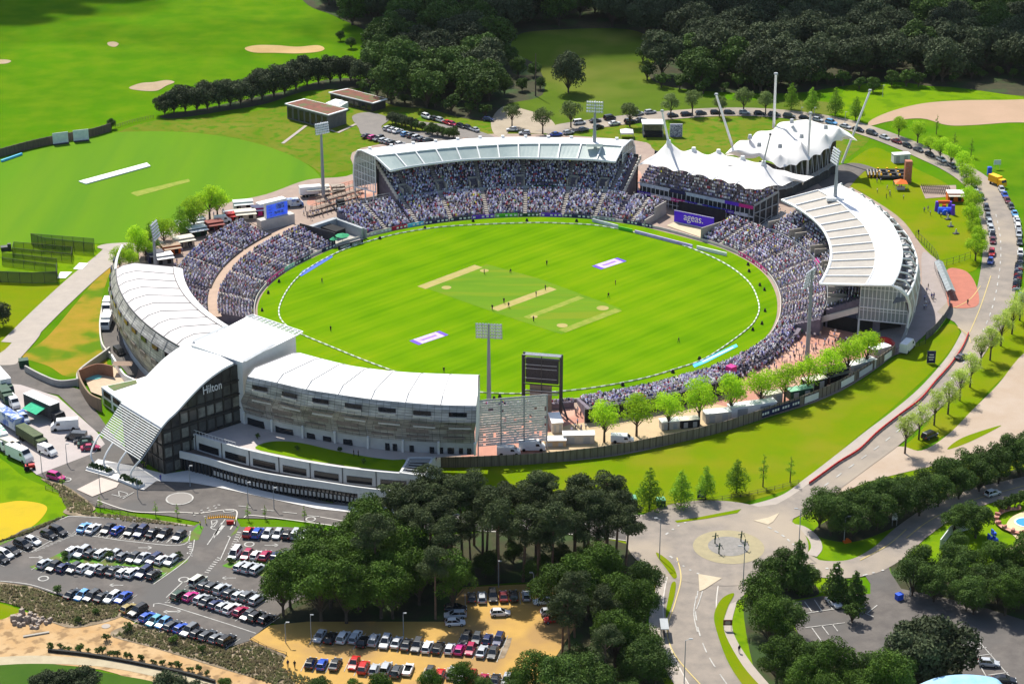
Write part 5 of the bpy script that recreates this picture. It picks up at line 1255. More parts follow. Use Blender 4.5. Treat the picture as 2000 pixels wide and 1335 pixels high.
SE=sorted(SEATS,key=lambda s:s[1]);near=[s for s in SE if s[4]==0 and s[0]>15][:max(0,290-NP[0])];ns=set(near)
for s in near:
    t=rt();l_=rng.choice(('navy','black','tan'));person(s[0],s[1],s[2],s[3],t,l_,'sit','seated spectator in %s top and %s trousers in the temporary stand'%(t,l_),'spectators seated in the temporary stand')
rest=[s for s in SE if s not in ns]
def crowd(pts):
    N_=len(pts);A=np.array([p[:4] for p in pts]);stn=np.array([p[4] for p in pts],float)
    V,F,W=[],[],[]
    def ring(cx,cz,hw,hd,m_):return[(cx-hd,-hw,cz),(cx+hd,-hw,cz),(cx+hd,hw,cz),(cx-hd,hw,cz)]
    V=ring(0,.42,.18,.13,0)+ring(.02,.98,.22,.11,0)+ring(0,1.08,.1,.08,0)
    F=[(0,1,5,4),(1,2,6,5),(2,3,7,6),(3,0,4,7),(4,5,9,8),(5,6,10,9),(6,7,11,10),(7,4,8,11),(8,9,10,11)]
    part=[0]*12
    h0=len(V);V+=[(.02,0,1.06),(.13,0,1.19),(.02,.1,1.19),(-.09,0,1.19),(.02,-.1,1.19),(.02,0,1.33)];part+=[1,1,2,2,1,2]
    F+=[(h0,h0+2,h0+1),(h0,h0+3,h0+2),(h0,h0+4,h0+3),(h0,h0+1,h0+4),(h0+5,h0+1,h0+2),(h0+5,h0+2,h0+3),(h0+5,h0+3,h0+4),(h0+5,h0+4,h0+1)]
    l0=len(V);V+=[(-.1,-.17,.38),(.45,-.17,.42),(.45,.17,.42),(-.1,.17,.38),(.45,-.15,.02),(.45,.15,.02)];part+=[3]*6
    F+=[(l0,l0+1,l0+2,l0+3),(l0+1,l0+4,l0+5,l0+2)]
    a0=len(V);V+=[(.0,-.3,.62),(.0,-.2,.98),(.22,-.16,.6),(.0,.3,.62),(.0,.2,.98),(.22,.16,.6)];part+=[0,0,1,0,0,1]
    F+=[(a0,a0+2,a0+1),(a0+3,a0+4,a0+5)]
    V=np.array(V,float);nv=len(V);part=np.array(part)
    rs=np.random.RandomState(3);c,s=np.cos(A[:,3]),np.sin(A[:,3]);sc=rs.uniform(.8,1.0,N_)
    X=V[None,:,0].repeat(N_,0).copy();Y=V[None,:,1].repeat(N_,0);Z=V[None,:,2].repeat(N_,0)+stn[:,None]*.42*(V[None,:,2]>.4)
    X=np.where((stn[:,None]>0)&(part[None]==3),X*.3,X)
    co=np.empty((N_,nv,3));co[...,0]=A[:,None,0]+sc[:,None]*(X*c[:,None]-Y*s[:,None]);co[...,1]=A[:,None,1]+sc[:,None]*(X*s[:,None]+Y*c[:,None]);co[...,2]=A[:,None,2]+sc[:,None]*Z
    cols=np.array([SH[t] for t in tops]);wt=np.array(wts,float);wt[5]+=4;wt/=wt.sum()
    ti=rs.choice(len(tops),N_,p=wt);li=rs.choice(4,N_);lc=np.array([(.02,.025,.06),(.015,.015,.015),(.2,.16,.1),(.06,.08,.16)])[li]
    hc=np.array([(.03,.02,.012),(.16,.1,.05),(.6,.58,.52),(.7,.7,.7),(.05,.05,.12)])[rs.choice(5,N_,p=[.4,.2,.15,.15,.1])]
    sk=np.array([.42,.25,.17])
    C=np.ones((N_,nv,4));br=rs.uniform(.55,1.45,(N_,1,1))
    base=np.stack([cols[ti],np.tile(sk,(N_,1)),hc,lc],1)
    C[...,:3]=base[:,part,:]*br
    me=bpy.data.meshes.new('crowd');lens=np.array([len(f) for f in F]);idx=np.concatenate([np.array(f) for f in F])
    nl=len(idx);me.vertices.add(N_*nv);me.vertices.foreach_set('co',co.ravel())
    me.loops.add(N_*nl);me.loops.foreach_set('vertex_index',(idx[None]+(np.arange(N_)*nv)[:,None]).ravel().astype(np.int32))
    me.polygons.add(N_*len(F));st_=np.concatenate([[0],np.cumsum(lens)[:-1]]);me.polygons.foreach_set('loop_start',(st_[None]+(np.arange(N_)*nl)[:,None]).ravel().astype(np.int32))
    me.update(calc_edges=True)
    ca=me.color_attributes.new('Col','FLOAT_COLOR','POINT');ca.data.foreach_set('color',C.ravel())
    m=bpy.data.materials.new('crowd_clothing');m.use_nodes=True;n_=m.node_tree.nodes.new('ShaderNodeAttribute');n_.attribute_name='Col'
    m.node_tree.links.new(n_.outputs['Color'],m.node_tree.nodes['Principled BSDF'].inputs['Base Color']);m.node_tree.nodes['Principled BSDF'].inputs['Roughness'].default_value=.9
    me.materials.append(m);o=bpy.data.objects.new('crowd',me);COL.objects.link(o)
    return tag(o,'dense crowd of spectators in white, navy and lilac clothes filling all the stands','crowd',kind='stuff')
crowd(rest)
print('crowd',len(rest),'persons',NP[0])
# ---------------- floodlights ----------------
lampm=mat('lamp_glass',(.75,.76,.78),rough=.2,spec=.6);polem=mat('galvanised_pole',(.3,.32,.34),(.26,.28,.3),.4,rough=.5)
_lamp=MB();_lamp.tube((0,0,0),(0,.3,-.12),.34,.26,n=8);LAMP=_lamp.build('lamp',[lampm],link=False).data
def floodlight(bx,by,ty,head_w,head_h,nc,nr,face,label,z0=0,side=0):
    """bx,by foot pixel; ty = head centre pixel row; face = azimuth the lamps look to"""
    base=G(bx,by,z0)
    hz=z0+10
    for _ in range(40):
        _,yy=P(base.x,base.y,hz);hz+=(yy-ty)/6.5
    e_=empty('floodlight_mast',base,label,'floodlight','floodlight masts round the stadium')
    b=MB();b.tube(base,(base.x,base.y,hz-head_h/2),.62,.36,n=12);b.tube((base.x,base.y,hz-head_h/2),(base.x,base.y,hz+head_h/2),.3,.2,n=8);b.build('mast',polem,e_)
    fx,fy=math.cos(face),math.sin(face);rx,ry=-fy,fx;til=.35
    def HPt(u,v,d=0):return Vector((base.x+rx*u+fx*(.5+d-v*til*.5),base.y+ry*u+fy*(.5+d-v*til*.5),hz+v))
    f_=MB()
    for r_ in range(nr):
        v=-head_h/2+head_h*(r_+.5)/nr;f_.tube(HPt(-head_w/2,v),HPt(head_w/2,v),.09,n=4);f_.tube(HPt(-head_w/2,v-.3,.1),HPt(head_w/2,v-.3,.1),.05,n=4)
    for c_ in range(5):
        u=-head_w/2+head_w*c_/4;f_.tube(HPt(u,-head_h/2),HPt(u,head_h/2),.08,n=4)
    f_.tube((base.x,base.y,hz-head_h*.2),HPt(0,-head_h*.2),.12,n=4);f_.tube((base.x,base.y,hz+head_h*.3),HPt(0,head_h*.3),.12,n=4)
    hd_=f_.build('lamp_frame',steel,e_)
    for r_ in range(nr):
        for c_ in range(nc):
            u=-head_w/2+head_w*(c_+.5)/nc;v=-head_h/2+head_h*(r_+.5)/nr
            l=bpy.data.objects.new('lamp',LAMP);COL.objects.link(l);l.parent=hd_;p=HPt(u,v+.05,.1);l.location=p-base
            l.rotation_euler=(.2,0,math.atan2(fy,fx)-math.pi/2)
    return e_
def fa(px,py):
    g=G(px,py);return math.atan2(CY-g.y,CX-g.x)
floodlight(955,785,648,6.4,4.4,9,5,fa(955,785),'tall grey floodlight mast in front of the field beside the hotel wing roof end')
floodlight(632,392,250,4.8,3.6,8,5,fa(632,392),'floodlight mast with square lamp head left of the far grandstand')
floodlight(305,535,450,5,5.2,6,6,fa(305,535),'floodlight mast seen from its side beside the leafy trees and food stalls at left')
floodlight(1161,282,208,5.2,3.8,7,4,R(-100),'floodlight mast rising through the roof of the far grandstand',z0=16.8)
floodlight(1631,388,305,5,4.6,6,6,R(195),'floodlight mast rising through the roof of the right grandstand',z0=15.6)
floodlight(1576,706,545,5.6,5,7,6,fa(1576,706),'tall floodlight mast standing in the packed terrace in front of the right grandstand')
for(x,y,z_) in((1161,283,17),(1631,389,15.7)):
    q=G(x,y,z_);b=MB().box(q.x,q.y,z_-.3,5,2.2,.9);tag(b.build('mast_plinth',white,origin=q),'white plinth under the floodlight mast on the %s grandstand roof'%('far' if x<1300 else 'right'),'plinth')
# ---------------- screens ----------------
bs=empty('big_screen',G(1057,806),'large dark steel framed screen seen from behind on tall posts','video screen')
pL,pR=G(1021,806),G(1094,812);dx=(pR-pL).normalized();dn=Vector((-dx.y,dx.x,0))
def SP(u,d,z):return pL+dx*u+dn*d+Vector((0,0,z))
W2=(pR-pL).length;topz_=10
for _ in range(40):topz_+=(P(pL.x,pL.y,topz_)[1]-692)/6.8
b=MB()
for u in(0,W2):
    for d in(0,1.7):b.tube(SP(u,d,0),SP(u,d,topz_),.3,n=6)
    for z_ in np.arange(2,topz_,2.4):b.tube(SP(u,0,z_),SP(u,1.7,z_+1),.12,n=4)
for z_ in(topz_,topz_-.9,topz_-7.6,6):b.tube(SP(0,0,z_),SP(W2,0,z_),.17,n=4)
b.tube(SP(W2/2,-.15,2),SP(W2/2,-.15,topz_),.16,n=4)
b.tube(SP(W2,0,5),SP(W2+2.2,-2,0),.25,n=5)
b.build('frame',dsteel,bs)
b=MB();b.tube(SP(0,-.2,topz_+.1),SP(W2,-.2,topz_+.1),.14,n=4)
for z_ in(topz_-2.4,topz_-3.4,topz_-5.9):b.tube(SP(.6,-.2,z_),SP(W2-.9,-.2,z_),.09,n=4)
for z_ in(5.6,6.3):b.tube(SP(.6,-.2,z_),SP(W2-.6,-.2,z_),.14,n=4)
b.build('light_rail',steel,bs)
MB().wall([SP(.6,.9,0),SP(W2-.6,.9,0)],topz_-7.4,topz_-1.0,.8).build('screen_back',mat('perforated_black_panel',(.02,.02,.025),(.05,.05,.06),5,rough=.6),bs)
b=MB();b.quad(SP(.4,0,topz_),SP(W2,0,topz_),SP(W2,1.7,topz_),SP(.4,1.7,topz_));b.build('top_deck',mat('grating',(.25,.27,.3),(.15,.16,.18),2),bs)
MB().wall([SP(1.6,.6,0),SP(W2-2.2,.6,0)],.5,topz_-8.0,.15).build('lower_panel',mat('brown_louvre_panel',(.19,.16,.13),(.27,.22,.17),.8,rough=.5),bs)
q0=G(*zp(1145,320),0);q1=G(*zp(1408,262),0)
vs=empty('video_screen',(q0+q1)/2,'blue video screen with white top cover on a pale base left of far grandstand','video screen')
MB().wall([q0,q1],0,3.4,2.6).build('base',concrete_l,vs)
s0=G(*zp(1205,230),3.4);s1=G(*zp(1368,190),3.4);s0.z=s1.z=0
th=10
for _ in range(40):th+=(P(s0.x,s0.y,th)[1]-(370+118/4))/6.2
d_=(s1-s0).normalized();n_=Vector((d_.y,-d_.x,0))
if n_.y>0:n_=-n_
MB().wall([s0-n_*.8,s1-n_*.8],3.4,th,1.4).build('housing',white,vs)
L2=(s1-s0).length
def VP(u,z,d=.02):return s0+d_*(u*L2)+n_*d+Vector((0,0,z))
sm=mat('screen_picture',H('2a50dd'),H('5a86f0'),.9,rough=.3);sm.node_tree.nodes['Principled BSDF'].inputs['Emission Color'].default_value=(*H('2a50dd'),1);sm.node_tree.nodes['Principled BSDF'].inputs['Emission Strength'].default_value=.35
MB().quad(VP(0,3.6),VP(1,3.6),VP(1,th-.4),VP(0,th-.4)).build('picture',sm,vs)
b=MB()
for k in range(5):b.quad(VP(.06+.02*k,th-1.2-.9*k,.06),VP(.2+.03*k,th-1.2-.9*k,.06),VP(.2+.03*k,th-.9-.9*k,.06),VP(.06+.02*k,th-.9-.9*k,.06))
b.quad(VP(.35,4.3,.06),VP(.8,4.3,.06),VP(.8,5.2,.06),VP(.35,5.2,.06));b.quad(VP(.45,5.8,.06),VP(.85,5.8,.06),VP(.85,7.4,.06),VP(.45,7.4,.06))
b.build('picture_panels',mat('screen_dark_panels',H('142a90'),H('7aa0ff'),1.5),vs)
MB().wall([s0-d_*2-n_*1.6,s1-n_*1.6],th,th+.35,2.6).build('top_cover',white,vs)
# ---------------- mats and boards on the grass ----------------
def mat_quad(name,pts,m,lab,cat_='mat',z0=Zs(7),th_=.06,tr=None,group=None):
    g=GP(pts,0,tr);o=MB().prism(g,z0,z0+th_).build(name,m,origin=ctr(g));return tag(o,lab,cat_,group)
for(x,y,lab) in((838,661,'purple bordered pale sponsor mat on the grass at the lower left of the field'),(1190,516,'purple bordered pale sponsor mat on the grass at the upper right of the square')):
    c=G(x,y);a=Vector((.74,.67,0));b_=Vector((-.67,.74,0));s_=1.0
    e_=empty('sponsor_mat',c,lab,'mat','two purple sponsor mats on the field');
    MB().prism([c+a*5.2+b_*1.9,c-a*5.2+b_*1.9,c-a*5.2-b_*1.9,c+a*5.2-b_*1.9],Zs(7),Zs(7)+.04).build('mat',purple,e_)
    MB().prism([c+a*3.9+b_*1.9,c-a*3.9+b_*1.9,c-a*3.9-b_*1.9,c+a*3.9-b_*1.9],Zs(7)+.04,Zs(7)+.07).build('mat_centre',purple_l,e_)
    MB().prism([c+a*2.6+b_*.5,c-a*2.6+b_*.5,c-a*2.6-b_*.5,c+a*2.6-b_*.5],Zs(7)+.07,Zs(7)+.09).build('lettering',mat('faded_violet',H('8f6fd8')),e_)
mat_quad('sponsor_mat',[(1352,712),(1372,704),(1438,673),(1441,678),(1380,709),(1356,719)],cyanb,'long turquoise printed mat lying on the grass inside the lower right of the boundary')
b=MB().ribbon([G(1372,708),G(1432,680)],.5,z=Zs(7)+.09).build('mat_lettering',white,origin=G(1400,694));tag(b,'white wording strip along the turquoise mat','lettering')
mat_quad('sponsor_mat',[(584,538),(592,530),(646,499),(650,503),(600,534),(588,541)],blueb,'long blue printed mat lying on the grass at the left of the field')
def lboard(a,c,m,lab,h=1.0,txt=None,z=Zs(7)):
    p,q=G(*a),G(*c);e_=MB().wall([p,q],z,z+h,.35).build('advertising_board',m,origin=p);tag(e_,lab,'advertising board','advertising boards standing on the grass')
    d=(q-p).normalized();n2=Vector((d.y,-d.x,0));n2=-n2 if n2.y>0 else n2
    if txt:
        t=text3('lettering',txt,p+d*(q-p).length*.08+n2*.2+Vector((0,0,z+.22)),p+d*(q-p).length*.92+n2*.2+Vector((0,0,z+.22)),Vector((0,0,h*.85)),white);t.parent=e_;t.data.transform(Matrix.Translation(-p))
    return e_
lboard((1240,456),(1352,485),purple_l,'long pale purple advertising board on the grass at the upper right of the field',.9)
lboard((1361,487),(1419,501),white,'white advertising board at the right end of the long purple one',1.0)
lboard((1157,434),(1207,447),pl_w,'pale blue and white advertising board on the grass below the far grandstand end')
lboard((1208,449),(1235,455),greenb,'lime green advertising board between the pale and purple boards')
lboard((1300,466),(1360,482),navyb,'dark advertising board in front of the timber deck of the sight screen') if False else None
lboard((661,489),(709,476),mat('black_board',(.015,.018,.03)),'black advertising board reading HARDYS in white beside the players enclosure',1.3,'HARDYS   HARDYS')
for i,(x,y) in enumerate(((596,617-0),(664,1190))):pass
for i,(x,y) in enumerate(((512,608),(545,555-3),(524,574),(742,468),(830,448),(924,434),(1029,433),(1126,434),(1461,519),(1463,532),(1484,559),(1493,568),(1494,609),(1488,634),(1470,646),(1366,703),(1314,729),(1216,754),(976,777),(965,781))):
    g=G(x,y);az_=math.atan2(CY-g.y,CX-g.x);b=MB().box(g.x,g.y,Zs(6),.7,.9,.2,az_);b.box(g.x,g.y,Zs(6)+.2,.5,.75,.65,az_,top=.7)
    tag(b.build('loudspeaker',black,origin=g),'black ground loudspeaker outside the rope, %s clockwise from the left end'%ordn(i+1),'loudspeaker','black loudspeakers outside the rope')
for(x,y,lb_) in((1795,360,'larger'),(1725,388,'smaller')):
    q=G(*zp(x,y),2.4);e_=empty('umbrella',Vector((q.x,q.y,0)),'%s green umbrella in the sunken players enclosure'%lb_,'umbrella');r_=2.2 if lb_=='larger' else 1.2
    b=MB();n_=8;ring_=[Vector((q.x+r_*math.cos(t),q.y+r_*math.sin(t),2.4)) for t in np.linspace(0,2*math.pi,n_+1)[:-1]]
    for k in range(n_):b.poly([ring_[k],ring_[(k+1)%n_],Vector((q.x,q.y,3.2))])
    b.build('canopy',mat('green_canvas',H('2f9c6a'),H('268a5c'),1),e_);MB().tube((q.x,q.y,0),(q.x,q.y,3.2),.06).each('pole',steel,e_)
mat_quad('sponsor_mat',[zp(1600,400),zp(1690,385),zp(1720,420),zp(1690,440),zp(1640,435)],purple_l,'pale purple mat on the floor of the players enclosure',z0=.32)
# ---------------- vehicles ----------------
CARC={'white':(.72,.72,.71),'silver':(.42,.44,.46),'grey':(.14,.15,.16),'dark grey':(.05,.055,.06),'black':(.012,.012,.014),'navy':(.015,.025,.09),'blue':(.02,.08,.42),'light blue':(.12,.33,.62),'red':(.45,.012,.012),'crimson':(.35,.01,.06),'magenta':(.5,.02,.2),'green':(.02,.06,.03),'gold':(.3,.22,.06),'cream':(.6,.62,.5),'teal':(.1,.35,.42),'maroon':(.12,.01,.015)}
CM={k:mat('car_paint_'+k.replace(' ','_'),v,rough=.25,spec=.6) for k,v in CARC.items()}
carglass=mat('car_window_glass',(.01,.012,.014),rough=.05,spec=.7);lightm=mat('car_lamp',(.7,.7,.68),rough=.2);tailm=mat('car_tail_lamp',(.35,.01,.01),rough=.3)
def carproto(kind):
    L,Wd,Hh={'hatchback':(4.1,1.76,1.48),'saloon':(4.6,1.8,1.44),'estate':(4.6,1.8,1.5),'sport utility':(4.6,1.88,1.75),'convertible':(4.4,1.8,1.3),'people carrier':(4.7,1.9,1.85)}[kind]
    hl=L/2;z0=.24;zb_={'sport utility':1.02,'people carrier':1.0}.get(kind,.9)
    stn=[(-hl,.62,.42,.72 if kind!='saloon' else.8),(-hl+.08,.8,.3,zb_-.04),(-hl+.5,.88,z0,zb_),(-hl*.3,.9,z0,zb_+.02),(hl*.32,.9,z0,zb_+.0),(hl*.62,.88,z0,zb_-.1),(hl-.25,.84,.26,zb_-.22),(hl-.04,.7,.32,zb_-.34),(hl,.55,.42,zb_-.42)]
    b=MB();rails_=[]
    for x,hw,zb0,zt_ in stn:
        hw=hw*Wd/1.8;rails_.append([Vector((x,-hw*.9,zb0)),Vector((x,-hw,zb0+.14)),Vector((x,-hw,zt_-.2)),Vector((x,-hw*.88,zt_)),Vector((x,hw*.88,zt_)),Vector((x,hw,zt_-.2)),Vector((x,hw,zb0+.14)),Vector((x,hw*.9,zb0))])
    b.loft(rails_);b.poly(rails_[0]);b.poly(list(reversed(rails_[-1])))
    x0,x1,x2,x3={'hatchback':(-hl+.12,-hl+.55,.15,1.0),'saloon':(-1.75,-1.05,.25,1.15),'estate':(-hl+.15,-hl+.5,.3,1.2),'sport utility':(-hl+.15,-hl+.45,.3,1.1),'convertible':(-1.2,-.9,.1,.9),'people carrier':(-hl+.08,-hl+.35,.8,1.6)}[kind]
    wr,wbt=Wd/2*.68,Wd/2*.86
    if kind!='convertible':
        A=[Vector((x1,-wr,Hh-.05)),Vector((x1+.15,-wr*.9,Hh)),Vector((x2-.15,-wr*.9,Hh)),Vector((x2,-wr,Hh-.06)),Vector((x2,wr,Hh-.06)),Vector((x2-.15,wr*.9,Hh)),Vector((x1+.15,wr*.9,Hh)),Vector((x1,wr,Hh-.05))]
        b.quad(A[0],A[1],A[6],A[7]);b.quad(A[1],A[2],A[5],A[6]);b.quad(A[2],A[3],A[4],A[5]);b.quad(A[0],A[3],A[2],A[1]);b.quad(A[7],A[6],A[5],A[4])
        for sx,sy in((x0,x1),(x3,x2)):
            for sg in(-1,1):b.tube((sx,sg*wbt,zb_-.02),(sy,sg*wr,Hh-.07),.05,n=4)
        xm=(x1+x2)/2
        for sg in(-1,1):b.tube((xm,sg*wbt*1.01,zb_),(xm,sg*wr*1.02,Hh-.07),.04,n=4)
    for sg in(-1,1):b.box(x3-.35,sg*(Wd/2+.06),zb_-.02,.16,.16,.13)
    g=MB();tz_=Hh-.07 if kind!='convertible' else Hh-.1
    c=[(x0,wbt,zb_-.03),(x3,wbt,zb_-.08),(x2+.04,wr*1.0,tz_),(x1-.03,wr*1.0,tz_)]
    Lf=[Vector((x,-y,z)) for x,y,z in c];Rt=[Vector((x,y,z)) for x,y,z in c]
    g.poly(Lf);g.poly(list(reversed(Rt)));g.quad(Lf[1],Rt[1],Rt[2],Lf[2]);g.quad(Rt[0],Lf[0],Lf[3],Rt[3])
    if kind=='convertible':g=MB().quad(Vector((.9,-wbt,zb_-.05)),Vector((.9,wbt,zb_-.05)),Vector((.35,wr,Hh)),Vector((.35,-wr,Hh))).quad(Vector((-1.2,-wr,zb_+.03)),Vector((.8,-wr,zb_+.03)),Vector((.8,wr,zb_+.03)),Vector((-1.2,wr,zb_+.03)))
    wl=MB();wl.tube((0,-.11,0),(0,.11,0),.33,n=12);hub=MB();hub.tube((0,-.13,0),(0,.13,0),.17,n=8)
    hd_=MB().box(0,0,0,.12,.34,.16);tl=MB().box(0,0,0,.1,.26,.2)
    R_=[]
    ob=b.build('body',[CM['white']],link=False,smooth=False);R_.append(('body',ob.data,(0,0,0)))
    R_.append(('windows',g.build('windows',carglass,link=False).data,(0,0,0)))
    wd_,hu=wl.build('wheel',rubber,link=False).data,hub.build('rim',steel,link=False).data
    for sx in(-1,1):
        for sy in(-1,1):R_.append(('wheel',wd_,(sx*L*.3+.02,sy*(Wd/2-.09),.33),hu))
    h_=hd_.build('headlight',lightm,link=False).data;t_=tl.build('tail_lamp',tailm,link=False).data
    for sy in(-1,1):R_.append(('headlight',h_,(hl-.12,sy*Wd*.34,zb_-.36)));R_.append(('tail_lamp',t_,(-hl+.03,sy*Wd*.38,zb_-.26)))
    return R_
CP={k:carproto(k) for k in('hatchback','saloon','estate','sport utility','convertible','people carrier')}
def car(x,y,rz,colour,kind,label,group=None,z=Zs(7)):
    e_=empty('parked_car',(x,y,z),label,'car',group,rz)
    for it in CP[kind]:
        o=bpy.data.objects.new(it[0],it[1]);COL.objects.link(o);o.parent=e_;o.location=it[2]
        if it[0]=='body':o.material_slots[0].link='OBJECT';o.material_slots[0].material=CM[colour]
        if len(it)>3:h=bpy.data.objects.new('rim',it[3]);COL.objects.link(h);h.parent=o
    return e_
AB={'w':'white','s':'silver','g':'grey','d':'dark grey','k':'black','n':'navy','b':'blue','l':'light blue','r':'red','c':'crimson','m':'magenta','e':'green','o':'gold','p':'cream','t':'teal','u':'maroon'}
crng=random.Random(11)
BAY=[];g1=g2=''
def row(tr,items,where,group,ang=None,flip=False,z=Zs(7),h=.7,along=False):
    pts=[G(*tr(i[0],i[1]),h) for i in items]
    a,c=pts[0],pts[-1];base=math.atan2(c.y-a.y,c.x-a.x) if len(pts)>1 else 0
    for i,(it,p) in enumerate(zip(items,pts)):
        if group in(g1,g2) and not along and len(items)>3:
            a_=base+math.pi/2 if ang is None else R(ang);dd=(c-a).normalized();h_=Vector((math.cos(a_),math.sin(a_),0))*2.5
            for sg in((-1,1) if i==len(pts)-1 else(-1,)):m0=p+dd*sg*1.32;m0.z=0;BAY.append([m0-h_,m0+h_])
        if along and len(pts)>1:
            q,r_=pts[max(0,i-1)],pts[min(len(pts)-1,i+1)];an=math.atan2(r_.y-q.y,r_.x-q.x)
        else:an=base+math.pi/2 if ang is None else R(ang)
        if flip or(not along and crng.random()<.25):an+=math.pi
        k=it[3] if len(it)>3 else crng.choices(('hatchback','saloon','estate','sport utility'),(5,2,2,2))[0]
        car(p.x,p.y,an+R(crng.uniform(-1.5,1.5)),AB[it[2]],k,('%s %s, %s from left, %s'%(AB[it[2]],k,ordn(i+1),where)) if len(items)>1 else '%s %s %s'%(AB[it[2]],k,where),group,z)
g1='cars in the hotel car park'
row(za,[(470,462,'l'),(520,468,'w'),(603,468,'k'),(657,477,'b'),(733,480,'k'),(787,488,'n'),(855,492,'k'),(918,495,'k'),(1000,508,'d')],'top row, left half of hotel car park',g1,ang=68)
row(za,[(5,637,'k'),(25,609,'w'),(65,590,'k'),(128,559,'k'),(183,537,'w'),(272,502,'k'),(325,484,'k')],'slanting row at far left of hotel car park',g1,ang=-35)
row(za,[(410,597,'w'),(460,602,'s'),(512,607,'d'),(570,607,'w'),(637,616,'s'),(690,623,'g'),(745,631,'d'),(795,633,'s'),(860,637,'n'),(905,643,'w'),(957,646,'s')],'upper of two back to back rows, hotel car park',g1,ang=62)
row(za,[(250,663,'s'),(300,680,'k'),(357,685,'n'),(415,688,'d'),(470,688,'w'),(525,698,'s'),(580,700,'d'),(637,704,'d'),(690,714,'w'),(742,714,'w'),(803,714,'n','sport utility'),(857,727,'k')],'lower of two back to back rows, hotel car park',g1,ang=62)
row(za,[(405,833,'k'),(458,841,'l'),(513,843,'d'),(573,850,'k'),(627,851,'w'),(688,853,'b')],'short row above the brown planting bed',g1,ang=62)
row(za,[(720,912,'o'),(770,928,'k','sport utility')],'pair at the end of the earth track',g1,ang=55)
row(za,[(823,961,'b'),(862,984,'t'),(912,994,'l'),(963,1010,'d'),(1013,1024,'b'),(1057,1039,'g'),(1105,1054,'k'),(1158,1064,'d'),(1210,1080,'g'),(1265,1092,'k')],'lowest row of hotel car park',g1,ang=58)
row(za,[(1105,762,'p','people carrier'),(1145,788,'d'),(1190,798,'d'),(1240,808,'s'),(1287,829,'d'),(1335,842,'s'),(1385,847,'g'),(1437,862,'s')],'upper slanting row beside the oaks',g1,ang=58)
row(za,[(1005,842,'e'),(1065,847,'m'),(1122,860,'s'),(1157,875,'d'),(1205,892,'n'),(1248,904,'s'),(1293,914,'w'),(1345,930,'c'),(1385,952,'d'),(1432,960,'k'),(1485,972,'k')],'lower slanting row beside the oaks',g1,ang=58)
row(za,[(1388,490,'r'),(1438,494,'b'),(1492,499,'s'),(1550,499,'s'),(1605,502,'k'),(1655,499,'s','people carrier'),(1705,505,'s'),(1765,510,'n'),(1850,510,'s','sport utility'),(1910,517,'k')],'top row, right half of hotel car park',g1,ang=78)
row(za,[(1312,608,'w','people carrier'),(1377,614,'c'),(1428,617,'w'),(1480,619,'c'),(1540,622,'n'),(1592,622,'d'),(1650,627,'d'),(1707,622,'s')],'second row, right half of hotel car park',g1,ang=75)
row(za,[(1347,678,'s'),(1393,688,'s'),(1438,694,'s')],'third row, right half of hotel car park',g1,ang=62)
row(za,[(1557,702,'k'),(1600,670,'w')],'pair parked askew at the oaks',g1,ang=-38)
row(za,[(313,180,'m')],'alone on the road before the hotel entrance',None,ang=-28)
g2='cars in the yellow gravel car park'
row(zb,[(775,852,'d'),(832,852,'s'),(893,847,'k'),(952,845,'u'),(1008,845,'k'),(1080,842,'s')],'top row of yellow car park',g2,ang=92)
row(zb,[(935,938,'w','hatchback')],'standing alone in the middle of the yellow car park',None,ang=3)
row(zb,[(683,992,'w'),(684,949,'s'),(686,912,'k')],'shaded left edge of yellow car park',g2,ang=4)
row(za,[(1785,1068,'s'),(1845,1078,'k'),(1915,1076,'w'),(1983,1073,'w')],'left end of long row, yellow car park',g2,ang=76)
row(zb,[(122,1076,'s'),(168,1100,'k'),(230,1091,'s'),(293,1103,'s'),(357,1103,'s'),(412,1115,'d'),(470,1123,'d'),(528,1128,'w'),(588,1133,'k'),(653,1138,'w'),(708,1142,'m'),(767,1142,'c'),(832,1153,'s'),(893,1160,'d')],'long middle row of yellow car park',g2,ang=78)
row(zb,[(742,1078,'k'),(803,1081,'d'),(863,1085,'n'),(925,1086,'n')],'short row above the long row, yellow car park',g2,ang=78)
row(zb,[(-123,1218,'k'),(-60,1225,'b'),(15,1224,'d'),(118,1218,'r'),(172,1243,'r'),(232,1253,'s'),(297,1248,'s'),(357,1265,'d'),(420,1253,'w','convertible'),(540,1272,'d'),(597,1280,'r'),(665,1271,'s'),(725,1288,'w'),(775,1298,'r'),(840,1308,'c'),(905,1313,'k'),(970,1313,'s')],'lowest row of yellow car park',g2,ang=80)
row(zb,[(1180,872,'w'),(1215,935,'s','hatchback'),(1232,975,'r','hatchback')],'half hidden under trees right of yellow car park',g2,ang=10)
g3='cars by the red roofed buildings'
row(ze,[(523,652,'w'),(557,659,'d'),(600,671,'s'),(640,685,'r'),(668,692,'c'),(715,703,'k'),(755,712,'d'),(790,723,'s')],'upper row by red roofed buildings',g3,ang=-50)
row(ze,[(310,716,'s'),(335,724,'s'),(362,731,'w'),(405,748,'l'),(440,756,'d'),(470,769,'s'),(500,779,'d'),(530,783,'d')],'middle row behind far grandstand',g3,ang=48)
row(ze,[(190,759,'k'),(225,767,'m'),(255,775,'d'),(285,783,'s'),(310,790,'s'),(332,797,'d'),(375,803,'w')],'lower row left of far grandstand roof',g3,ang=48)
row(ze,[(868,666,'n')],'alone at the edge of the wood above the far grandstand',None,ang=-20)
row(ze,[(1000,722,'w'),(1070,742,'s')],'pair behind trees above the grandstand roof',g3,ang=0)
g4='cars parked along the ring road'
row(ze,[(1375,684,'w','people carrier'),(1465,673,'d'),(1545,658,'k','people carrier'),(1703,634,'s'),(1772,625,'s')],'far side of ring road behind grandstand',g4,along=True,z=Zs(6))
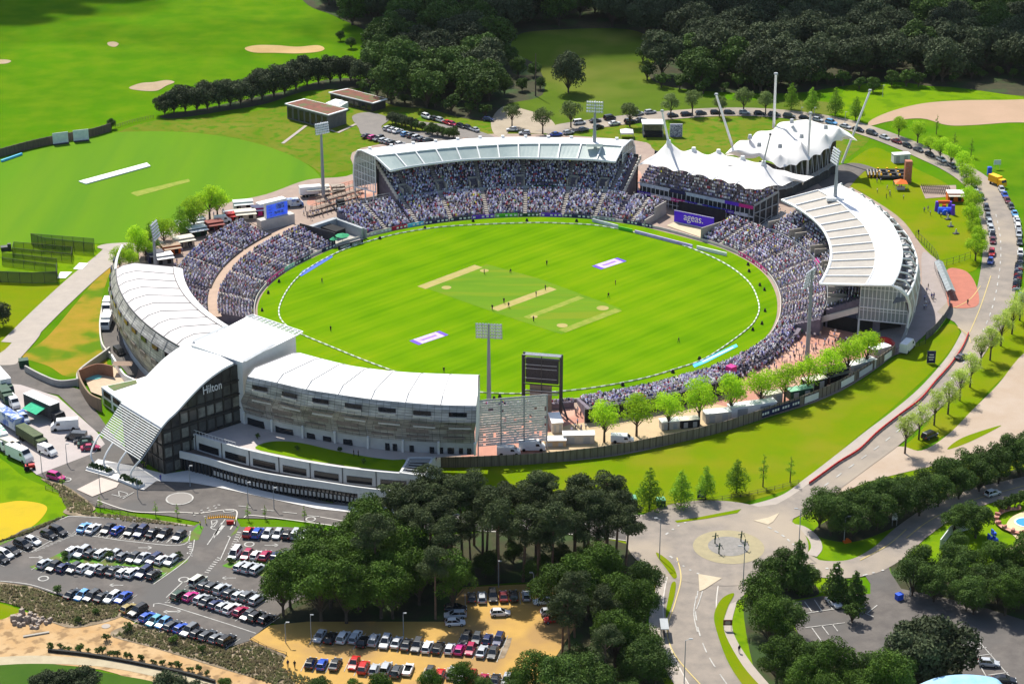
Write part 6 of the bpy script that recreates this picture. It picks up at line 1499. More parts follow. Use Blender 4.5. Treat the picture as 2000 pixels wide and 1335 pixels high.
row(ze,[(1247,749,'b'),(1315,739,'s'),(1400,722,'g'),(1483,707,'k'),(1572,688,'w'),(1660,678,'k'),(1720,668,'d')],'near side of ring road behind grandstand',g4,along=True,z=Zs(6))
row(zf,[(40,643,'d'),(118,637,'k'),(198,630,'d'),(280,627,'k'),(355,627,'d'),(440,627,'s'),(523,632,'k'),(607,638,'d'),(690,648,'d'),(775,658,'k'),(850,668,'s'),(925,684,'l'),(1003,705,'s'),(1075,724,'k'),(1152,743,'d'),(1222,766,'s'),(1290,789,'u'),(1350,813,'k'),(1410,835,'d'),(1475,862,'k'),(1540,890,'s'),(1600,925,'d')],'long curved line behind the tents',g4,along=True,z=Zs(6))
row(zf,[(1725,1052,'s'),(1760,1100,'d'),(1790,1157,'d'),(1800,1207,'g'),(1808,1242,'s'),(1815,1277,'s'),(1825,1312,'k')],'inner kerb of right hand road, back part',g4,along=True,z=Zs(6))
row(zg,[(1818,47,'s'),(1822,80,'s'),(1826,115,'u'),(1820,183,'r'),(1812,228,'b')],'inner kerb of right hand road, front part',g4,along=True,z=Zs(6))
row(zf,[(1875,1057,'s'),(1893,1087,'b'),(1908,1117,'u'),(1928,1152,'d'),(1948,1192,'l'),(1958,1227,'w'),(1965,1262,'w'),(1972,1297,'s')],'outer kerb of right hand road, back part',g4,along=True,z=Zs(6))
row(zg,[(1965,12,'s'),(1968,42,'w'),(1972,75,'s'),(1976,122,'d'),(1980,182,'w'),(1980,217,'k')],'outer kerb of right hand road, front part',g4,along=True,z=Zs(6))
row(zg,[(1655,762,'d','saloon')],'driving beside the red barrier on the right hand road',None,ang=38)
row(zg,[(1473,1202,'k','people carrier')],'parked on the grass under the pale avenue trees',None,ang=40)
row(zc_,[(1825,270,'w','hatchback')],'driving on the east road above the pool garden',None,ang=32)
row(zc_,[(938,878,'w','convertible')],'with open roof in the small shaded car park',None,ang=115)
row(zc_,[(1065,888,'g','sport utility')],'under the round trees of the small shaded car park',None,ang=110)
row(zc_,[(1805,1218,'s','hatchback')],'in the car park at the lower right corner',None,ang=-8)
row(zc_,[(1890,1312,'k','saloon')],'behind the pale blue roof at the lower right corner',None,ang=-5)
b=MB()
for s_ in BAY:b.ribbon(s_,.13,z=Zs(9)+.03)
struct(b.build('car_park_lines',line_w))
bike=MB();bike.tube((-.7,-.05,.3),(-.7,.05,.3),.3,n=10);bike.tube((.7,-.05,.3),(.7,.05,.3),.3,n=10);bike.box(0,0,.35,.9,.3,.35);bike.box(-.3,0,.68,.6,.26,.14);bike.tube((.45,-.35,1.0),(.45,.35,1.0),.03,n=4);bike.tube((.7,0,.3),(.42,0,1.0),.05,n=4)
bkm=bike.build('motorbike',[CM['black']],link=False).data;bi=0
for r_ in range(2):
    for k in range(16):
        t=k/15;g=G(1300+.35*(1968+r_*14-t*18),430+.35*(245+t*150));o=bpy.data.objects.new('motorbike',bkm);COL.objects.link(o);o.location=(g.x,g.y,Zs(6));o.rotation_euler=(0,0,R(8)+crng.uniform(-.15,.15));bi+=1
        cc=crng.choice(('black','silver','navy','red','dark grey'));o.material_slots[0].link='OBJECT';o.material_slots[0].material=CM[cc]
        tag(o,'%s motorbike, %s from the back, %s line at the right edge'%(cc,ordn(k+1),'left' if r_==0 else 'right'),'motorbike','motorbikes at the right edge')
def van(x,y,rz,m,label,L=5.6,Wd=2.0,Hh=2.4,kind='panel',box=None,z=Zs(7),name='delivery_van',cat_='van',group=None,cabm=None):
    e_=empty(name,(x,y,z),label,cat_,group,rz);o=Vector((x,y,z))
    def bd(b,nm,m_):ob=b.build(nm,m_,link=True);ob.parent=e_;return ob
    hl=L/2;b=MB()
    if kind=='panel':
        st_=[(-hl,Hh),(-hl+.1,Hh),(hl-1.6,Hh),(hl-.95,Hh*.72 if Hh>2 else 1.3),(hl-.1,Hh*.45),(hl,.7)]
        rails_=[]
        for x_,zt_ in st_:
            w_=Wd/2;rails_.append([Vector((x_,-w_,.35)),Vector((x_,-w_,zt_*.6)),Vector((x_,-w_*.9,zt_)),Vector((x_,w_*.9,zt_)),Vector((x_,w_,zt_*.6)),Vector((x_,w_,.35))])
        b.loft(rails_);b.poly(rails_[0]);b.poly(list(reversed(rails_[-1])));bd(b,'body',m)
        g=MB();g.quad(Vector((hl-.92,-Wd*.42,Hh*.7)),Vector((hl-.92,Wd*.42,Hh*.7)),Vector((hl-1.5,Wd*.4,Hh*.95)),Vector((hl-1.5,-Wd*.4,Hh*.95)))
        for v in g.v:v.x+=.04;v.z+=.05
        for sg in(-1,1):g.quad(Vector((hl-2.3,sg*(Wd/2+.02),Hh*.55)),Vector((hl-1.3,sg*(Wd/2+.02),Hh*.55)),Vector((hl-1.6,sg*(Wd/2-.0),Hh*.8)),Vector((hl-2.3,sg*(Wd/2-.0),Hh*.8)))
        bd(g,'windows',carglass)
    else:
        cl=2.1;bx=MB().box(-cl/2-.1,0,.95,L-cl-.2,Wd,Hh-.95);bd(bx,'cargo_box',box or m)
        cb=MB();w_=Wd/2*.95
        rails_=[[Vector((x_,-w_,.45)),Vector((x_,-w_,zt_)),Vector((x_,w_,zt_)),Vector((x_,w_,.45))] for x_,zt_ in((hl-cl,2.6),(hl-.5,2.55),(hl-.05,1.7),(hl,.6))]
        cb.loft(rails_);cb.poly(rails_[0]);cb.poly(list(reversed(rails_[-1])));bd(cb,'cab',cabm or m)
        g=MB().quad(Vector((hl-.03,-w_*.85,1.72)),Vector((hl-.03,w_*.85,1.72)),Vector((hl-.44,w_*.85,2.45)),Vector((hl-.44,-w_*.85,2.45)));bd(g,'windscreen',carglass)
        bd(MB().box(-.2,0,.55,L-1,Wd*.5,.35),'chassis',dsteel)
    xs=(-hl*.62,hl*.66) if L<8 else(-hl*.72,-hl*.5,hl*.72)
    for xx in xs:
        for sy in(-1,1):
            w2=MB().tube((0,-.14,0),(0,.14,0),.42,n=10).build('wheel',rubber);w2.parent=e_;w2.location=(xx,sy*(Wd/2-.12),.42)
    return e_
def vz(tr,x,y,*a,h=1.0,**k):g=G(*tr(x,y),h);return van(g.x,g.y,*a,**k)
olive=mat('olive_lorry_paint',(.09,.12,.05),(.06,.08,.04),1);bluew=mat('blue_white_livery',(.08,.15,.4),(.5,.55,.6),.5,lo=.45,hi=.55)
vz(zd,360,1148,R(190),white,'long white panel van facing left in the lorry yard',L=6.6,Hh=2.7)
vz(zd,75,1018,R(-60),white,'white panel van parked behind the blue lorry',L=5.4)
vz(zd,130,1100,R(-62),bluew,'small blue and white van beside the blue lorry',L=4.8,Hh=2)
vz(zd,425,1203,R(172),CM['dark grey'],'dark grey van at the top of the short car row in the lorry yard',L=5.0,Hh=2)
row(zd,[(465,1227,'d'),(485,1247,'e'),(505,1268,'c')],'short column in the lorry yard','cars in the lorry yard',ang=10)
vz(zd,265,1285,R(-38),white,'small white van at the lower edge of the lorry yard',L=5.0,Hh=2.2)
vz(zd,60,1270,R(-40),creamm,'cream motorhome at the lower left of the lorry yard',L=7.5,Wd=2.4,Hh=3,name='motorhome',cat_='motorhome')
vz(zd,110,1312,R(-40),white,'white motorhome at the lower edge of the lorry yard',L=7.5,Wd=2.4,Hh=3,name='motorhome',cat_='motorhome')
vz(zd,62,1120,R(-48),bluew,'large lorry with blue and white livery and a white roof in the lorry yard',L=13,Wd=2.6,Hh=4,kind='box',box=bluew,h=2,name='lorry',cat_='lorry',cabm=CM['blue'])
vz(zd,180,1215,R(-48),olive,'olive green covered lorry in the lorry yard',L=11,Wd=2.5,Hh=3.2,kind='box',h=1.6,name='lorry',cat_='lorry')
vz(zd,5,1215,R(-60),white,'white lorry with green stripe at the left edge of the lorry yard',L=9,Wd=2.5,Hh=3.5,kind='box',box=mat('white_green_side',(.7,.72,.7),(.1,.35,.2),.4,lo=.5,hi=.54),h=1.8,name='lorry',cat_='lorry')
vz(zd,15,905,R(-60),dgreen,'dark green lorry with a white topped body at the left edge below the path end',L=11,Wd=2.6,Hh=4,kind='box',box=white,h=2,name='lorry',cat_='lorry')
vz(zd,30,975,R(-62),dgreen,'green lorry behind the white van at the left edge',L=8,Wd=2.5,Hh=3,kind='box',h=1.5,name='lorry',cat_='lorry')
e_=vz(zd,250,1045,R(-42),dsteel,'black sided hospitality lorry with white roof and green awning',L=13,Wd=2.8,Hh=4.4,kind='box',box=mat('black_trailer_side',(.03,.035,.035),(.06,.06,.06),1),h=2.4,name='lorry',cat_='lorry')
o=MB().box(-1.1,0,4.42,10.8,2.9,.12).build('roof_panel',white);o.parent=e_
o=MB().quad(Vector((-3,-1.45,3.4)),Vector((2.5,-1.45,3.4)),Vector((2.5,-4.4,2.6)),Vector((-3,-4.4,2.6))).build('awning',mat('green_awning',H('28b080'),H('209a70'),1));o.parent=e_
vz(zf,1852,1012,R(-60),yellow,'yellow box truck at the bend of the right hand road',L=6.5,Wd=2.3,Hh=3.1,kind='box',h=1.5,z=Zs(6),name='lorry',cat_='truck')
vz(zg,1348,708,R(60),white,'white minibus with dark windows beside the red plaza at the right',L=6.5,Wd=2.2,Hh=2.8)
vz(zl,118,455,R(-88),white,'white lorry squeezed behind the left hotel wing, rear one',L=6.5,Wd=2.4,Hh=3,kind='box',h=1.5,z=Zs(3))
vz(zl,112,575,R(-88),white,'white lorry squeezed behind the left hotel wing, front one',L=8,Wd=2.5,Hh=3.2,kind='box',h=1.5,z=Zs(3))
vz(zl,208,805,R(-60),CM['black'],'black car in the shade under the left hotel wing',L=4.6,Wd=1.9,Hh=1.6,h=.8,z=Zs(3),name='parked_car',cat_='car')
vz(zk,715,1090,R(0),white,'white panel van beside the timber fence below the lattice screen',L=6.3,Hh=2.5)
vz(zk,480,1135,R(0),white,'white van partly hidden by the timber fence near the hotel end',L=5.5,Hh=2.2)
vz(zk,1620,1010,R(-5),white,'white pickup truck beside the first leafy tree at the fence',L=5.5,Hh=2.0)
vz(zp,1418,112,R(15),bluew,'ambulance in white and blue right of the video screen',L=5.8,Hh=2.6,name='ambulance')
vz(zp,1570,30,R(14),white,'long white lorry on the concourse behind the floodlight mast',L=9,Wd=2.5,Hh=3.4,kind='box')
vz(zp,860,240,R(20),white,'white van in the row of stalls left of the video screen',L=5.2)
vz(zp,925,195,R(25),CM['silver'],'silver van behind the red stall left of the video screen',L=5.0,Hh=2)
tr_e=empty('tractor',G(*za(165,140)),'small red tractor at the lower edge of the lorry yard','tractor',rz=R(15))
for nm,bb,m_ in(('body',MB().box(.5,0,.6,1.5,.9,.8).box(-.4,0,.7,1.0,1.2,.6),redp),('seat',MB().box(-.4,0,1.3,.5,.5,.4),black)):
    o=bb.build(nm,m_);o.parent=tr_e
for(x,y,r_) in((-.6,.7,.65),(-.6,-.7,.65),(1,.6,.4),(1,-.6,.4)):
    o=MB().tube((x,y-.15,r_),(x,y+.15,r_),r_,n=12).build('wheel',rubber);o.parent=tr_e
# ---------------- trees ----------------
def leafmat(name,c1,c2,tr=.3,c3=None):
    m=bpy.data.materials.new(name);m.use_nodes=True;nt=m.node_tree;N=nt.nodes;L=nt.links
    b=N['Principled BSDF'];b.inputs['Roughness'].default_value=.75;b.inputs['Specular IOR Level'].default_value=.15
    tc=N.new('ShaderNodeTexCoord');oi=N.new('ShaderNodeObjectInfo');ad=N.new('ShaderNodeVectorMath');ad.operation='ADD';L.new(tc.outputs['Object'],ad.inputs[0])
    cb=N.new('ShaderNodeCombineXYZ');ml=N.new('ShaderNodeMath');ml.operation='MULTIPLY';ml.inputs[1].default_value=60;L.new(oi.outputs['Random'],ml.inputs[0]);L.new(ml.outputs[0],cb.inputs[0]);L.new(cb.outputs[0],ad.inputs[1])
    nz=N.new('ShaderNodeTexNoise');nz.inputs['Scale'].default_value=.45;nz.inputs['Detail'].default_value=8;nz.inputs['Roughness'].default_value=.75;L.new(ad.outputs[0],nz.inputs['Vector'])
    r=N.new('ShaderNodeMapRange');r.inputs[1].default_value=.36;r.inputs[2].default_value=.64;L.new(nz.outputs[0],r.inputs[0])
    mx=N.new('ShaderNodeMix');mx.data_type='RGBA';mx.inputs[6].default_value=(*c1,1);mx.inputs[7].default_value=(*c2,1);L.new(r.outputs[0],mx.inputs[0])
    hs=N.new('ShaderNodeHueSaturation');rv=N.new('ShaderNodeMapRange');rv.inputs[3].default_value=.75;rv.inputs[4].default_value=1.3;L.new(oi.outputs['Random'],rv.inputs[0]);L.new(rv.outputs[0],hs.inputs['Value']);L.new(mx.outputs[2],hs.inputs['Color'])
    L.new(hs.outputs[0],b.inputs['Base Color']);t=N.new('ShaderNodeBsdfTranslucent');L.new(hs.outputs[0],t.inputs[0]);ms=N.new('ShaderNodeMixShader');ms.inputs[0].default_value=tr
    L.new(b.outputs[0],ms.inputs[1]);L.new(t.outputs[0],ms.inputs[2]);L.new(ms.outputs[0],N['Material Output'].inputs[0]);return m
lf={'dark':leafmat('dark_woodland_leaves',(.032,.047,.022),(.078,.1,.042),.15),
      'mid':leafmat('mid_green_leaves',(.03,.065,.012),(.085,.145,.022),.15),
      'oak':leafmat('fresh_oak_leaves',(.028,.062,.008),(.085,.155,.014),.15),
      'pine':leafmat('pine_needles',(.032,.048,.018),(.08,.105,.036),.15),
      'lime':leafmat('bright_young_leaves',(.22,.42,.01),(.46,.66,.03),.5),
      'pale':leafmat('pale_spring_leaves',(.3,.42,.05),(.55,.62,.17),.5),
      'young':leafmat('young_green_leaves',(.12,.25,.015),(.26,.42,.03),.35),
      'grey':leafmat('grey_green_leaves',(.1,.15,.04),(.2,.26,.08),.3)}
bark=mat('bark',(.1,.075,.055),(.06,.045,.035),2,rough=1);barkp=mat('pine_bark',(.2,.12,.08),(.12,.08,.06),1.5,rough=1)
def treeproto(kind,seed,leaf,Hh=12,r=6,n=3400,sz=.42,base=.2,barkm=bark,blobs=14,sparse=0.0):
    """returns (trunk mesh, crown mesh); crown is leaf clusters on many lobes round real limbs"""
    g=np.random.RandomState(seed);tb=MB();cen=[]
    hb=Hh*base
    if kind=='pine':
        lean=Vector((g.uniform(-.6,.6),g.uniform(-.6,.6),0));pts=[Vector((0,0,0)),Vector((0,0,Hh*.4))+lean*.5,Vector((0,0,Hh*.75))+lean,Vector((0,0,Hh*.95))+lean]
        rad=[.3,.24,.16,.05]
        for k in range(3):tb.tube(pts[k],pts[k+1],rad[k],rad[k+1],n=6)
        for k in range(blobs):
            a=g.uniform(0,6.28);z=Hh*g.uniform(.66,.98);rr_=r*g.uniform(.25,.8)*(1.15-(z/Hh-.66)*1.4);c=Vector((lean.x+rr_*math.cos(a),lean.y+rr_*math.sin(a),z));cen.append((c,r*g.uniform(.26,.42),.5));tb.tube(Vector((lean.x*.9,lean.y*.9,z-1.4)),c,.09,.03,n=4)
        cen.append((Vector((lean.x,lean.y,Hh*.96)),r*.36,.6))
    elif kind=='cone':
        tb.tube((0,0,0),(0,0,Hh*.9),.16,.03,n=6)
        for k in range(blobs):
            t=(k+.5)/blobs;z=hb+(Hh-hb)*t;rr_=r*(1-t)**.75*.62*min(1,.5+t*4);a=k*2.4+g.uniform(-.4,.4);c=Vector((rr_*math.cos(a),rr_*math.sin(a),z));cen.append((c,r*(.5*(1-t)+.14)*g.uniform(.8,1.15),.85));tb.tube((0,0,z-.3),c,.05,.02,n=4)
    else:
        top=Hh*.55;tb.tube((0,0,0),(0,0,hb*1.2),r*.055+.08,r*.045+.06,n=7);tb.tube((0,0,hb*1.2),(g.uniform(-.3,.3),g.uniform(-.3,.3),Hh*.8),r*.045+.06,.05,n=6)
        for k in range(blobs):
            u=g.uniform(-.55,1);a=k*2.4+g.uniform(-.5,.5);s=math.sqrt(1-u*u);q=g.uniform(.5,.78);cz=hb+(Hh-hb)*.52
            c=Vector((r*q*s*math.cos(a),r*q*s*math.sin(a),cz+(Hh-hb)*.5*q*u));cen.append((c,r*g.uniform(.28,.46),.85));tb.tube((0,0,hb*1.1+k*.05),c,.04*r/3+.04,.03,n=4)
        cen.append((Vector((0,0,hb+(Hh-hb)*.55)),r*.5,.9))
    tot=sum(b_**2 for _,b_,_ in cen);V=[];F=[]
    for c,br,fl in cen:
        m_=max(8,int(n*br*br/tot))
        for _ in range(m_):
            d=g.normal(size=3);d/=np.linalg.norm(d)
            if d[2]<-.45 and g.rand()<.7:d[2]*=-1
            rad_=br*(g.uniform(.72,1.12) if g.rand()>sparse else g.uniform(.1,1.3));p=np.array([c.x+d[0]*rad_,c.y+d[1]*rad_,c.z+d[2]*rad_*fl])
            nn_=d+g.normal(size=3)*.55;nn_/=np.linalg.norm(nn_);t1=np.cross(nn_,[.3,.2,1.]);t1/=np.linalg.norm(t1)+1e-9;t2=np.cross(nn_,t1);an=g.uniform(0,6.28)
            ta=(t1*math.cos(an)+t2*math.sin(an));tb_=np.cross(nn_,ta);s=sz*g.uniform(.55,1.25);i=len(V)
            V+=[p-ta*s,p-tb_*s*.62,p+ta*s,p+tb_*s*.62];F.append((i,i+1,i+2,i+3))
    me=bpy.data.meshes.new('crown');me.from_pydata([tuple(v) for v in V],[],F);me.materials.append(lf[leaf]);me.update()
    return tb.build('trunk',barkm,link=False).data,me
TP={}
def proto(key,*a,count=3,**k):
    TP[key]=[treeproto(*((a[0],hash_(key)+i)+a[1:]),**k) for i in range(count)]
def hash_(s):return sum(ord(c)*(i+3) for i,c in enumerate(s))%9973
proto('dark','broad','dark',Hh=13,r=6.8,n=5200,sz=.45,count=4,base=.05,blobs=24)
proto('mid','broad','mid',Hh=12,r=6.2,n=5000,sz=.42,count=4,base=.04,blobs=24)
proto('oak','broad','oak',Hh=13.5,r=5.2,n=8500,sz=.23,count=4,base=.12,blobs=24)
proto('greenmass','broad','mid',Hh=10.5,r=4.8,n=7000,sz=.23,count=4,base=.04,blobs=24)
proto('pine','pine','pine',Hh=16.5,r=4.6,n=6200,sz=.2,count=5,barkm=barkp,blobs=18)
proto('lime','broad','lime',Hh=8.8,r=3.7,n=3000,sz=.2,count=4,base=.2,blobs=16,sparse=.35)
proto('pale','broad','pale',Hh=9.2,r=3.0,n=2000,sz=.17,count=4,base=.28,blobs=18,sparse=.6)
proto('young','cone','young',Hh=8.2,r=2.7,n=2200,sz=.2,count=3,base=.16,blobs=15,sparse=.3)
proto('slim','cone','young',Hh=7,r=1.2,n=380,sz=.15,count=2,base=.3,blobs=8,sparse=.5)
proto('roadside','broad','grey',Hh=8,r=3,n=1700,sz=.24,count=3,base=.22,blobs=13,sparse=.3)
proto('bush','broad','mid',Hh=3,r=1.6,n=700,sz=.2,count=3,base=.05,blobs=9)
proto('darkcone','cone','mid',Hh=9.5,r=3.2,n=3200,sz=.28,count=2,base=.06,blobs=16)
trng=random.Random(5);NT=[0]
def tree(x,y,kind,label,group=None,s=1.0,name=None,catg='tree',z=0,sz_=None):
    tr_m,cr_m=trng.choice(TP[kind]);e_=empty(name or{'pine':'pine_tree','bush':'shrub'}.get(kind,'tree'),(x,y,z),label,catg,group,trng.uniform(0,6.28))
    e_.scale=(s,s,s*(sz_ or trng.uniform(.92,1.1)))
    for nm,me in(('trunk',tr_m),('crown',cr_m)):
        o=bpy.data.objects.new(nm,me);COL.objects.link(o);o.parent=e_
    NT[0]+=1;return e_
def inpoly(x,y,poly):
    ins=False;j=len(poly)-1
    for i in range(len(poly)):
        if(poly[i][1]>y)!=(poly[j][1]>y) and x<(poly[j][0]-poly[i][0])*(y-poly[i][1])/(poly[j][1]-poly[i][1])+poly[i][0]:ins=not ins
        j=i
    return ins
def grove(poly,sp,pick,where,group,s0=.85,s1=1.15,jit=.35):
    g=[G(x,max(y,-60)) for x,y in poly];xs=[p.x for p in g];ys=[p.y for p in g];pp=[(p.x,p.y) for p in g];rows=[];y=min(ys);k=0
    while y<max(ys):
        rw=[];x=min(xs)+(k%2)*sp/2
        while x<max(xs):
            xx,yy=x+trng.uniform(-jit,jit)*sp,y+trng.uniform(-jit,jit)*sp;x+=sp
            if not inpoly(xx,yy,pp):continue
            px,py=P(xx,yy,0)
            if px<-60 or px>2060 or P(xx,yy,13)[1]>1400 or py<-22:continue
            rw.append((xx,yy,px,py))
        if rw:rows.append(rw)
        y+=sp*.87;k+=1
    for ri,rw in enumerate(rows):
        for ci,(xx,yy,px,py) in enumerate(sorted(rw)):
            kd,ds=pick(px,py);tree(xx,yy,kd,'%s, %s from left, %s row of %s'%(ds,ordn(ci+1),ordn(ri+1),where),group,trng.uniform(s0,s1),name='woodland_tree' if sp>12 else None,catg='woodland tree' if sp>12 else 'pine tree' if kd=='pine' else 'tree')
def pk1(px,py):
    if px<985:return('mid','round mid green tree') if trng.random()<.75 else('dark','dark green tree')
    if px>1780 and py<90:return('mid','mid green tree') if trng.random()<.6 else('dark','dark green tree')
    return('dark','dark broadleaf tree') if trng.random()<.85 else('mid','somewhat lighter broadleaf tree')
grove([(560,-60),(600,6),(660,36),(710,62),(760,90),(735,128),(700,158),(712,180),(770,205),(840,212),(900,228),(968,234),(985,205),(955,165),(975,130),(960,100),(1010,68),(1060,58),(1200,54),(1255,66),(1290,100),(1262,140),(1300,166),(1400,178),(1550,180),(1650,165),(1750,156),(1850,166),(2100,160),(2100,-60)],14.2,pk1,'big wood behind stadium','trees of the big wood behind the stadium',1.12,1.38)
for i,(x,y,s) in enumerate(((990,130,.7),(1012,150,.55),(985,185,.5),(1020,178,.4),(1045,150,.45),(950,185,.8),(1055,175,.35))):
    g=G(x,y);tree(g.x,g.y,'mid','bushy tree at left edge of the meadow, %s of that loose cluster'%ordn(i+1),'bushy trees beside the meadow',s)
g=G(1110,181);tree(g.x,g.y,'dark','single dark tree with a clear trunk standing alone on the meadow behind the far grandstand',s=.88,sz_=1.35)
g=G(1046,188);e_=MB().tube(g,g+Vector((0,0,16)),.3,.15,n=6).build('bare_pole',wood,origin=g);tag(e_,'thin bare dark trunk standing upright beside the lone meadow tree','pole')
hl_=[(322,225),(340,221),(362,219),(385,217),(405,215),(428,210),(450,207),(470,205),(492,198),(512,195),(535,190),(556,184),(578,176),(600,166),(622,164),(645,162),(665,160),(685,158),(705,168)]
for i,(x,y) in enumerate(hl_):
    g=G(x,y);tree(g.x,g.y,'dark','dark hedgerow tree between golf course and practice ground, %s from the left'%ordn(i+1),'hedgerow of dark trees at upper left',(.55,.68,.8,.7,.78,.72,.82,.7,.75,.8,1.0,.8,.78,.8,.72,.75,.72,.7,.7)[i])
for i,(x,y,s) in enumerate(((218,252,.3),(665,80,.32),(686,95,.35))):
    g=G(x,y);tree(g.x,g.y,'mid',('small conical bush at the end of the timber wall','left of two small trees at the golf course edge','right of two small trees at the golf course edge')[i],s=s)
pinepoly=[(735,1085),(830,1062),(950,1052),(1080,1052),(1180,1062),(1240,1090),(1235,1148),(1120,1152),(900,1150),(800,1150),(760,1130)]
grove(pinepoly,5.4,lambda a,b_:('pine','tall pine with bare trunk'),'foreground pine stand','pines in the foreground stand',.88,1.1)
grove([(522,1205),(550,1172),(600,1140),(640,1108),(690,1072),(740,1066),(790,1110),(860,1140),(895,1155),(880,1225),(700,1234),(545,1238)],6.0,lambda a,b_:('oak','fresh green oak') if a<700 or trng.random()<.6 else('pine','pine among oaks'),'oak wood by hotel car park','trees of the oak wood',.88,1.12)
grove([(1062,1190),(1110,1165),(1180,1150),(1238,1145),(1262,1190),(1258,1250),(1272,1300),(1300,1380),(1200,1420),(1090,1420),(1085,1320),(1080,1240)],6.2,lambda a,b_:(('oak','fresh green broadleaf tree') if trng.random()<.5 else('greenmass','mid green broadleaf tree')) if a>1180 or b_<1210 else(('pine','dark pine') if trng.random()<.6 else('greenmass','mid green broadleaf tree')),'wood left of south road','trees between yellow car park and south road',.75,1.0)
for i,(x,y,s) in enumerate(((625,1368,.5),(690,1382,.45),(745,1378,.5),(800,1385,.5),(840,1372,.48),(905,1368,.6),(940,1378,.55),(1010,1375,.55),(1045,1360,.8),(440,1352,.3))):
    g=G(x,y);tree(g.x,g.y,'oak' if i%3 else 'greenmass','small tree at bottom edge below the yellow car park, %s from left'%ordn(i+1),'small trees along the bottom edge',s)
for i,(x,y,s) in enumerate(((85,1350,.35),(120,1360,.45),(165,1362,.5),(330,1380,.5),(380,1385,.45))):
    g=G(x,y);tree(g.x,g.y,'dark','dark bushy tree at the bottom left edge, %s from the left'%ordn(i+1),'dark bushes at the bottom left',s)
g=G(-8,640);tree(g.x,g.y,'dark','dark tree at the left edge of the picture above the path',s=.6)
for i,(x,y) in enumerate([(770+k*32+(k%3)*9,1142-(k%4)*14) for k in range(14)]):
    g=G(x,y);tree(g.x,g.y,'greenmass','dark undergrowth shrub below the foreground pines, %s from left'%ordn(i+1),'undergrowth below the pines',trng.uniform(.4,.6),name='shrub',catg='shrub')
for i,(x,y) in enumerate([(1262+k*0,120+k*18) for k in range(3)]+[(1290+k*30,172+8*math.sin(k*.5)-(k>14)*12) for k in range(25)]+[(705+k*30,182+k*6) for k in range(9)]):
    g=G(x+trng.uniform(-8,8),y+trng.uniform(-3,3));tree(g.x,g.y,'bush','dark bush at the foot of the big wood, %s of the line'%ordn(i+1),'bushes at the foot of the big wood',trng.uniform(1.2,2.3),name='shrub',catg='shrub')
hb_=[(1600,1030),(1622,1046),(1640,1018),(1662,1052),(1672,1022),(1700,1012),(1712,1035),(1732,1008),(1752,1022),(1768,996),(1795,1008),(1805,982),(1832,990),(1845,968),(1872,975),(1885,952),(1912,960),(1925,938),(1950,945),(1965,925),(1990,932),(2005,915),(2030,922)]
for i,(x,y) in enumerate(hb_):
    g=G(x,y);tree(g.x,g.y,'greenmass','dense dark green tree in the belt beside the east road, %s from the left'%ordn(i+1),'tree belt beside the east road',trng.uniform(.72,.92))
rest_=[((1502,1150),'greenmass',.7),((1528,1140),'greenmass',.75),((1556,1155),'darkcone',1.15),((1580,1150),'greenmass',.5),((1632,1172),'darkcone',.95),((1668,1184),'darkcone',.9),((1664,1216),'bush',1.4)]
for i,((x,y),k,s) in enumerate(rest_):
    g=G(x,y);tree(g.x,g.y,k,'tree on the north side of the small shaded car park, %s from the left'%ordn(i+1),'trees north of the small car park',s)
grove([(1462,1200),(1505,1195),(1525,1240),(1550,1290),(1600,1345),(1680,1348),(1760,1345),(1770,1420),(1560,1420),(1500,1340),(1475,1260)],5.8,lambda a,b_:('greenmass','mid green broadleaf tree') if trng.random()<.6 else('oak','bright green broadleaf tree'),'wood right of south road','trees between south road and small car park',.72,.95)
for i,(x,y,s) in enumerate(((1765,1330,.9),(1800,1310,.95),(1840,1325,1.05),(1790,1345,.95))):
    g=G(x,y);tree(g.x,g.y,'dark','large dark oak right of small shaded car park, %s of its cluster'%ordn(i+1),'large dark oaks at the lower right',s*.85)
grove([(1745,1120),(1790,1115),(1850,1135),(1930,1120),(2080,1130),(2080,1235),(1950,1222),(1840,1195),(1770,1160)],6.0,lambda a,b_:('greenmass','dark green tree') if trng.random()<.7 else('oak','green oak'),'wood below pool garden','trees below the pool garden',.7,.9)
for i,(x,y,s) in enumerate(((1862,1042,.62),(1905,1050,.8),(1882,1035,.6),(1870,1075,.45))):
    g=G(x,y);tree(g.x,g.y,'greenmass','tree left of the pool garden, %s from the left'%ordn(i+1),'trees left of the pool garden',s)
for i in range(12):
    t=i/11;g=G(1952+t*110,1000-t*42+0);tree(g.x,g.y,'bush','clipped hedge shrub above the pool garden, %s from the left'%ordn(i+1),'hedge above the pool garden',1.0,name='shrub',catg='shrub')
for i,(x,y) in enumerate(((1180,864),(1243,852),(1305,840),(1365,829),(1427,813),(1485,799),(1532,788),(1577,771),(1620,752),(1655,736),(1692,720))):
    g=G(x,y);tree(g.x,g.y,'lime','bright yellow green young tree inside the timber fence, %s from the left'%ordn(i+1),'leafy trees inside the timber fence',trng.uniform(1.08,1.22))
for i,(x,y) in enumerate(((1335,1302),(1412,1224),(1498,1144),(1575,1082),(1640,1006),(1698,932),(1755,818),(1810,782),(1870,702),(1932,636),(1975,560))):
    q=zg(x,y);g=G(*q);tree(g.x,g.y,'pale','pale thin leaved avenue tree on the right hand verge, %s from the front'%ordn(i+1),'pale avenue trees on the right verge',trng.uniform(.95,1.08))
for i,(x,y,k,s) in enumerate(((1268,996,'young',1.2),(1330,990,'young',1.15),(1378,975,'young',.95),(1438,962,'young',1.05),(1490,950,'slim',1.15),(1543,942,'slim',.95))):
    g=G(x,y);tree(g.x,g.y,k,'%s young tree on the grass above the roundabout, %s from the left'%('conical' if k=='young' else 'very thin',ordn(i+1)),'young trees above the roundabout',s)
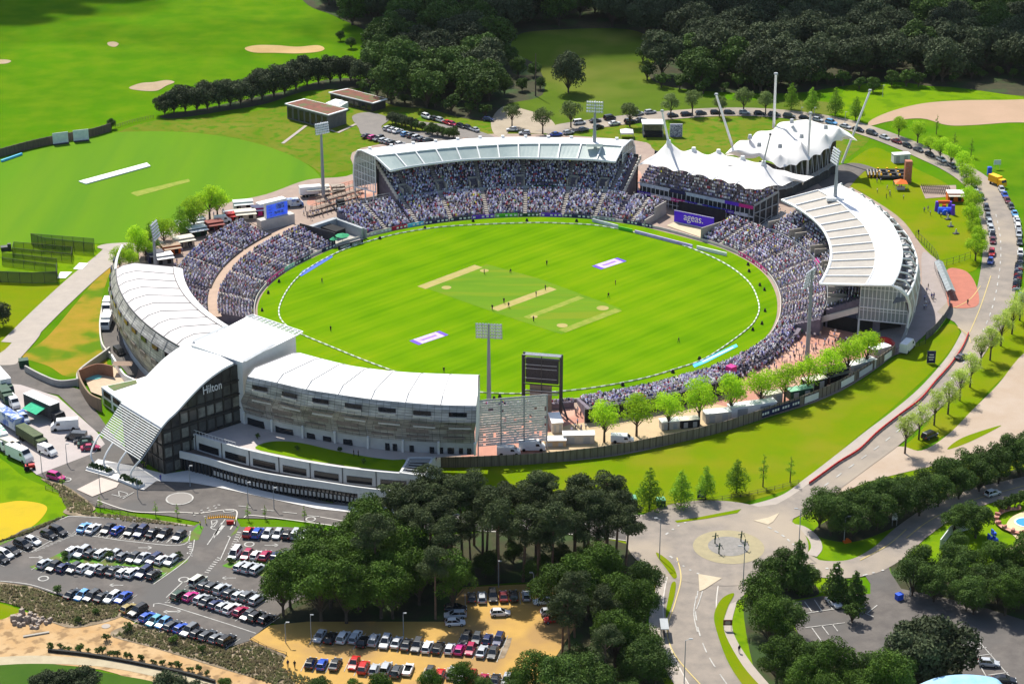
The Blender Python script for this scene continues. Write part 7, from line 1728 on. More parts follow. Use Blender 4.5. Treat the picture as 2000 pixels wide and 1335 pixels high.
for i,(x,y) in enumerate(((1230,248),(1310,232),(1352,226),(1405,228),(1452,222),(1495,224),(1545,214),(1585,222),(1631,226),(1671,236),(1000,248),(1060,262),(1115,250))):
    g=G(x,y);tree(g.x,g.y,'roadside' if i not in(6,7,8,9) else 'young','roadside tree on the ring road behind the tents and far grandstand, %s of the line'%ordn(i+1),'roadside trees behind the tents',trng.uniform(1.0,1.25))
for i,(x,y) in enumerate(((1300,765),(1405,800),(1475,868),(1530,900),(1590,935),(1650,985),(1675,1040),(1700,1095),(1690,1150),(1712,1215),(1700,1280),(1722,1330),(1738,1400),(1728,1455))):
    g=G(*zf(x,y));tree(g.x,g.y,'lime','light green tree along the inner side of the right hand road, %s from the back'%ordn(i+1),'light green trees along the right hand road',trng.uniform(.75,.95))
for i,(x,y) in enumerate(((1510,750),(1610,832),(1703,878))):
    g=G(*zf(x,y));tree(g.x,g.y,'slim','very thin young tree on the grass outside the right hand road, %s from the left'%ordn(i+1),'thin trees outside the road',.95)
for i,(x,y,k,s) in enumerate(((60,640,'lime',.8),(130,610,'lime',.8),(200,545,'lime',1.05),(300,500,'young',1.2),(405,455,'lime',1.05),(535,375,'young',1.2),(640,330,'lime',1.1),(760,240,'lime',1.35),(820,225,'lime',1.1),(150,650,'lime',.7),(260,560,'lime',.75),(590,330,'lime',.8))):
    g=G(*zp(x,y));tree(g.x,g.y,k,'%s tree behind the food stalls at the left of the stadium, %s planted'%('bright yellow green' if k=='lime' else 'upright mid green',ordn(i+1)),'trees behind the food stalls',s)
for i,(x,y) in enumerate(((332,690),(352,700),(385,705),(405,712),(440,722),(462,728),(500,730),(530,745),(555,755),(585,760),(615,765),(650,770),(675,775))):
    g=G(*ze(x,y));tree(g.x,g.y,'dark' if i<5 else 'mid','bushy planting between the car rows by the red roofed buildings, %s from the left'%ordn(i+1),'bushes between the upper car rows',trng.uniform(.24,.36),name='shrub',catg='shrub')
for i,(x,y) in enumerate(((320,835),(535,950),(440,995),(595,1095),(715,1045),(970,1110),(1130,1160),(1440,975),(360,640),(612,640),(740,650),(1000,640),(1285,665),(1490,715),(1760,610))):
    g=G(*za(x,y));tree(g.x,g.y,'bush','small conifer like shrub in the planting beds of the hotel car park, %s of fifteen'%ordn(i+1),'small shrubs in the hotel car park beds',trng.uniform(.5,.75),name='shrub',catg='shrub')
for i in range(26):
    t=i/25;x=290+t*860;y=1142+90*t+50*t*t+trng.uniform(-10,4);x+=trng.uniform(-14,14);g=G(*za(x,y));tree(g.x,g.y,'bush','low green ditch shrub above the dark edging at lower left, %s from the left'%ordn(i+1),'shrubs along the ditch',trng.uniform(.28,.6),name='shrub',catg='shrub')
for i,(x,y) in enumerate(((1385,420),(1480,415),(1700,430),(1940,455),(560,370),(870,400),(990,410),(350,240))):
    g=G(*za(x,y));tree(g.x,g.y,'slim','thin sapling on the verge of the hotel forecourt, %s of eight'%ordn(i+1),'saplings by the hotel forecourt',.55)
for i,(x,y) in enumerate(((242,752),(535,838),(855,850),(1030,935))):
    g=G(*zw(x,y),TZ);tree(g.x,g.y,'bush','round clipped shrub in a pot on the hotel terrace, %s from the left'%ordn(i+1),'potted shrubs on the hotel terrace',.42,name='shrub',catg='shrub',z=TZ)
print('trees',NT[0])
# ---------------- buildings at the top ----------------
redroof=mat('red_sedum_roof',(.2,.07,.045),(.13,.055,.035),.5,rough=.9,c3=(.1,.11,.04),s3=.3);darkwall=mat('dark_timber_wall',(.06,.05,.045),(.04,.035,.03),1)
def bldg(name,label,pts,zt_,base_,wallm,roofm):
    r4=[G(x,y,zt_) for x,y in pts];c=ctr(r4);e_=empty(name,(c.x,c.y,0),label,'building');MB().prism(r4,0,zt_-.25).build('wall',wallm,e_)
    cx_,cy_=c.x,c.y;o4=[Vector((cx_+(p.x-cx_)*1.07,cy_+(p.y-cy_)*1.07,0)) for p in r4];MB().prism(o4,zt_-.25,zt_+.1).build('eaves',white,e_)
    i4=[Vector((cx_+(p.x-cx_)*1.0,cy_+(p.y-cy_)*1.0,zt_+.12)) for p in r4];MB().poly(i4).build('roof',roofm,e_)
    b=MB();p0,p1=r4[0],r4[3];d=p1-p0;d.z=0;n=Vector((-d.y,d.x,0)).normalized();n=-n if n.y>0 else n
    for k in range(7):
        a=p0+d*((k+.15)/7)+n*.06;q=p0+d*((k+.85)/7)+n*.06;b.poly([Vector((a.x,a.y,.5)),Vector((q.x,q.y,.5)),Vector((q.x,q.y,zt_-1)),Vector((a.x,a.y,zt_-1))])
    b.each('window',glassd,e_);return e_
bldg('pavilion_building','two storey building with dark glazing and red brown flat roof above the practice ground',[(560,203),(596,194),(676,213),(640,224)],5.4,0,mat('grey_timber_wall',(.14,.14,.13),(.1,.1,.1),1),redroof)
bldg('store_building','low dark building with red brown flat roof beside the upper car park',[(645,181),(680,174),(753,193),(727,201)],3.4,0,darkwall,redroof)
q=[G(x,y,3) for x,y in((636,199),(652,192),(680,197),(664,206))];MB().prism(q,0,2.6).build('marquee',white);o=COL.objects[-1]
e_=MB().prism([Vector((p.x,p.y,0)) for p in q],2.2,3.4,top=.5).build('canopy_roof',white);tag(e_,'small white awning roof between the two red roofed buildings','awning')
tag(o,'small white marquee body between the two red roofed buildings','marquee')
e_=MB().ribbon([G(598,246),G(552,281)],1.2,z=Zs(6)).build('footpath',pave);struct(e_)
e_=MB().ribbon([G(646,255),G(660,260),G(695,243)],1.2,z=Zs(6)).build('footpath',pave);struct(e_)
sheet('practice_wicket',[(255,378),(262,375),(368,350),(372,355),(268,384)],Zs(3),wk2,smooth=False)
# ---------------- practice ground things ----------------
e_=empty('timber_boundary_wall',G(100,285),'curved dark timber wall along the far side of the practice ground','wall');ln=rail([(-40,316),(0,307),(60,291),(120,278),(180,267),(217,256)],40)
MB().wall(ln,0,2.9,.25).build('boarding',wood,e_)
b=MB()
for p in ln[::2]:b.tube(p,p+Vector((0,0,3.1)),.12,n=4)
b.each('post',dsteel,e_)
for k,(pts) in enumerate((((104,284),(134,280)),((144,278),(174,275)))):
    a,c=G(*pts[0]),G(*pts[1]);e_=empty('sight_screen',a.lerp(c,.5),'white slatted sight screen on the practice ground, %s one'%('left','right')[k],'sight screen','white sight screens on the practice ground')
    MB().wall([a,c],.5,4.2,.2).build('panel',mat('sight_screen_slats',(.62,.66,.68),(.5,.55,.58),.9),e_);MB().wall([a+Vector((0,.2,0)),c+Vector((0,.2,0))],0,.5,1.6).build('trolley',dsteel,e_)
e_=empty('rail_fence',G(255,240),'wooden post and rail fence between timber wall and dark hedgerow','fence');ln=rail([(226,250),(260,240),(300,231)],16);b=MB()
for p in ln:b.tube(p,p+Vector((0,0,1.3)),.08,n=4)
b.each('post',wood,e_);b=MB()
for z_ in(.6,1.15):b.path([p+Vector((0,0,z_)) for p in ln],.05,n=4)
b.build('rail',wood,e_)
g=GP([(154,356),(287,320),(294,326),(168,361)],0);tag(MB().prism(g,Zs(3),.45).build('pitch_cover',white,origin=ctr(g)),'long white pitch cover lying on the practice ground','pitch cover')
tag(MB().wall([G(3,317),G(43,303)],Zs(3),.8,.6).build('roller_cover',cyanb,origin=G(20,310)),'rolled turquoise cover beside the timber wall at the left edge','cover')
netm=alphamat('green_netting',(.03,.05,.02),.55,.9)
def nets(lines,h,label,col=netm):
    c=G(*lines[0][0]);e_=empty('practice_net',c,label,'practice net','cricket practice nets');b=MB();n=MB();r_=MB()
    for ln_ in lines:
        g=rail([tuple(p) for p in ln_],max(2,int(plen(GP(ln_))/3)+1),smooth=False)
        for p in g:b.tube(p,p+Vector((0,0,h)),.07,n=4)
        A=[p+Vector((0,0,h)) for p in g];n.loft([g,A]);r_.path(A,.04,n=4)
    b.each('post',dsteel,e_);n.build('netting',col,e_);r_.build('top_cable',dsteel,e_)
nets([[(62,478),(185,488)],[(62,478),(85,486),(183,497)]],3.6,'back row of practice nets with tall dark posts')
nets([[(25,500),(140,512)],[(28,488),(142,498)],[(25,500),(28,488)],[(140,512),(142,498)]],2.6,'middle practice net enclosure')
nets([[(5,518),(110,532)],[(5,508),(112,520)]],2.4,'front practice net above the dark screened enclosure')
nets([[(-30,550),(60,554),(112,552)],[(112,552),(112,535)],[(-30,548),(0,546)]],3.4,'dark screened practice enclosure at the left edge',alphamat('dark_windbreak',(.03,.03,.035),.85,.9))
for k,pts in enumerate((((155,514),(172,515),(160,527),(143,526)),((118,532),(141,532),(128,544),(112,544)))):
    g=GP(pts);tag(MB().prism(g,Zs(3),.2).build('practice_mat',white,origin=ctr(g)),'%s white mat on the grass beside the practice nets'%('upper','lower')[k],'mat','white mats by the nets')
b=MB();g=G(12,488);bushmesh(b,g,2,1.2,10,.2);tag(MB().box(g.x,g.y,0,3,2,1.2,.3).box(g.x+1,g.y,1.2,1,1,.8,.3).build('mower',dsteel,origin=g),'dark ground machine parked at the left edge by the practice nets','mower')
# ---------------- timber fence and things along it ----------------
e_=empty('timber_fence',G(1200,888),'long weathered timber fence curving round the service yard below the leafy trees','fence')
FL_=[(848,912),(900,912),(980,909),(1050,905),(1130,897),(1200,888),(1300,869),(1400,846),(1500,814),(1600,779),(1680,738),(1748,692)]
ln=rail(FL_,170);MB().wall(ln,0,2.7,.12).build('boarding',mat('fence_boards',(.15,.125,.1),(.26,.215,.17),3,rough=.95,stretch=((1,1,.05),0)),e_);b=MB()
for p in ln[::2]:b.tube(p+Vector((0,-.12,0)),p+Vector((0,-.12,2.85)),.1,n=4)
b.each('post',wood,e_)
for i,(t0,t1,m_,lb_) in enumerate(((.60,.69,navyb,'dark navy banner with pale lettering on the timber fence'),(.70,.735,white,'short white banner on the timber fence right of the navy one'),(.80,.845,white,'middle white banner on the timber fence'),(.862,.91,mat('pale_grey_banner',(.5,.52,.55)),'pale grey banner on the timber fence'),(.955,.985,white,'white banner near the right end of the timber fence'))):
    a,c=int(t0*169),int(t1*169);seg_=[p+Vector((.12,-.3,0)) for p in ln[a:c+1]];tag(MB().wall(seg_,.5,2.2,.05).build('fence_banner',m_,origin=seg_[0]),lb_,'banner','banners on the timber fence')
    if i==0:
        lb2=MB()
        for k in range(len(seg_)-1):
            if k%4!=3:lb2.wall([seg_[k].lerp(seg_[k+1],.1)+Vector((0,-.06,0)),seg_[k].lerp(seg_[k+1],.75)+Vector((0,-.06,0))],1.1,1.7,.04)
        o=lb2.build('lettering',white,COL.objects[-1],origin=seg_[0])
def container(x,y,w_,d_,h_,rz,m_,label,name='container',tr=zg,roof=None,open_=False,group=None,catg=None):
    g=G(*tr(x,y));e_=empty(name,g,label,catg or name.replace('_',' '),group,0);c,s=math.cos(R(rz)),math.sin(R(rz))
    b=MB().box(g.x,g.y,.12,w_,d_,h_-.12,R(rz));b.build('body',m_,e_);MB().box(g.x,g.y,h_,w_+.25,d_+.25,.12,R(rz)).build('roof',roof or roofwhite,e_)
    fr_=MB();fx,fy=s,-c
    for u in(-.25,.25):fr_.box(g.x+fx*(d_/2+.03)+c*u*w_,g.y+fy*(d_/2+.03)+s*u*w_,.3,w_*.22,.08,h_-.8,R(rz))
    fr_.build('door',steel if not open_ else black,e_)
    if open_:MB().box(g.x+fx*(d_/2+.9),g.y+fy*(d_/2+.9),h_-.45,w_,1.8,.08,R(rz)).build('counter_awning',roof or creamm,e_)
    return e_
cream_c=mat('cream_container',(.52,.49,.42),(.44,.41,.35),.8)
container(950,905,2.6,6,2.8,8,cream_c,'white portable cabin below the big screen','portable_cabin',zk)
container(1180,1045,7.4,2.4,2.4,2,cream_c,'cream shipping container left of the first leafy tree','container',zk)
container(945,1075,5,2.6,1.8,2,mat('tan_crate',(.5,.38,.22),(.44,.33,.2),1),'tan flat topped store beside the white van','container',zk)
container(1190,760,5.5,2.6,2.8,33,cream_c,'cream cabin at the right end of the timber fence','portable_cabin')
container(1085,838,8.5,2.5,2.6,32,mat('grey_trailer',(.5,.5,.48),(.42,.42,.4),1),'long pale trailer below the leafy trees near the right end of the fence','trailer')
container(935,890,7.5,3,3,30,black,'black catering unit under the leafy trees','catering_unit',open_=True,roof=mat('dark_unit_roof',(.08,.08,.08)))
container(825,938,6,2.8,2.8,26,black,'black tent sided unit left of the larger black unit','catering_unit',roof=creamm)
container(745,985,6.4,2.4,2.4,24,dgreen,'dark green unit with pale roof beside the fence','catering_unit',roof=mat('green_roof',H('7fae90')))
container(588,1018,5.0,2.5,2.8,20,cream_c,'cream cabin in the middle of the fence line','portable_cabin',roof=creamm)
container(480,1078,12,2.6,2.8,18,white,'long white refrigerated trailer beside the fence','trailer')
container(285,1118,6.5,2.6,2.6,14,cream_c,'cream cabin left of the long white trailer','portable_cabin')
container(130,1150,4.6,2.4,2.2,12,black,'black kiosk beside the fence with a pale roof','kiosk',roof=creamm)
container(20,1160,4.5,2.4,2.2,12,cream_c,'small cream kiosk left of the black kiosk','kiosk')
g=G(*zg(1215,722));e_=empty('red_parasol_tent',g,'bright red domed canopy beside the red plaza','canopy');b=MB();n_=10
for k in range(n_):
    a0,a1=2*math.pi*k/n_,2*math.pi*(k+1)/n_
    for r0,z0_,r1,z1_ in((3,2.0,2.2,2.8),(2.2,2.8,1,3.3),(1,3.3,0.01,3.5)):b.quad(g+Vector((r0*math.cos(a0),r0*math.sin(a0),z0_)),g+Vector((r0*math.cos(a1),r0*math.sin(a1),z0_)),g+Vector((r1*math.cos(a1),r1*math.sin(a1),z1_)),g+Vector((r1*math.cos(a0),r1*math.sin(a0),z1_)))
b.build('canopy',redp,e_);b=MB()
for k in range(5):t=2*math.pi*k/5;b.tube(g+Vector((2.8*math.cos(t),2.8*math.sin(t),0)),g+Vector((2.8*math.cos(t),2.8*math.sin(t),2.1)),.06,n=4)
b.each('pole',steel,e_)
st_=[(400,575,5,3,2.8,24,mat('grey_stall',(.2,.2,.21)),'grey stall with a white counter awning nearest the left hotel wing',white),(335,560,4.5,3,3,24,navyb,'dark stall beside the floodlight mast',mat('stall_dark_roof',(.1,.1,.12))),(455,500,5.2,3,2.8,26,orange,'stall with orange brown sides in the row of food stalls',mat('brown_stall_roof',(.35,.25,.17))),(555,440,5.8,3,2.8,28,creamm,'cream roofed food stall in the middle of the row',creamm),(655,360,5.8,3,2.8,30,dgreen,'white roofed green stall with people queueing',white),
       (795,310,5,3,2.6,26,mat('dark_red_stall',(.2,.03,.03)),'dark red roofed stall left of the video screen',mat('dark_red_roof',(.22,.06,.05))),(1035,225,6.4,3,2.6,16,creamm,'cream stall next to the video screen base',creamm),(1020,160,6,2.6,3,14,mat('pale_green_container',(.45,.52,.48)),'pale green container behind the cream stall',mat('pale_green_roof',(.55,.6,.57))),(1150,195,5,3,2.6,14,pinkb,'magenta and navy stall just left of the video screen',navyb),(930,235,3.5,2.4,2.2,20,redp,'small bright red kiosk left of the cream stall',redp),
       (610,300,9,2.6,2.6,30,mat('grey_unit',(.4,.42,.42)),'long grey unit behind the food stalls',mat('grey_unit_roof',(.5,.52,.52))),(1600,45,7.5,2.5,3,14,cream_c,'cream unit beside the second floodlight mast',creamm),(1760,30,4,2.5,2.6,14,mat('brown_stall',(.3,.2,.13)),'brown kiosk on the concourse left of the far grandstand',mat('brown_kiosk_roof',(.3,.25,.2)))]
for x,y,w_,d_,h_,rz,m_,lb_,rf_ in st_:container(x,y,w_,d_,h_,rz,m_,lb_,'food_stall',zp,roof=rf_,open_=True,group='food stalls on the left concourse',catg='stall')
for i,(x,y) in enumerate(((350,480),(440,400),(560,345),(250,530))):
    g=G(*zp(x,y));e_=empty('gazebo',g,'white pointed gazebo behind the food stalls, %s from the left'%ordn((2,3,4,1)[i]),'gazebo','gazebos behind the food stalls');b=MB();c4_=[g+Vector((a*1.9,b_*1.9,2.3)) for a,b_ in((-1,-1),(1,-1),(1,1),(-1,1))]
    for k in range(4):b.poly([c4_[k],c4_[(k+1)%4],g+Vector((0,0,3.5))])
    b.build('canopy',creamm,e_);b=MB()
    for p in c4_:b.tube((p.x,p.y,0),p,.05,n=4)
    b.each('pole',steel,e_)
g=G(*zp(660,860));e_=tag(MB().box(g.x,g.y,0,2.6,1.6,2.3,.4).box(g.x,g.y,2.3,2.8,1.8,.15,.4).build('red_kiosk',redp,origin=g),'small bright red kiosk at the foot of the left seating terrace','kiosk')
e_=empty('steel_platform',G(*zp(1700,160)),'brown steel framed standing platform between the video screen and the far grandstand','platform');b=MB();dk_=MB()
for j in range(4):
    a=G(*zp(1530+j*30,215-j*42));c=G(*zp(1900+j*25,105-j*42));N_=12
    for k in range(N_):p=a.lerp(c,k/(N_-1));b.tube(p,p+Vector((0,0,1.8+j*.5)),.09,n=4)
    b.tube(a+Vector((0,0,1.8+j*.5)),c+Vector((0,0,1.8+j*.5)),.07,n=4);b.tube(a+Vector((0,0,1.2+j*.5)),c+Vector((0,0,1.2+j*.5)),.05,n=4)
    dk_.ribbon([a+Vector((0,0,.7+j*.4)),c+Vector((0,0,.7+j*.4))],2.2)
b.build('railing',mat('rusty_steel',(.25,.19,.15)),e_);dk_.build('deck',mat('brown_deck_boards',(.3,.22,.17),(.22,.17,.13),1),e_)
g=G(*zp(1785,215));tag(MB().box(g.x,g.y,0,2.2,2,5.6,.4).build('camera_tower',black,origin=g),'dark camera tower on the corner terrace','tower')
# ---------------- fences at the right ----------------
def mesh_fence(pts,h,label,m_=dsteel,tr=zg,sp=2.2,solid=None):
    ln=rail(pts,max(2,int(plen(GP(pts,0,tr))/sp)+1),tr);e_=empty('metal_fence',ln[len(ln)//2],label,'fence');b=MB()
    for p in ln:b.tube(p,p+Vector((0,0,h)),.07,n=4)
    b.each('post',m_,e_);b=MB()
    for z_ in(.3,h*.5,h-.05):b.path([p+Vector((0,0,z_)) for p in ln],.04,n=4)
    b.build('rail',m_,e_)
    if solid:MB().wall(ln,.15,h-.1,.06).build('panel',solid,e_)
mesh_fence([(1450,672),(1520,610),(1580,520),(1580,460)],2.4,'dark panelled fence curving beside the service road at the right',solid=mat('fence_dark_panel',(.05,.055,.07),(.12,.12,.14),.5))
mesh_fence([(1285,755),(1380,715),(1450,690)],2.0,'see-through metal fence beside the white minibus')
mesh_fence([(1395,100),(1450,150),(1510,220),(1525,275)],2.4,'dark fence along the edge of the play lawn')
mesh_fence([(1530,265),(1610,245),(1700,215)],2.2,'dark railings across the grass above the red surfaced approach')
a,c=G(*zg(1520,275)),G(*zg(1590,440));e_=empty('entrance_shelter',a.lerp(c,.5),'long narrow shelter with ribbed glass roof beside the red surfaced approach','shelter');d=(c-a).normalized();n=Vector((-d.y,d.x,0));L_=(c-a).length;b=MB();gl=MB()
for k in range(11):
    p=a+d*(L_*k/10);b.tube(p-n*1.1,p-n*1.1+Vector((0,0,2.4)),.08,n=4);b.tube(p+n*1.1,p+n*1.1+Vector((0,0,2.4)),.08,n=4);b.path([p-n*1.1+Vector((0,0,2.4)),p+Vector((0,0,3)),p+n*1.1+Vector((0,0,2.4))],.1,n=4)
gl.loft([[a-n*1.2+Vector((0,0,2.4)),c-n*1.2+Vector((0,0,2.4))],[a+Vector((0,0,3)),c+Vector((0,0,3))],[a+n*1.2+Vector((0,0,2.4)),c+n*1.2+Vector((0,0,2.4))]]);b.build('frame',steel,e_);gl.build('roof',mat('grey_shelter_roof',(.22,.25,.25),(.3,.33,.33),1,rough=.3),e_)
ln=cat([G(*zg(x,y)) for x,y in((1690,640),(1655,720),(1590,815),(1510,905),(1420,1010),(1300,1100),(1180,1195),(1080,1290))]+[G(1640,905),G(1608,928),G(1580,948)],8)
nB=int(plen(ln)/1.9);ln=resample(ln,nB+1);bb=MB();bb.box(0,0,0,1.8,.36,.25,m=1);bb.box(0,0,.25,1.8,.22,.5,top=.95);bme=bb.build('road_barrier',[redp,creamm],link=False).data
for k in range(nB):
    p=ln[k].lerp(ln[k+1],.5);d=ln[k+1]-ln[k];o=bpy.data.objects.new('road_barrier',bme);COL.objects.link(o);o.location=(p.x,p.y,Zs(6));o.rotation_euler=(0,0,math.atan2(d.y,d.x))
    tag(o,'red plastic barrier in the long line beside the road, %s from the back'%ordn(k+1),'barrier','red and white road barriers')
def signboard(px,py,w_,h_,rz,m_,label,legs=True,tr=None,zb=.6,th_=.12):
    g=G(*(tr(px,py) if tr else(px,py)));e_=empty('sign_board',g,label,'sign');c,s=math.cos(R(rz)),math.sin(R(rz));MB().box(g.x,g.y,zb,w_,th_,h_,R(rz)).build('panel',m_,e_)
    b=MB()
    for u in(-.4,.4):b.tube((g.x+c*u*w_,g.y+s*u*w_,0),(g.x+c*u*w_,g.y+s*u*w_,zb+h_*.5),.06,n=4)
    b.each('post',steel,e_);b=MB()
    for k in range(3):b.box(g.x+s*(th_/2+.02),g.y-c*(th_/2+.02),zb+h_*(.25+.2*k),w_*(.5 if k!=1 else.65),.02,h_*.07,R(rz))
    b.build('lettering',white,e_)
signboard(1480,800,2.2,3.4,0,navyb,'tall dark blue sign board on the grass beside the curved pavement',tr=zg,zb=.2)
signboard(1370,973,2.0,1.9,10,navyb,'dark blue sign between the young trees above the roundabout',zb=.2)
signboard(1186,980,1.6,1.4,10,dsteel,'dark sign on a white plinth at the edge of the pine stand')
signboard(345,1035,1.8,1.2,0,mat('brown_sign',(.16,.06,.04)),'brown sign on the verge of the south road',tr=zc_,zb=1.2)
signboard(1848,945,2.4,1.6,5,mat('pale_sign',(.6,.66,.62)),'pale sign board on posts beyond the right hand road',tr=zf,zb=1.6)
signboard(1276,455,1.2,1.6,0,white,'small white sign at the tree belt by the east road',tr=zc_,zb=1.6)
for k,(x,y,s_) in enumerate(((1231,990,1.0),(1290,988,.75))):
    g=G(x,y);e_=empty('utility_box',g,'%s dark green utility cabin with pale roof by the roundabout'%('larger','smaller')[k],'utility cabin');MB().box(g.x,g.y,0,2.6*s_,2.4*s_,2.4*s_,R(8)).build('body',dgreen,e_);MB().box(g.x,g.y,2.4*s_,2.8*s_,2.6*s_,.25,R(8),top=.7).build('roof',mat('pale_green_sheet',H('6fa888')),e_)
g=G(47,715);tag(MB().box(g.x,g.y,0,2.4,2.2,2.0,.3).build('utility_box',dgreen,origin=g),'dark green utility cabin at the foot of the dry bank at left','utility cabin')
tag(MB().wall(rail([(50,726),(80,742),(115,755),(152,752)],20),0,1.8,.5).build('retaining_wall',concrete,origin=G(100,750)),'grey stepped retaining wall at the foot of the dry bank','wall')
tag(MB().wall(rail([(152,755),(158,735),(205,700),(215,692)],16),0,2.2,.5).build('retaining_wall',concrete,origin=G(180,720)),'grey retaining wall climbing beside the spa courtyard','wall')
tag(MB().wall(rail([(203,595),(196,640),(200,680),(216,700)],24),0,1.6,.4).build('retaining_wall',concrete_l,origin=G(196,640)),'pale curved retaining wall behind the left hotel wing','wall')
sheet('service_road',[(206,590),(200,630),(202,670),(220,700),(240,720),(262,742),(270,700),(240,640),(222,600)],Zs(5),asphalt)
def lamp(px,py,h,label,tr=None,arm=1.6,grp='street lamps'):
    g=G(*(tr(px,py) if tr else(px,py)));e_=empty('street_lamp',g,label,'street lamp',grp);MB().tube(g,g+Vector((0,0,h)),.11,.07,n=6).each('pole',polem,e_)
    d=Vector((arm,.2,0));MB().tube(g+Vector((0,0,h)),g+d+Vector((0,0,h+.25)),.05,n=4).box(g.x+d.x,g.y+d.y,h+.15,.7,.3,.14).build('lamp_head',steel,e_)
lamp(1288,1092,9.5,'street lamp at the left side of the roundabout',arm=-1)
lamp(1451,1148,9.5,'street lamp below the roundabout island',arm=-1)
lamp(742,585,9.5,'street lamp on the grass right of the roundabout',tr=zc_,arm=-1)
lamp(103,1334,9.5,'street lamp beside the south road near the bottom edge',tr=zc_,arm=1)
lamp(995,545,6,'lamp post with white head on the grass island',tr=zc_,arm=.8)
lamp(1363,845,4.5,'white globe lamp at the small car park entrance',tr=zc_,arm=.3)
lamp(605+0,1255,4.5,'dark lamp post at the left edge of the yellow car park') if False else None
lamp(1595,1110,4.5,'lamp post at the left edge of the yellow car park',tr=za,arm=.5);lamp(1738,1105,6,'lamp post under the oaks above the yellow car park',tr=za,arm=.3)
lamp(1120,840,5,'lamp post with white head at the top right of the yellow car park',tr=zb,arm=-.5);lamp(395,1070,5,'slim lamp post under the oaks above the long car row',tr=zb,arm=.3);lamp(925,800,6,'slim lamp post in front of the pine stand',tr=zb,arm=.3)
for i,(x,y) in enumerate(((1062,235),(1530,360),(1385,330),(770,300),(560,270),(235,160),(375,110),(390,700))):lamp(x,y,5,'thin lamp post on the hotel forecourt, %s of eight'%ordn(i+1),tr=za,arm=.4,grp='lamp posts on the hotel forecourt')
for i,(x,y) in enumerate(((755,665),(828,665),(1000,690),(1210,540-0))):lamp(x,y,4,'lamp post on the ring road behind the rear tent, %s from the left'%ordn(i+1),tr=zf,arm=.3,grp='ring road lamps')
for i,(x,y) in enumerate(((275,555),(420,545),(297,612),(440,590))):
    g=G(*zc_(x,y));b=MB();b.tube(g,g+Vector((0,0,1.2)),.16,.12,n=6);b.tube(g+Vector((0,0,1.2)),g+Vector((.1,0,2.3)),.2,.12,n=6);b.tube(g+Vector((-.7,0,1.9)),g+Vector((.7,0,2.2)),.08,n=5);b.tube(g+Vector((.1,0,2.3)),g+Vector((.12,0,2.8)),.15,.1,n=6);b.tube(g+Vector((.5,0,2.1)),g+Vector((.9,0,1.2)),.07,n=4)
    tag(b.build('sculpture',dgreen,origin=g),'dark metal figure sculpture on the roundabout island, %s'%('upper left one','upper right one','lower left one','lower right one')[i],'sculpture','figures on the roundabout island')
g=G(*zb(1848,1060));e_=empty('bus_shelter',g,'grey glass bus shelter beside the south road','bus shelter',rz=0);MB().box(g.x,g.y,2.4,1.6,4.2,.14).build('roof',steel,e_);MB().box(g.x-.6,g.y,.3,.06,4,2.1).box(g.x,g.y+1.9,.3,1.2,.06,2.1).build('glass_panel',glassa,e_);b=MB()
for a_ in(-.7,.7):
    for c_ in(-1.9,0,1.9):b.tube((g.x+a_,g.y+c_,0),(g.x+a_,g.y+c_,2.4),.06,n=4)
b.each('post',dsteel,e_);MB().box(g.x,g.y,.4,.4,3,.08).build('bench',wood,e_)
g=G(*zc_(1302,865));tag(MB().box(g.x,g.y,0,1.4,1.1,1.3,.5).box(g.x,g.y,1.3,1.5,1.2,.15,.5).build('blue_bin',blueb,origin=g),'blue wheeled bin at the small car park entrance','bin')
g=G(*zf(1806,975));e_=tag(MB().box(g.x,g.y,0,1.3,1.3,2.5,0).box(g.x,g.y,2.5,1.4,1.4,.2,0,top=.7).build('portable_toilet',blueb,origin=g),'dark blue portable toilet beyond the bend of the right hand road','portable toilet')
g=G(*zg(1980,455));tag(MB().box(g.x,g.y,0,1.3,1.3,2.5,0).box(g.x,g.y,2.5,1.4,1.4,.2,0,top=.7).build('portable_toilet',blueb,origin=g),'blue portable toilet at the right edge under the avenue trees','portable toilet')
cn=MB();cn.box(0,0,0,.4,.4,.05);cn.tube((0,0,.05),(0,0,.75),.16,.03,n=8);cme=cn.build('traffic_cone',yellow,link=False).data
for i in range(14):
    g=G(*za(1165+i*11,408+abs(i-7)*1.0));o=bpy.data.objects.new('traffic_cone',cme);COL.objects.link(o);o.location=(g.x,g.y,Zs(8));tag(o,'yellow cone across the car park entrance, %s from the left'%ordn(i+1),'traffic cone','cones across the car park entrance')
g=G(*za(1265,448));tag(MB().wall([g,g+Vector((1.6,0,0))],Zs(8),1.1,.4).build('road_barrier',redp,origin=g),'short red barrier at the car park entrance','barrier')
g=G(*za(1222,485));tag(MB().ribbon([G(*za(1200,510)),G(*za(1245,455))],1.0,z=Zs(9)).build('road_markings',line_w),None,None,kind='structure')
for i,(x,y,s_) in enumerate(((125,975,1.7),(180,980,1.2),(212,995,1.1),(250,992,1.1),(115,1000,1.2),(190,1018,.9))):
    g=G(*za(x,y));b=MB()
    for k in range(9):b.box(g.x+rng.uniform(-s_,s_),g.y+rng.uniform(-s_,s_),0,s_*.7,s_*.55,s_*rng.uniform(.3,.9),rng.uniform(0,3),top=.7)
    tag(b.build('rubble_pile',mat('rubble_stone',(.36,.3,.25),(.25,.2,.16),1),origin=g),'pale heap of blocks on the bare earth at lower left, %s of six'%ordn(i+1),'rubble pile','heaps of blocks')
a,c=G(*za(130,1075)),G(*za(275,1050));tag(MB().wall([a,c],Zs(3),.35,.5).build('timber_baulk',mat('grey_baulk',(.35,.32,.27)),origin=a),'long grey beam lying on the bare earth','beam')
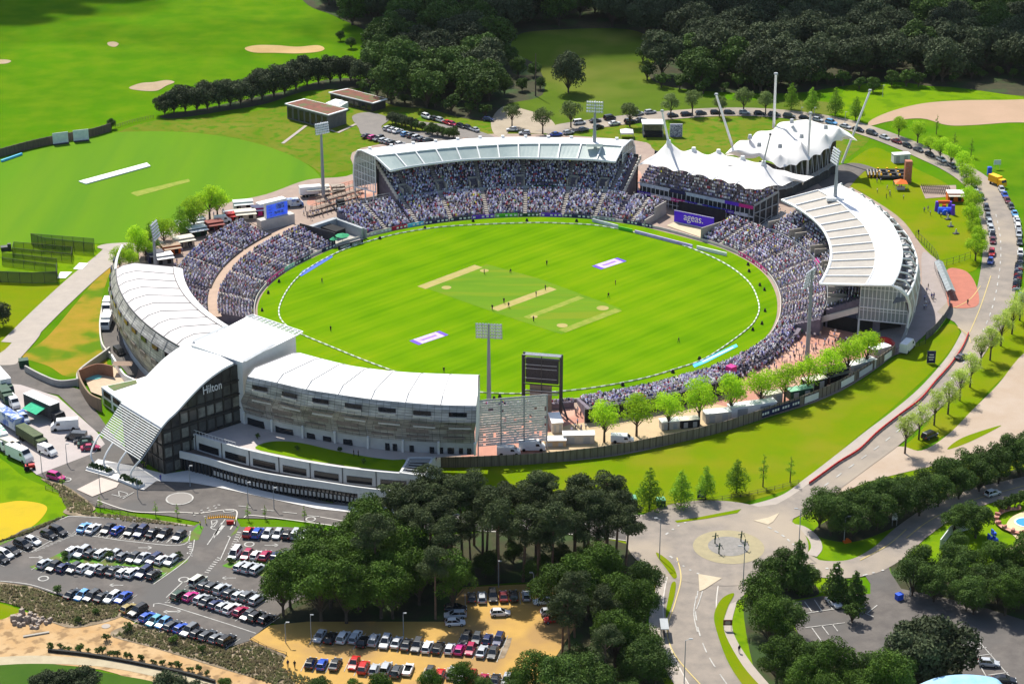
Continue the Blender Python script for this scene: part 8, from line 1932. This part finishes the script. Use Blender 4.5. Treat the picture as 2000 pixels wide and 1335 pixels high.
ln=rail([(270,1155),(480,1178),(700,1215),(900,1255),(1060,1290),(1200,1330)],60,za);tag(MB().wall(ln,0,.7,.5).build('ditch_edging',mat('black_edging',(.02,.02,.018)),origin=ln[0]),'black edging strip along the ditch at lower left','edging')
mesh_fence([(255,250),(520,340),(760,410)],1.0,'low post fence along the bank beside the hotel forecourt',wood,za);mesh_fence([(1400,1095),(1500,1150),(1600,1180)],1.0,'low wooden fence left of the yellow car park',wood,za)
mesh_fence([(1240,986),(1330,985),(1420,975),(1500,960),(1560,945)],1.1,'low wooden rail fence behind the pavement above the roundabout',wood,None)
# ---------------- play lawn at the right ----------------
container(1310,905,5.6,2.6,3.0,10,mat('pale_trailer',(.58,.6,.62)),'white exhibition trailer at the back of the play lawn','trailer',zf)
g=G(*zf(1348,1015));e_=empty('climbing_tower',g,'tall brick red climbing tower beside the black and yellow inflatable','climbing tower');MB().box(g.x,g.y,0,2.2,2.2,7.2).build('tower',mat('terracotta_tower',(.42,.17,.1),(.34,.13,.08),1),e_);b=MB()
for k in range(16):b.box(g.x+rng.uniform(-.9,.9),g.y-1.14,rng.uniform(.6,6.6),.2,.1,.15)
b.build('hand_hold',mat('hand_hold_grey',(.3,.3,.3)),e_)
e_=empty('inflatable_course',G(*zf(1270,985)),'black and yellow inflatable obstacle course with square pits on the play lawn','inflatable');g=G(*zf(1270,985));b=MB();yb=MB()
for i in range(4):b.tube((g.x-4.5+i*3,g.y-3,.7),(g.x-4.5+i*3,g.y+4,.7),.75,n=8)
for j in range(3):b.tube((g.x-5,g.y-3+j*3.4,.7),(g.x+5,g.y-3+j*3.4,.7),.75,n=8)
for i in range(4):
    for j in range(3):yb.tube((g.x-4.5+i*3,g.y-3+j*3.4,.4),(g.x-4.5+i*3,g.y-3+j*3.4,1.8),.5,.35,n=8)
b.build('tube_wall',mat('black_inflatable',(.03,.03,.03),rough=.5),e_);yb.build('yellow_knob',yellow,e_);MB().quad(*[g+Vector((x,y,.15)) for x,y in((-4.5,-3),(4.5,-3),(4.5,4),(-4.5,4))]).build('floor',mat('grey_pvc',(.4,.4,.4)),e_)
g=G(*zf(1165,985));e_=empty('inflatable_slide',g,'smaller black and yellow inflatable left of the obstacle course','inflatable');b=MB();yb=MB()
for k in range(5):b.tube((g.x-2+k,g.y-1.5,.6),(g.x-2+k,g.y+1.5,1.6),.6,n=8)
for k in range(4):yb.tube((g.x-1.9+k*1.25,g.y-1.6,.3),(g.x-1.9+k*1.25,g.y-1.6,2),.32,.2,n=8)
b.build('slide',MC['black_inflatable'],e_);yb.build('yellow_knob',yellow,e_)
g=G(*zf(1310,1055));e_=empty('market_canopy',g,'orange canopy stall in the middle of the play lawn','canopy');b=MB();c4_=[g+Vector((a*2,b_*2,2.3)) for a,b_ in((-1,-1),(1,-1),(1,1),(-1,1))]
for k in range(4):b.poly([c4_[k],c4_[(k+1)%4],g+Vector((0,0,3.4))])
b.build('canopy',orange,e_);b=MB()
for p in c4_:b.tube((p.x,p.y,0),p,.06,n=4)
b.each('pole',steel,e_);MB().box(g.x,g.y-.5,0,2.6,1.2,1).build('counter',mat('counter_white',(.6,.55,.5)),e_)
g=G(*zf(1555,1190));e_=empty('bouncy_castle',g,'blue purple and orange inflatable castle near the trees of the play lawn','inflatable');MB().tube((g.x,g.y-1.8,.7),(g.x,g.y+1.8,.7),1.0,n=10).tube((g.x-2,g.y,.9),(g.x+2,g.y,.9),1.1,n=10).build('base',mat('blue_pvc',H('2858d8'),rough=.4),e_)
b=MB()
for x,y in((-2,2),(2,2),(2.3,-1.4)):b.tube((g.x+x,g.y+y,0),(g.x+x,g.y+y,3.2),.75,.55,n=10)
b.build('pillar',mat('purple_pvc',H('6a3fc8'),rough=.4),e_);MB().tube((g.x-1.8,g.y+2,3.0),(g.x+1.8,g.y+2,3.0),.6,n=8).tube((g.x,g.y+1,.8),(g.x,g.y+1,2.6),.8,.6,n=10).build('arch',mat('orange_pvc',H('e0662c'),rough=.4),e_)
container(1612,1118,5,3.4,2.8,0,orange,'white topped stall with orange end panel by the trees','food_stall',zf,open_=True)
bk2=MB();
for x in(-.5,.5):bk2.tube((x,-.03,.33),(x,.03,.33),.33,n=10)
bk2.path([Vector((-.5,0,.33)),Vector((-.15,0,.85)),Vector((.35,0,.85)),Vector((.5,0,.33))],.04,n=4);bk2.tube((.35,-.25,1),(.35,.25,1),.03,n=4);bkme=bk2.build('bicycle',dsteel,link=False).data
sheet('path',[zf(1420,1040),zf(1620,1035),zf(1625,1095),zf(1450,1110)],Zs(4),pave_b,smooth=False)
for r_ in range(3):
    for k in range(14):
        t=k/13;g=G(*zf(1430+t*(150)+r_*6,1045+r_*17+t*8));o=bpy.data.objects.new('bicycle',bkme);COL.objects.link(o);o.location=(g.x,g.y,Zs(5));o.rotation_euler=(0,0,R(100));tag(o,'parked bicycle on the play lawn, %s from left, %s row'%(ordn(k+1),('back','middle','front')[r_]),'bicycle','bicycles parked on the play lawn')
for i,(x,y) in enumerate(((1590,1265),(1620,1305),(1575,1225))):
    g=G(*zf(x,y));e_=empty('garden_game',g,'small white and dark play figure on the lawn below the inflatable castle, %s one'%('middle','lowest','topmost')[i],'play figure','play figures on the lawn');MB().box(g.x,g.y,0,1.8,1.2,.3,.4).build('base',dsteel,e_);MB().tube((g.x,g.y,.3),(g.x,g.y,1.6),.4,.15,n=8).build('figure',creamm,e_)
g=G(*ze(1785,755));e_=empty('stage',g,'small open stage with white canopy roof behind the far grandstand','stage');MB().box(g.x,g.y,0,7,5,1).build('platform',black,e_);MB().box(g.x,g.y,4.6,7.8,5.6,.35).build('roof',white,e_);MB().box(g.x,g.y+2.4,1,7,.15,3.5).build('backdrop',mat('olive_backdrop',(.12,.14,.08),(.2,.2,.12),1),e_);b=MB()
for x in(-3.4,3.4):
    for y in(-2.4,2.4):b.tube((g.x+x,g.y+y,0),(g.x+x,g.y+y,4.6),.15,n=5)
b.build('tower',steel,e_)
g=G(*ze(1915,765));e_=empty('display_frame',g,'square framed display panel with pale figures right of the stage','display');MB().box(g.x,g.y,0,4,.3,4.4).build('panel',mat('display_picture',(.5,.5,.6),(.12,.12,.2),2.5,lo=.45,hi=.55),e_);MB().box(g.x,g.y+.3,0,4.4,.2,4.7).build('frame',white,e_)
g=G(*ze(1640,768));e_=empty('gazebo',g,'white gazebo tent left of the stage','gazebo');b=MB();c4_=[g+Vector((a*2.2,b_*2.2,2.3)) for a,b_ in((-1,-1),(1,-1),(1,1),(-1,1))]
for k in range(4):b.poly([c4_[k],c4_[(k+1)%4],g+Vector((0,0,3.3))]);b.poly([c4_[k],c4_[(k+1)%4],c4_[(k+1)%4]-Vector((0,0,.5)),c4_[k]-Vector((0,0,.5))])
b.build('canopy',white,e_);b=MB()
for p in c4_:b.tube((p.x,p.y,0),p,.06,n=4)
b.each('pole',steel,e_)
# ---------------- lower right corner ----------------
e_=empty('curved_roof_building',G(1880,1395),'building with pale blue curved metal roof cut by the bottom edge at the right','building');
rp_=[[G(1770,1352,5.6),G(1830,1343,6.3),G(1890,1340,6.6),G(1950,1347,6.0),G(1962,1352,5.6)]]
front_=cat([G(1785,1340,5.2),G(1830,1322,6.2),G(1885,1316,6.6),G(1940,1322,6.2),G(1958,1335,5.4)],6);back_=[p+Vector((0,-16,-1.2)) for p in front_]
MB().loft([front_,back_]).build('roof',mat('pale_blue_metal_roof',H('9cc6e0'),H('86b4d2'),.5,rough=.4),e_);MB().loft([[Vector((p.x,p.y-.3,0)) for p in front_],[Vector((p.x,p.y-.3,p.z-.15)) for p in front_]]).build('wall',concrete,e_)
e_=empty('paddling_pool',G(2004,1020),'round blue pool in the garden at the right edge','pool');g=G(2004,1021);MB().poly([g+Vector((2.6*math.cos(t),2.4*math.sin(t),Zs(8))) for t in np.linspace(0,6.283,30)[:-1]]).build('rim',white,e_);MB().poly([g+Vector((2.2*math.cos(t),2*math.sin(t),Zs(9))) for t in np.linspace(0,6.283,30)[:-1]]).build('water',mat('blue_pool_water',H('3f8fe0'),rough=.1),e_)
lou=MB();lou.box(0,0,.3,2.2,1.1,.14);lou.box(-.9,0,.44,.5,1.1,.5);lme=lou.build('sun_lounger',mat('red_lounger',(.35,.1,.07),(.5,.3,.22),1),link=False).data
for i in range(9):
    t=R(100+i*20);gg=g+Vector((6.4*math.cos(t),6*math.sin(t),Zs(6)));o=bpy.data.objects.new('sun_lounger',lme);COL.objects.link(o);o.location=gg;o.rotation_euler=(0,0,t+math.pi/2);tag(o,'red sun lounger in the arc round the blue pool, %s counted anticlockwise'%ordn(i+1),'sun lounger','sun loungers round the pool')
for i,(x,y) in enumerate(((1830,500),(1810,525),(1840,535))):
    gg=G(*zc_(x,y));tag(MB().box(gg.x,gg.y,0,1.0,.8,.5,.3).box(gg.x-.3,gg.y,.5,.3,.8,.7,.3).build('garden_chair',blueb,origin=gg),'blue garden chair left of the pool, %s one'%('rear','front left','front right')[i],'seat','blue garden seats')
a,c,d=G(*zc_(1530,580)),G(*zc_(1590,500)),G(*zc_(1700,470));tag(MB().wall([a,c,d],0,2.2,.2).build('white_wall',mat('pale_garden_wall',(.6,.62,.6)),origin=a),'pale garden wall corner beside the trees left of the pool garden','wall')
g=G(*zc_(1012,545));tag(MB().box(g.x,g.y,0,1.6,.9,.5,.4).tube(g,g+Vector((0,0,1)),.2,.3).build('flower_tub',orange,origin=g),'orange flower tub on the grass island beside the lamp post','flower tub')
def cover(poly,n,m_,name,lab,h=.5,s_=.3,tr=None):
    pts=[tr(*p) for p in poly] if tr else poly;xs=[p[0] for p in pts];ys=[p[1] for p in pts];b=MB();k=0
    while k<n:
        x,y=rng.uniform(min(xs),max(xs)),rng.uniform(min(ys),max(ys))
        if not inpoly(x,y,pts):continue
        k+=1;g=G(x,y,Zs(4));r_=s_*rng.uniform(.5,1.2);a=rng.uniform(0,3.14)
        for q in range(2):
            d=Vector((math.cos(a+q*1.57)*r_,math.sin(a+q*1.57)*r_,0));t=Vector((rng.uniform(-.1,.1),rng.uniform(-.1,.1),h*rng.uniform(.5,1.1)));b.quad(g-d,g+d,g+d*.6+t,g-d*.6+t)
    tag(b.build(name,m_),lab,'ground cover',kind='stuff')
cv=leafmat('bed_plants',(.3,.23,.15),(.2,.23,.09),.4)
cover([(0,1140),(60,1148),(130,1173),(235,1182),(230,1203),(150,1222),(100,1212),(50,1188),(0,1172)],1500,cv,'ground_cover','low brown and green planting in the bed at the left edge')
cover([(220,1240),(270,1222),(350,1243),(440,1269),(490,1254),(555,1284),(552,1305),(630,1335),(560,1345),(430,1300),(300,1262)],1900,cv,'ground_cover','low brown and green planting in the bed below the hotel car park')
cover([(135,1000),(112,958),(85,938),(130,952),(180,990),(182,1002),(265,1011),(375,1028),(260,1020)],700,cv,'ground_cover','low planting on the bank beside the hotel forecourt')
cover([(-10,1062),(60,1034),(128,1008),(118,1014),(50,1044)],300,cv,'ground_cover','thin planting strip above the slanting car row')
hz_=bpy.data.materials.new('tone_lift_haze');hz_.use_nodes=True;nt=hz_.node_tree;nt.nodes.remove(nt.nodes['Principled BSDF']);v_=nt.nodes.new('ShaderNodeVolumePrincipled');v_.inputs['Color'].default_value=(.85,.88,.9,1);v_.inputs['Density'].default_value=.000011;nt.links.new(v_.outputs[0],nt.nodes['Material Output'].inputs['Volume'])  # thin volume added to lift the blacks, mainly in the far woods
b=MB();b.box(0,1400,-1,4200,3400,226);tag(b.build('haze',hz_),'thin pale haze added over the whole place to lift its dark tones','haze',kind='stuff')
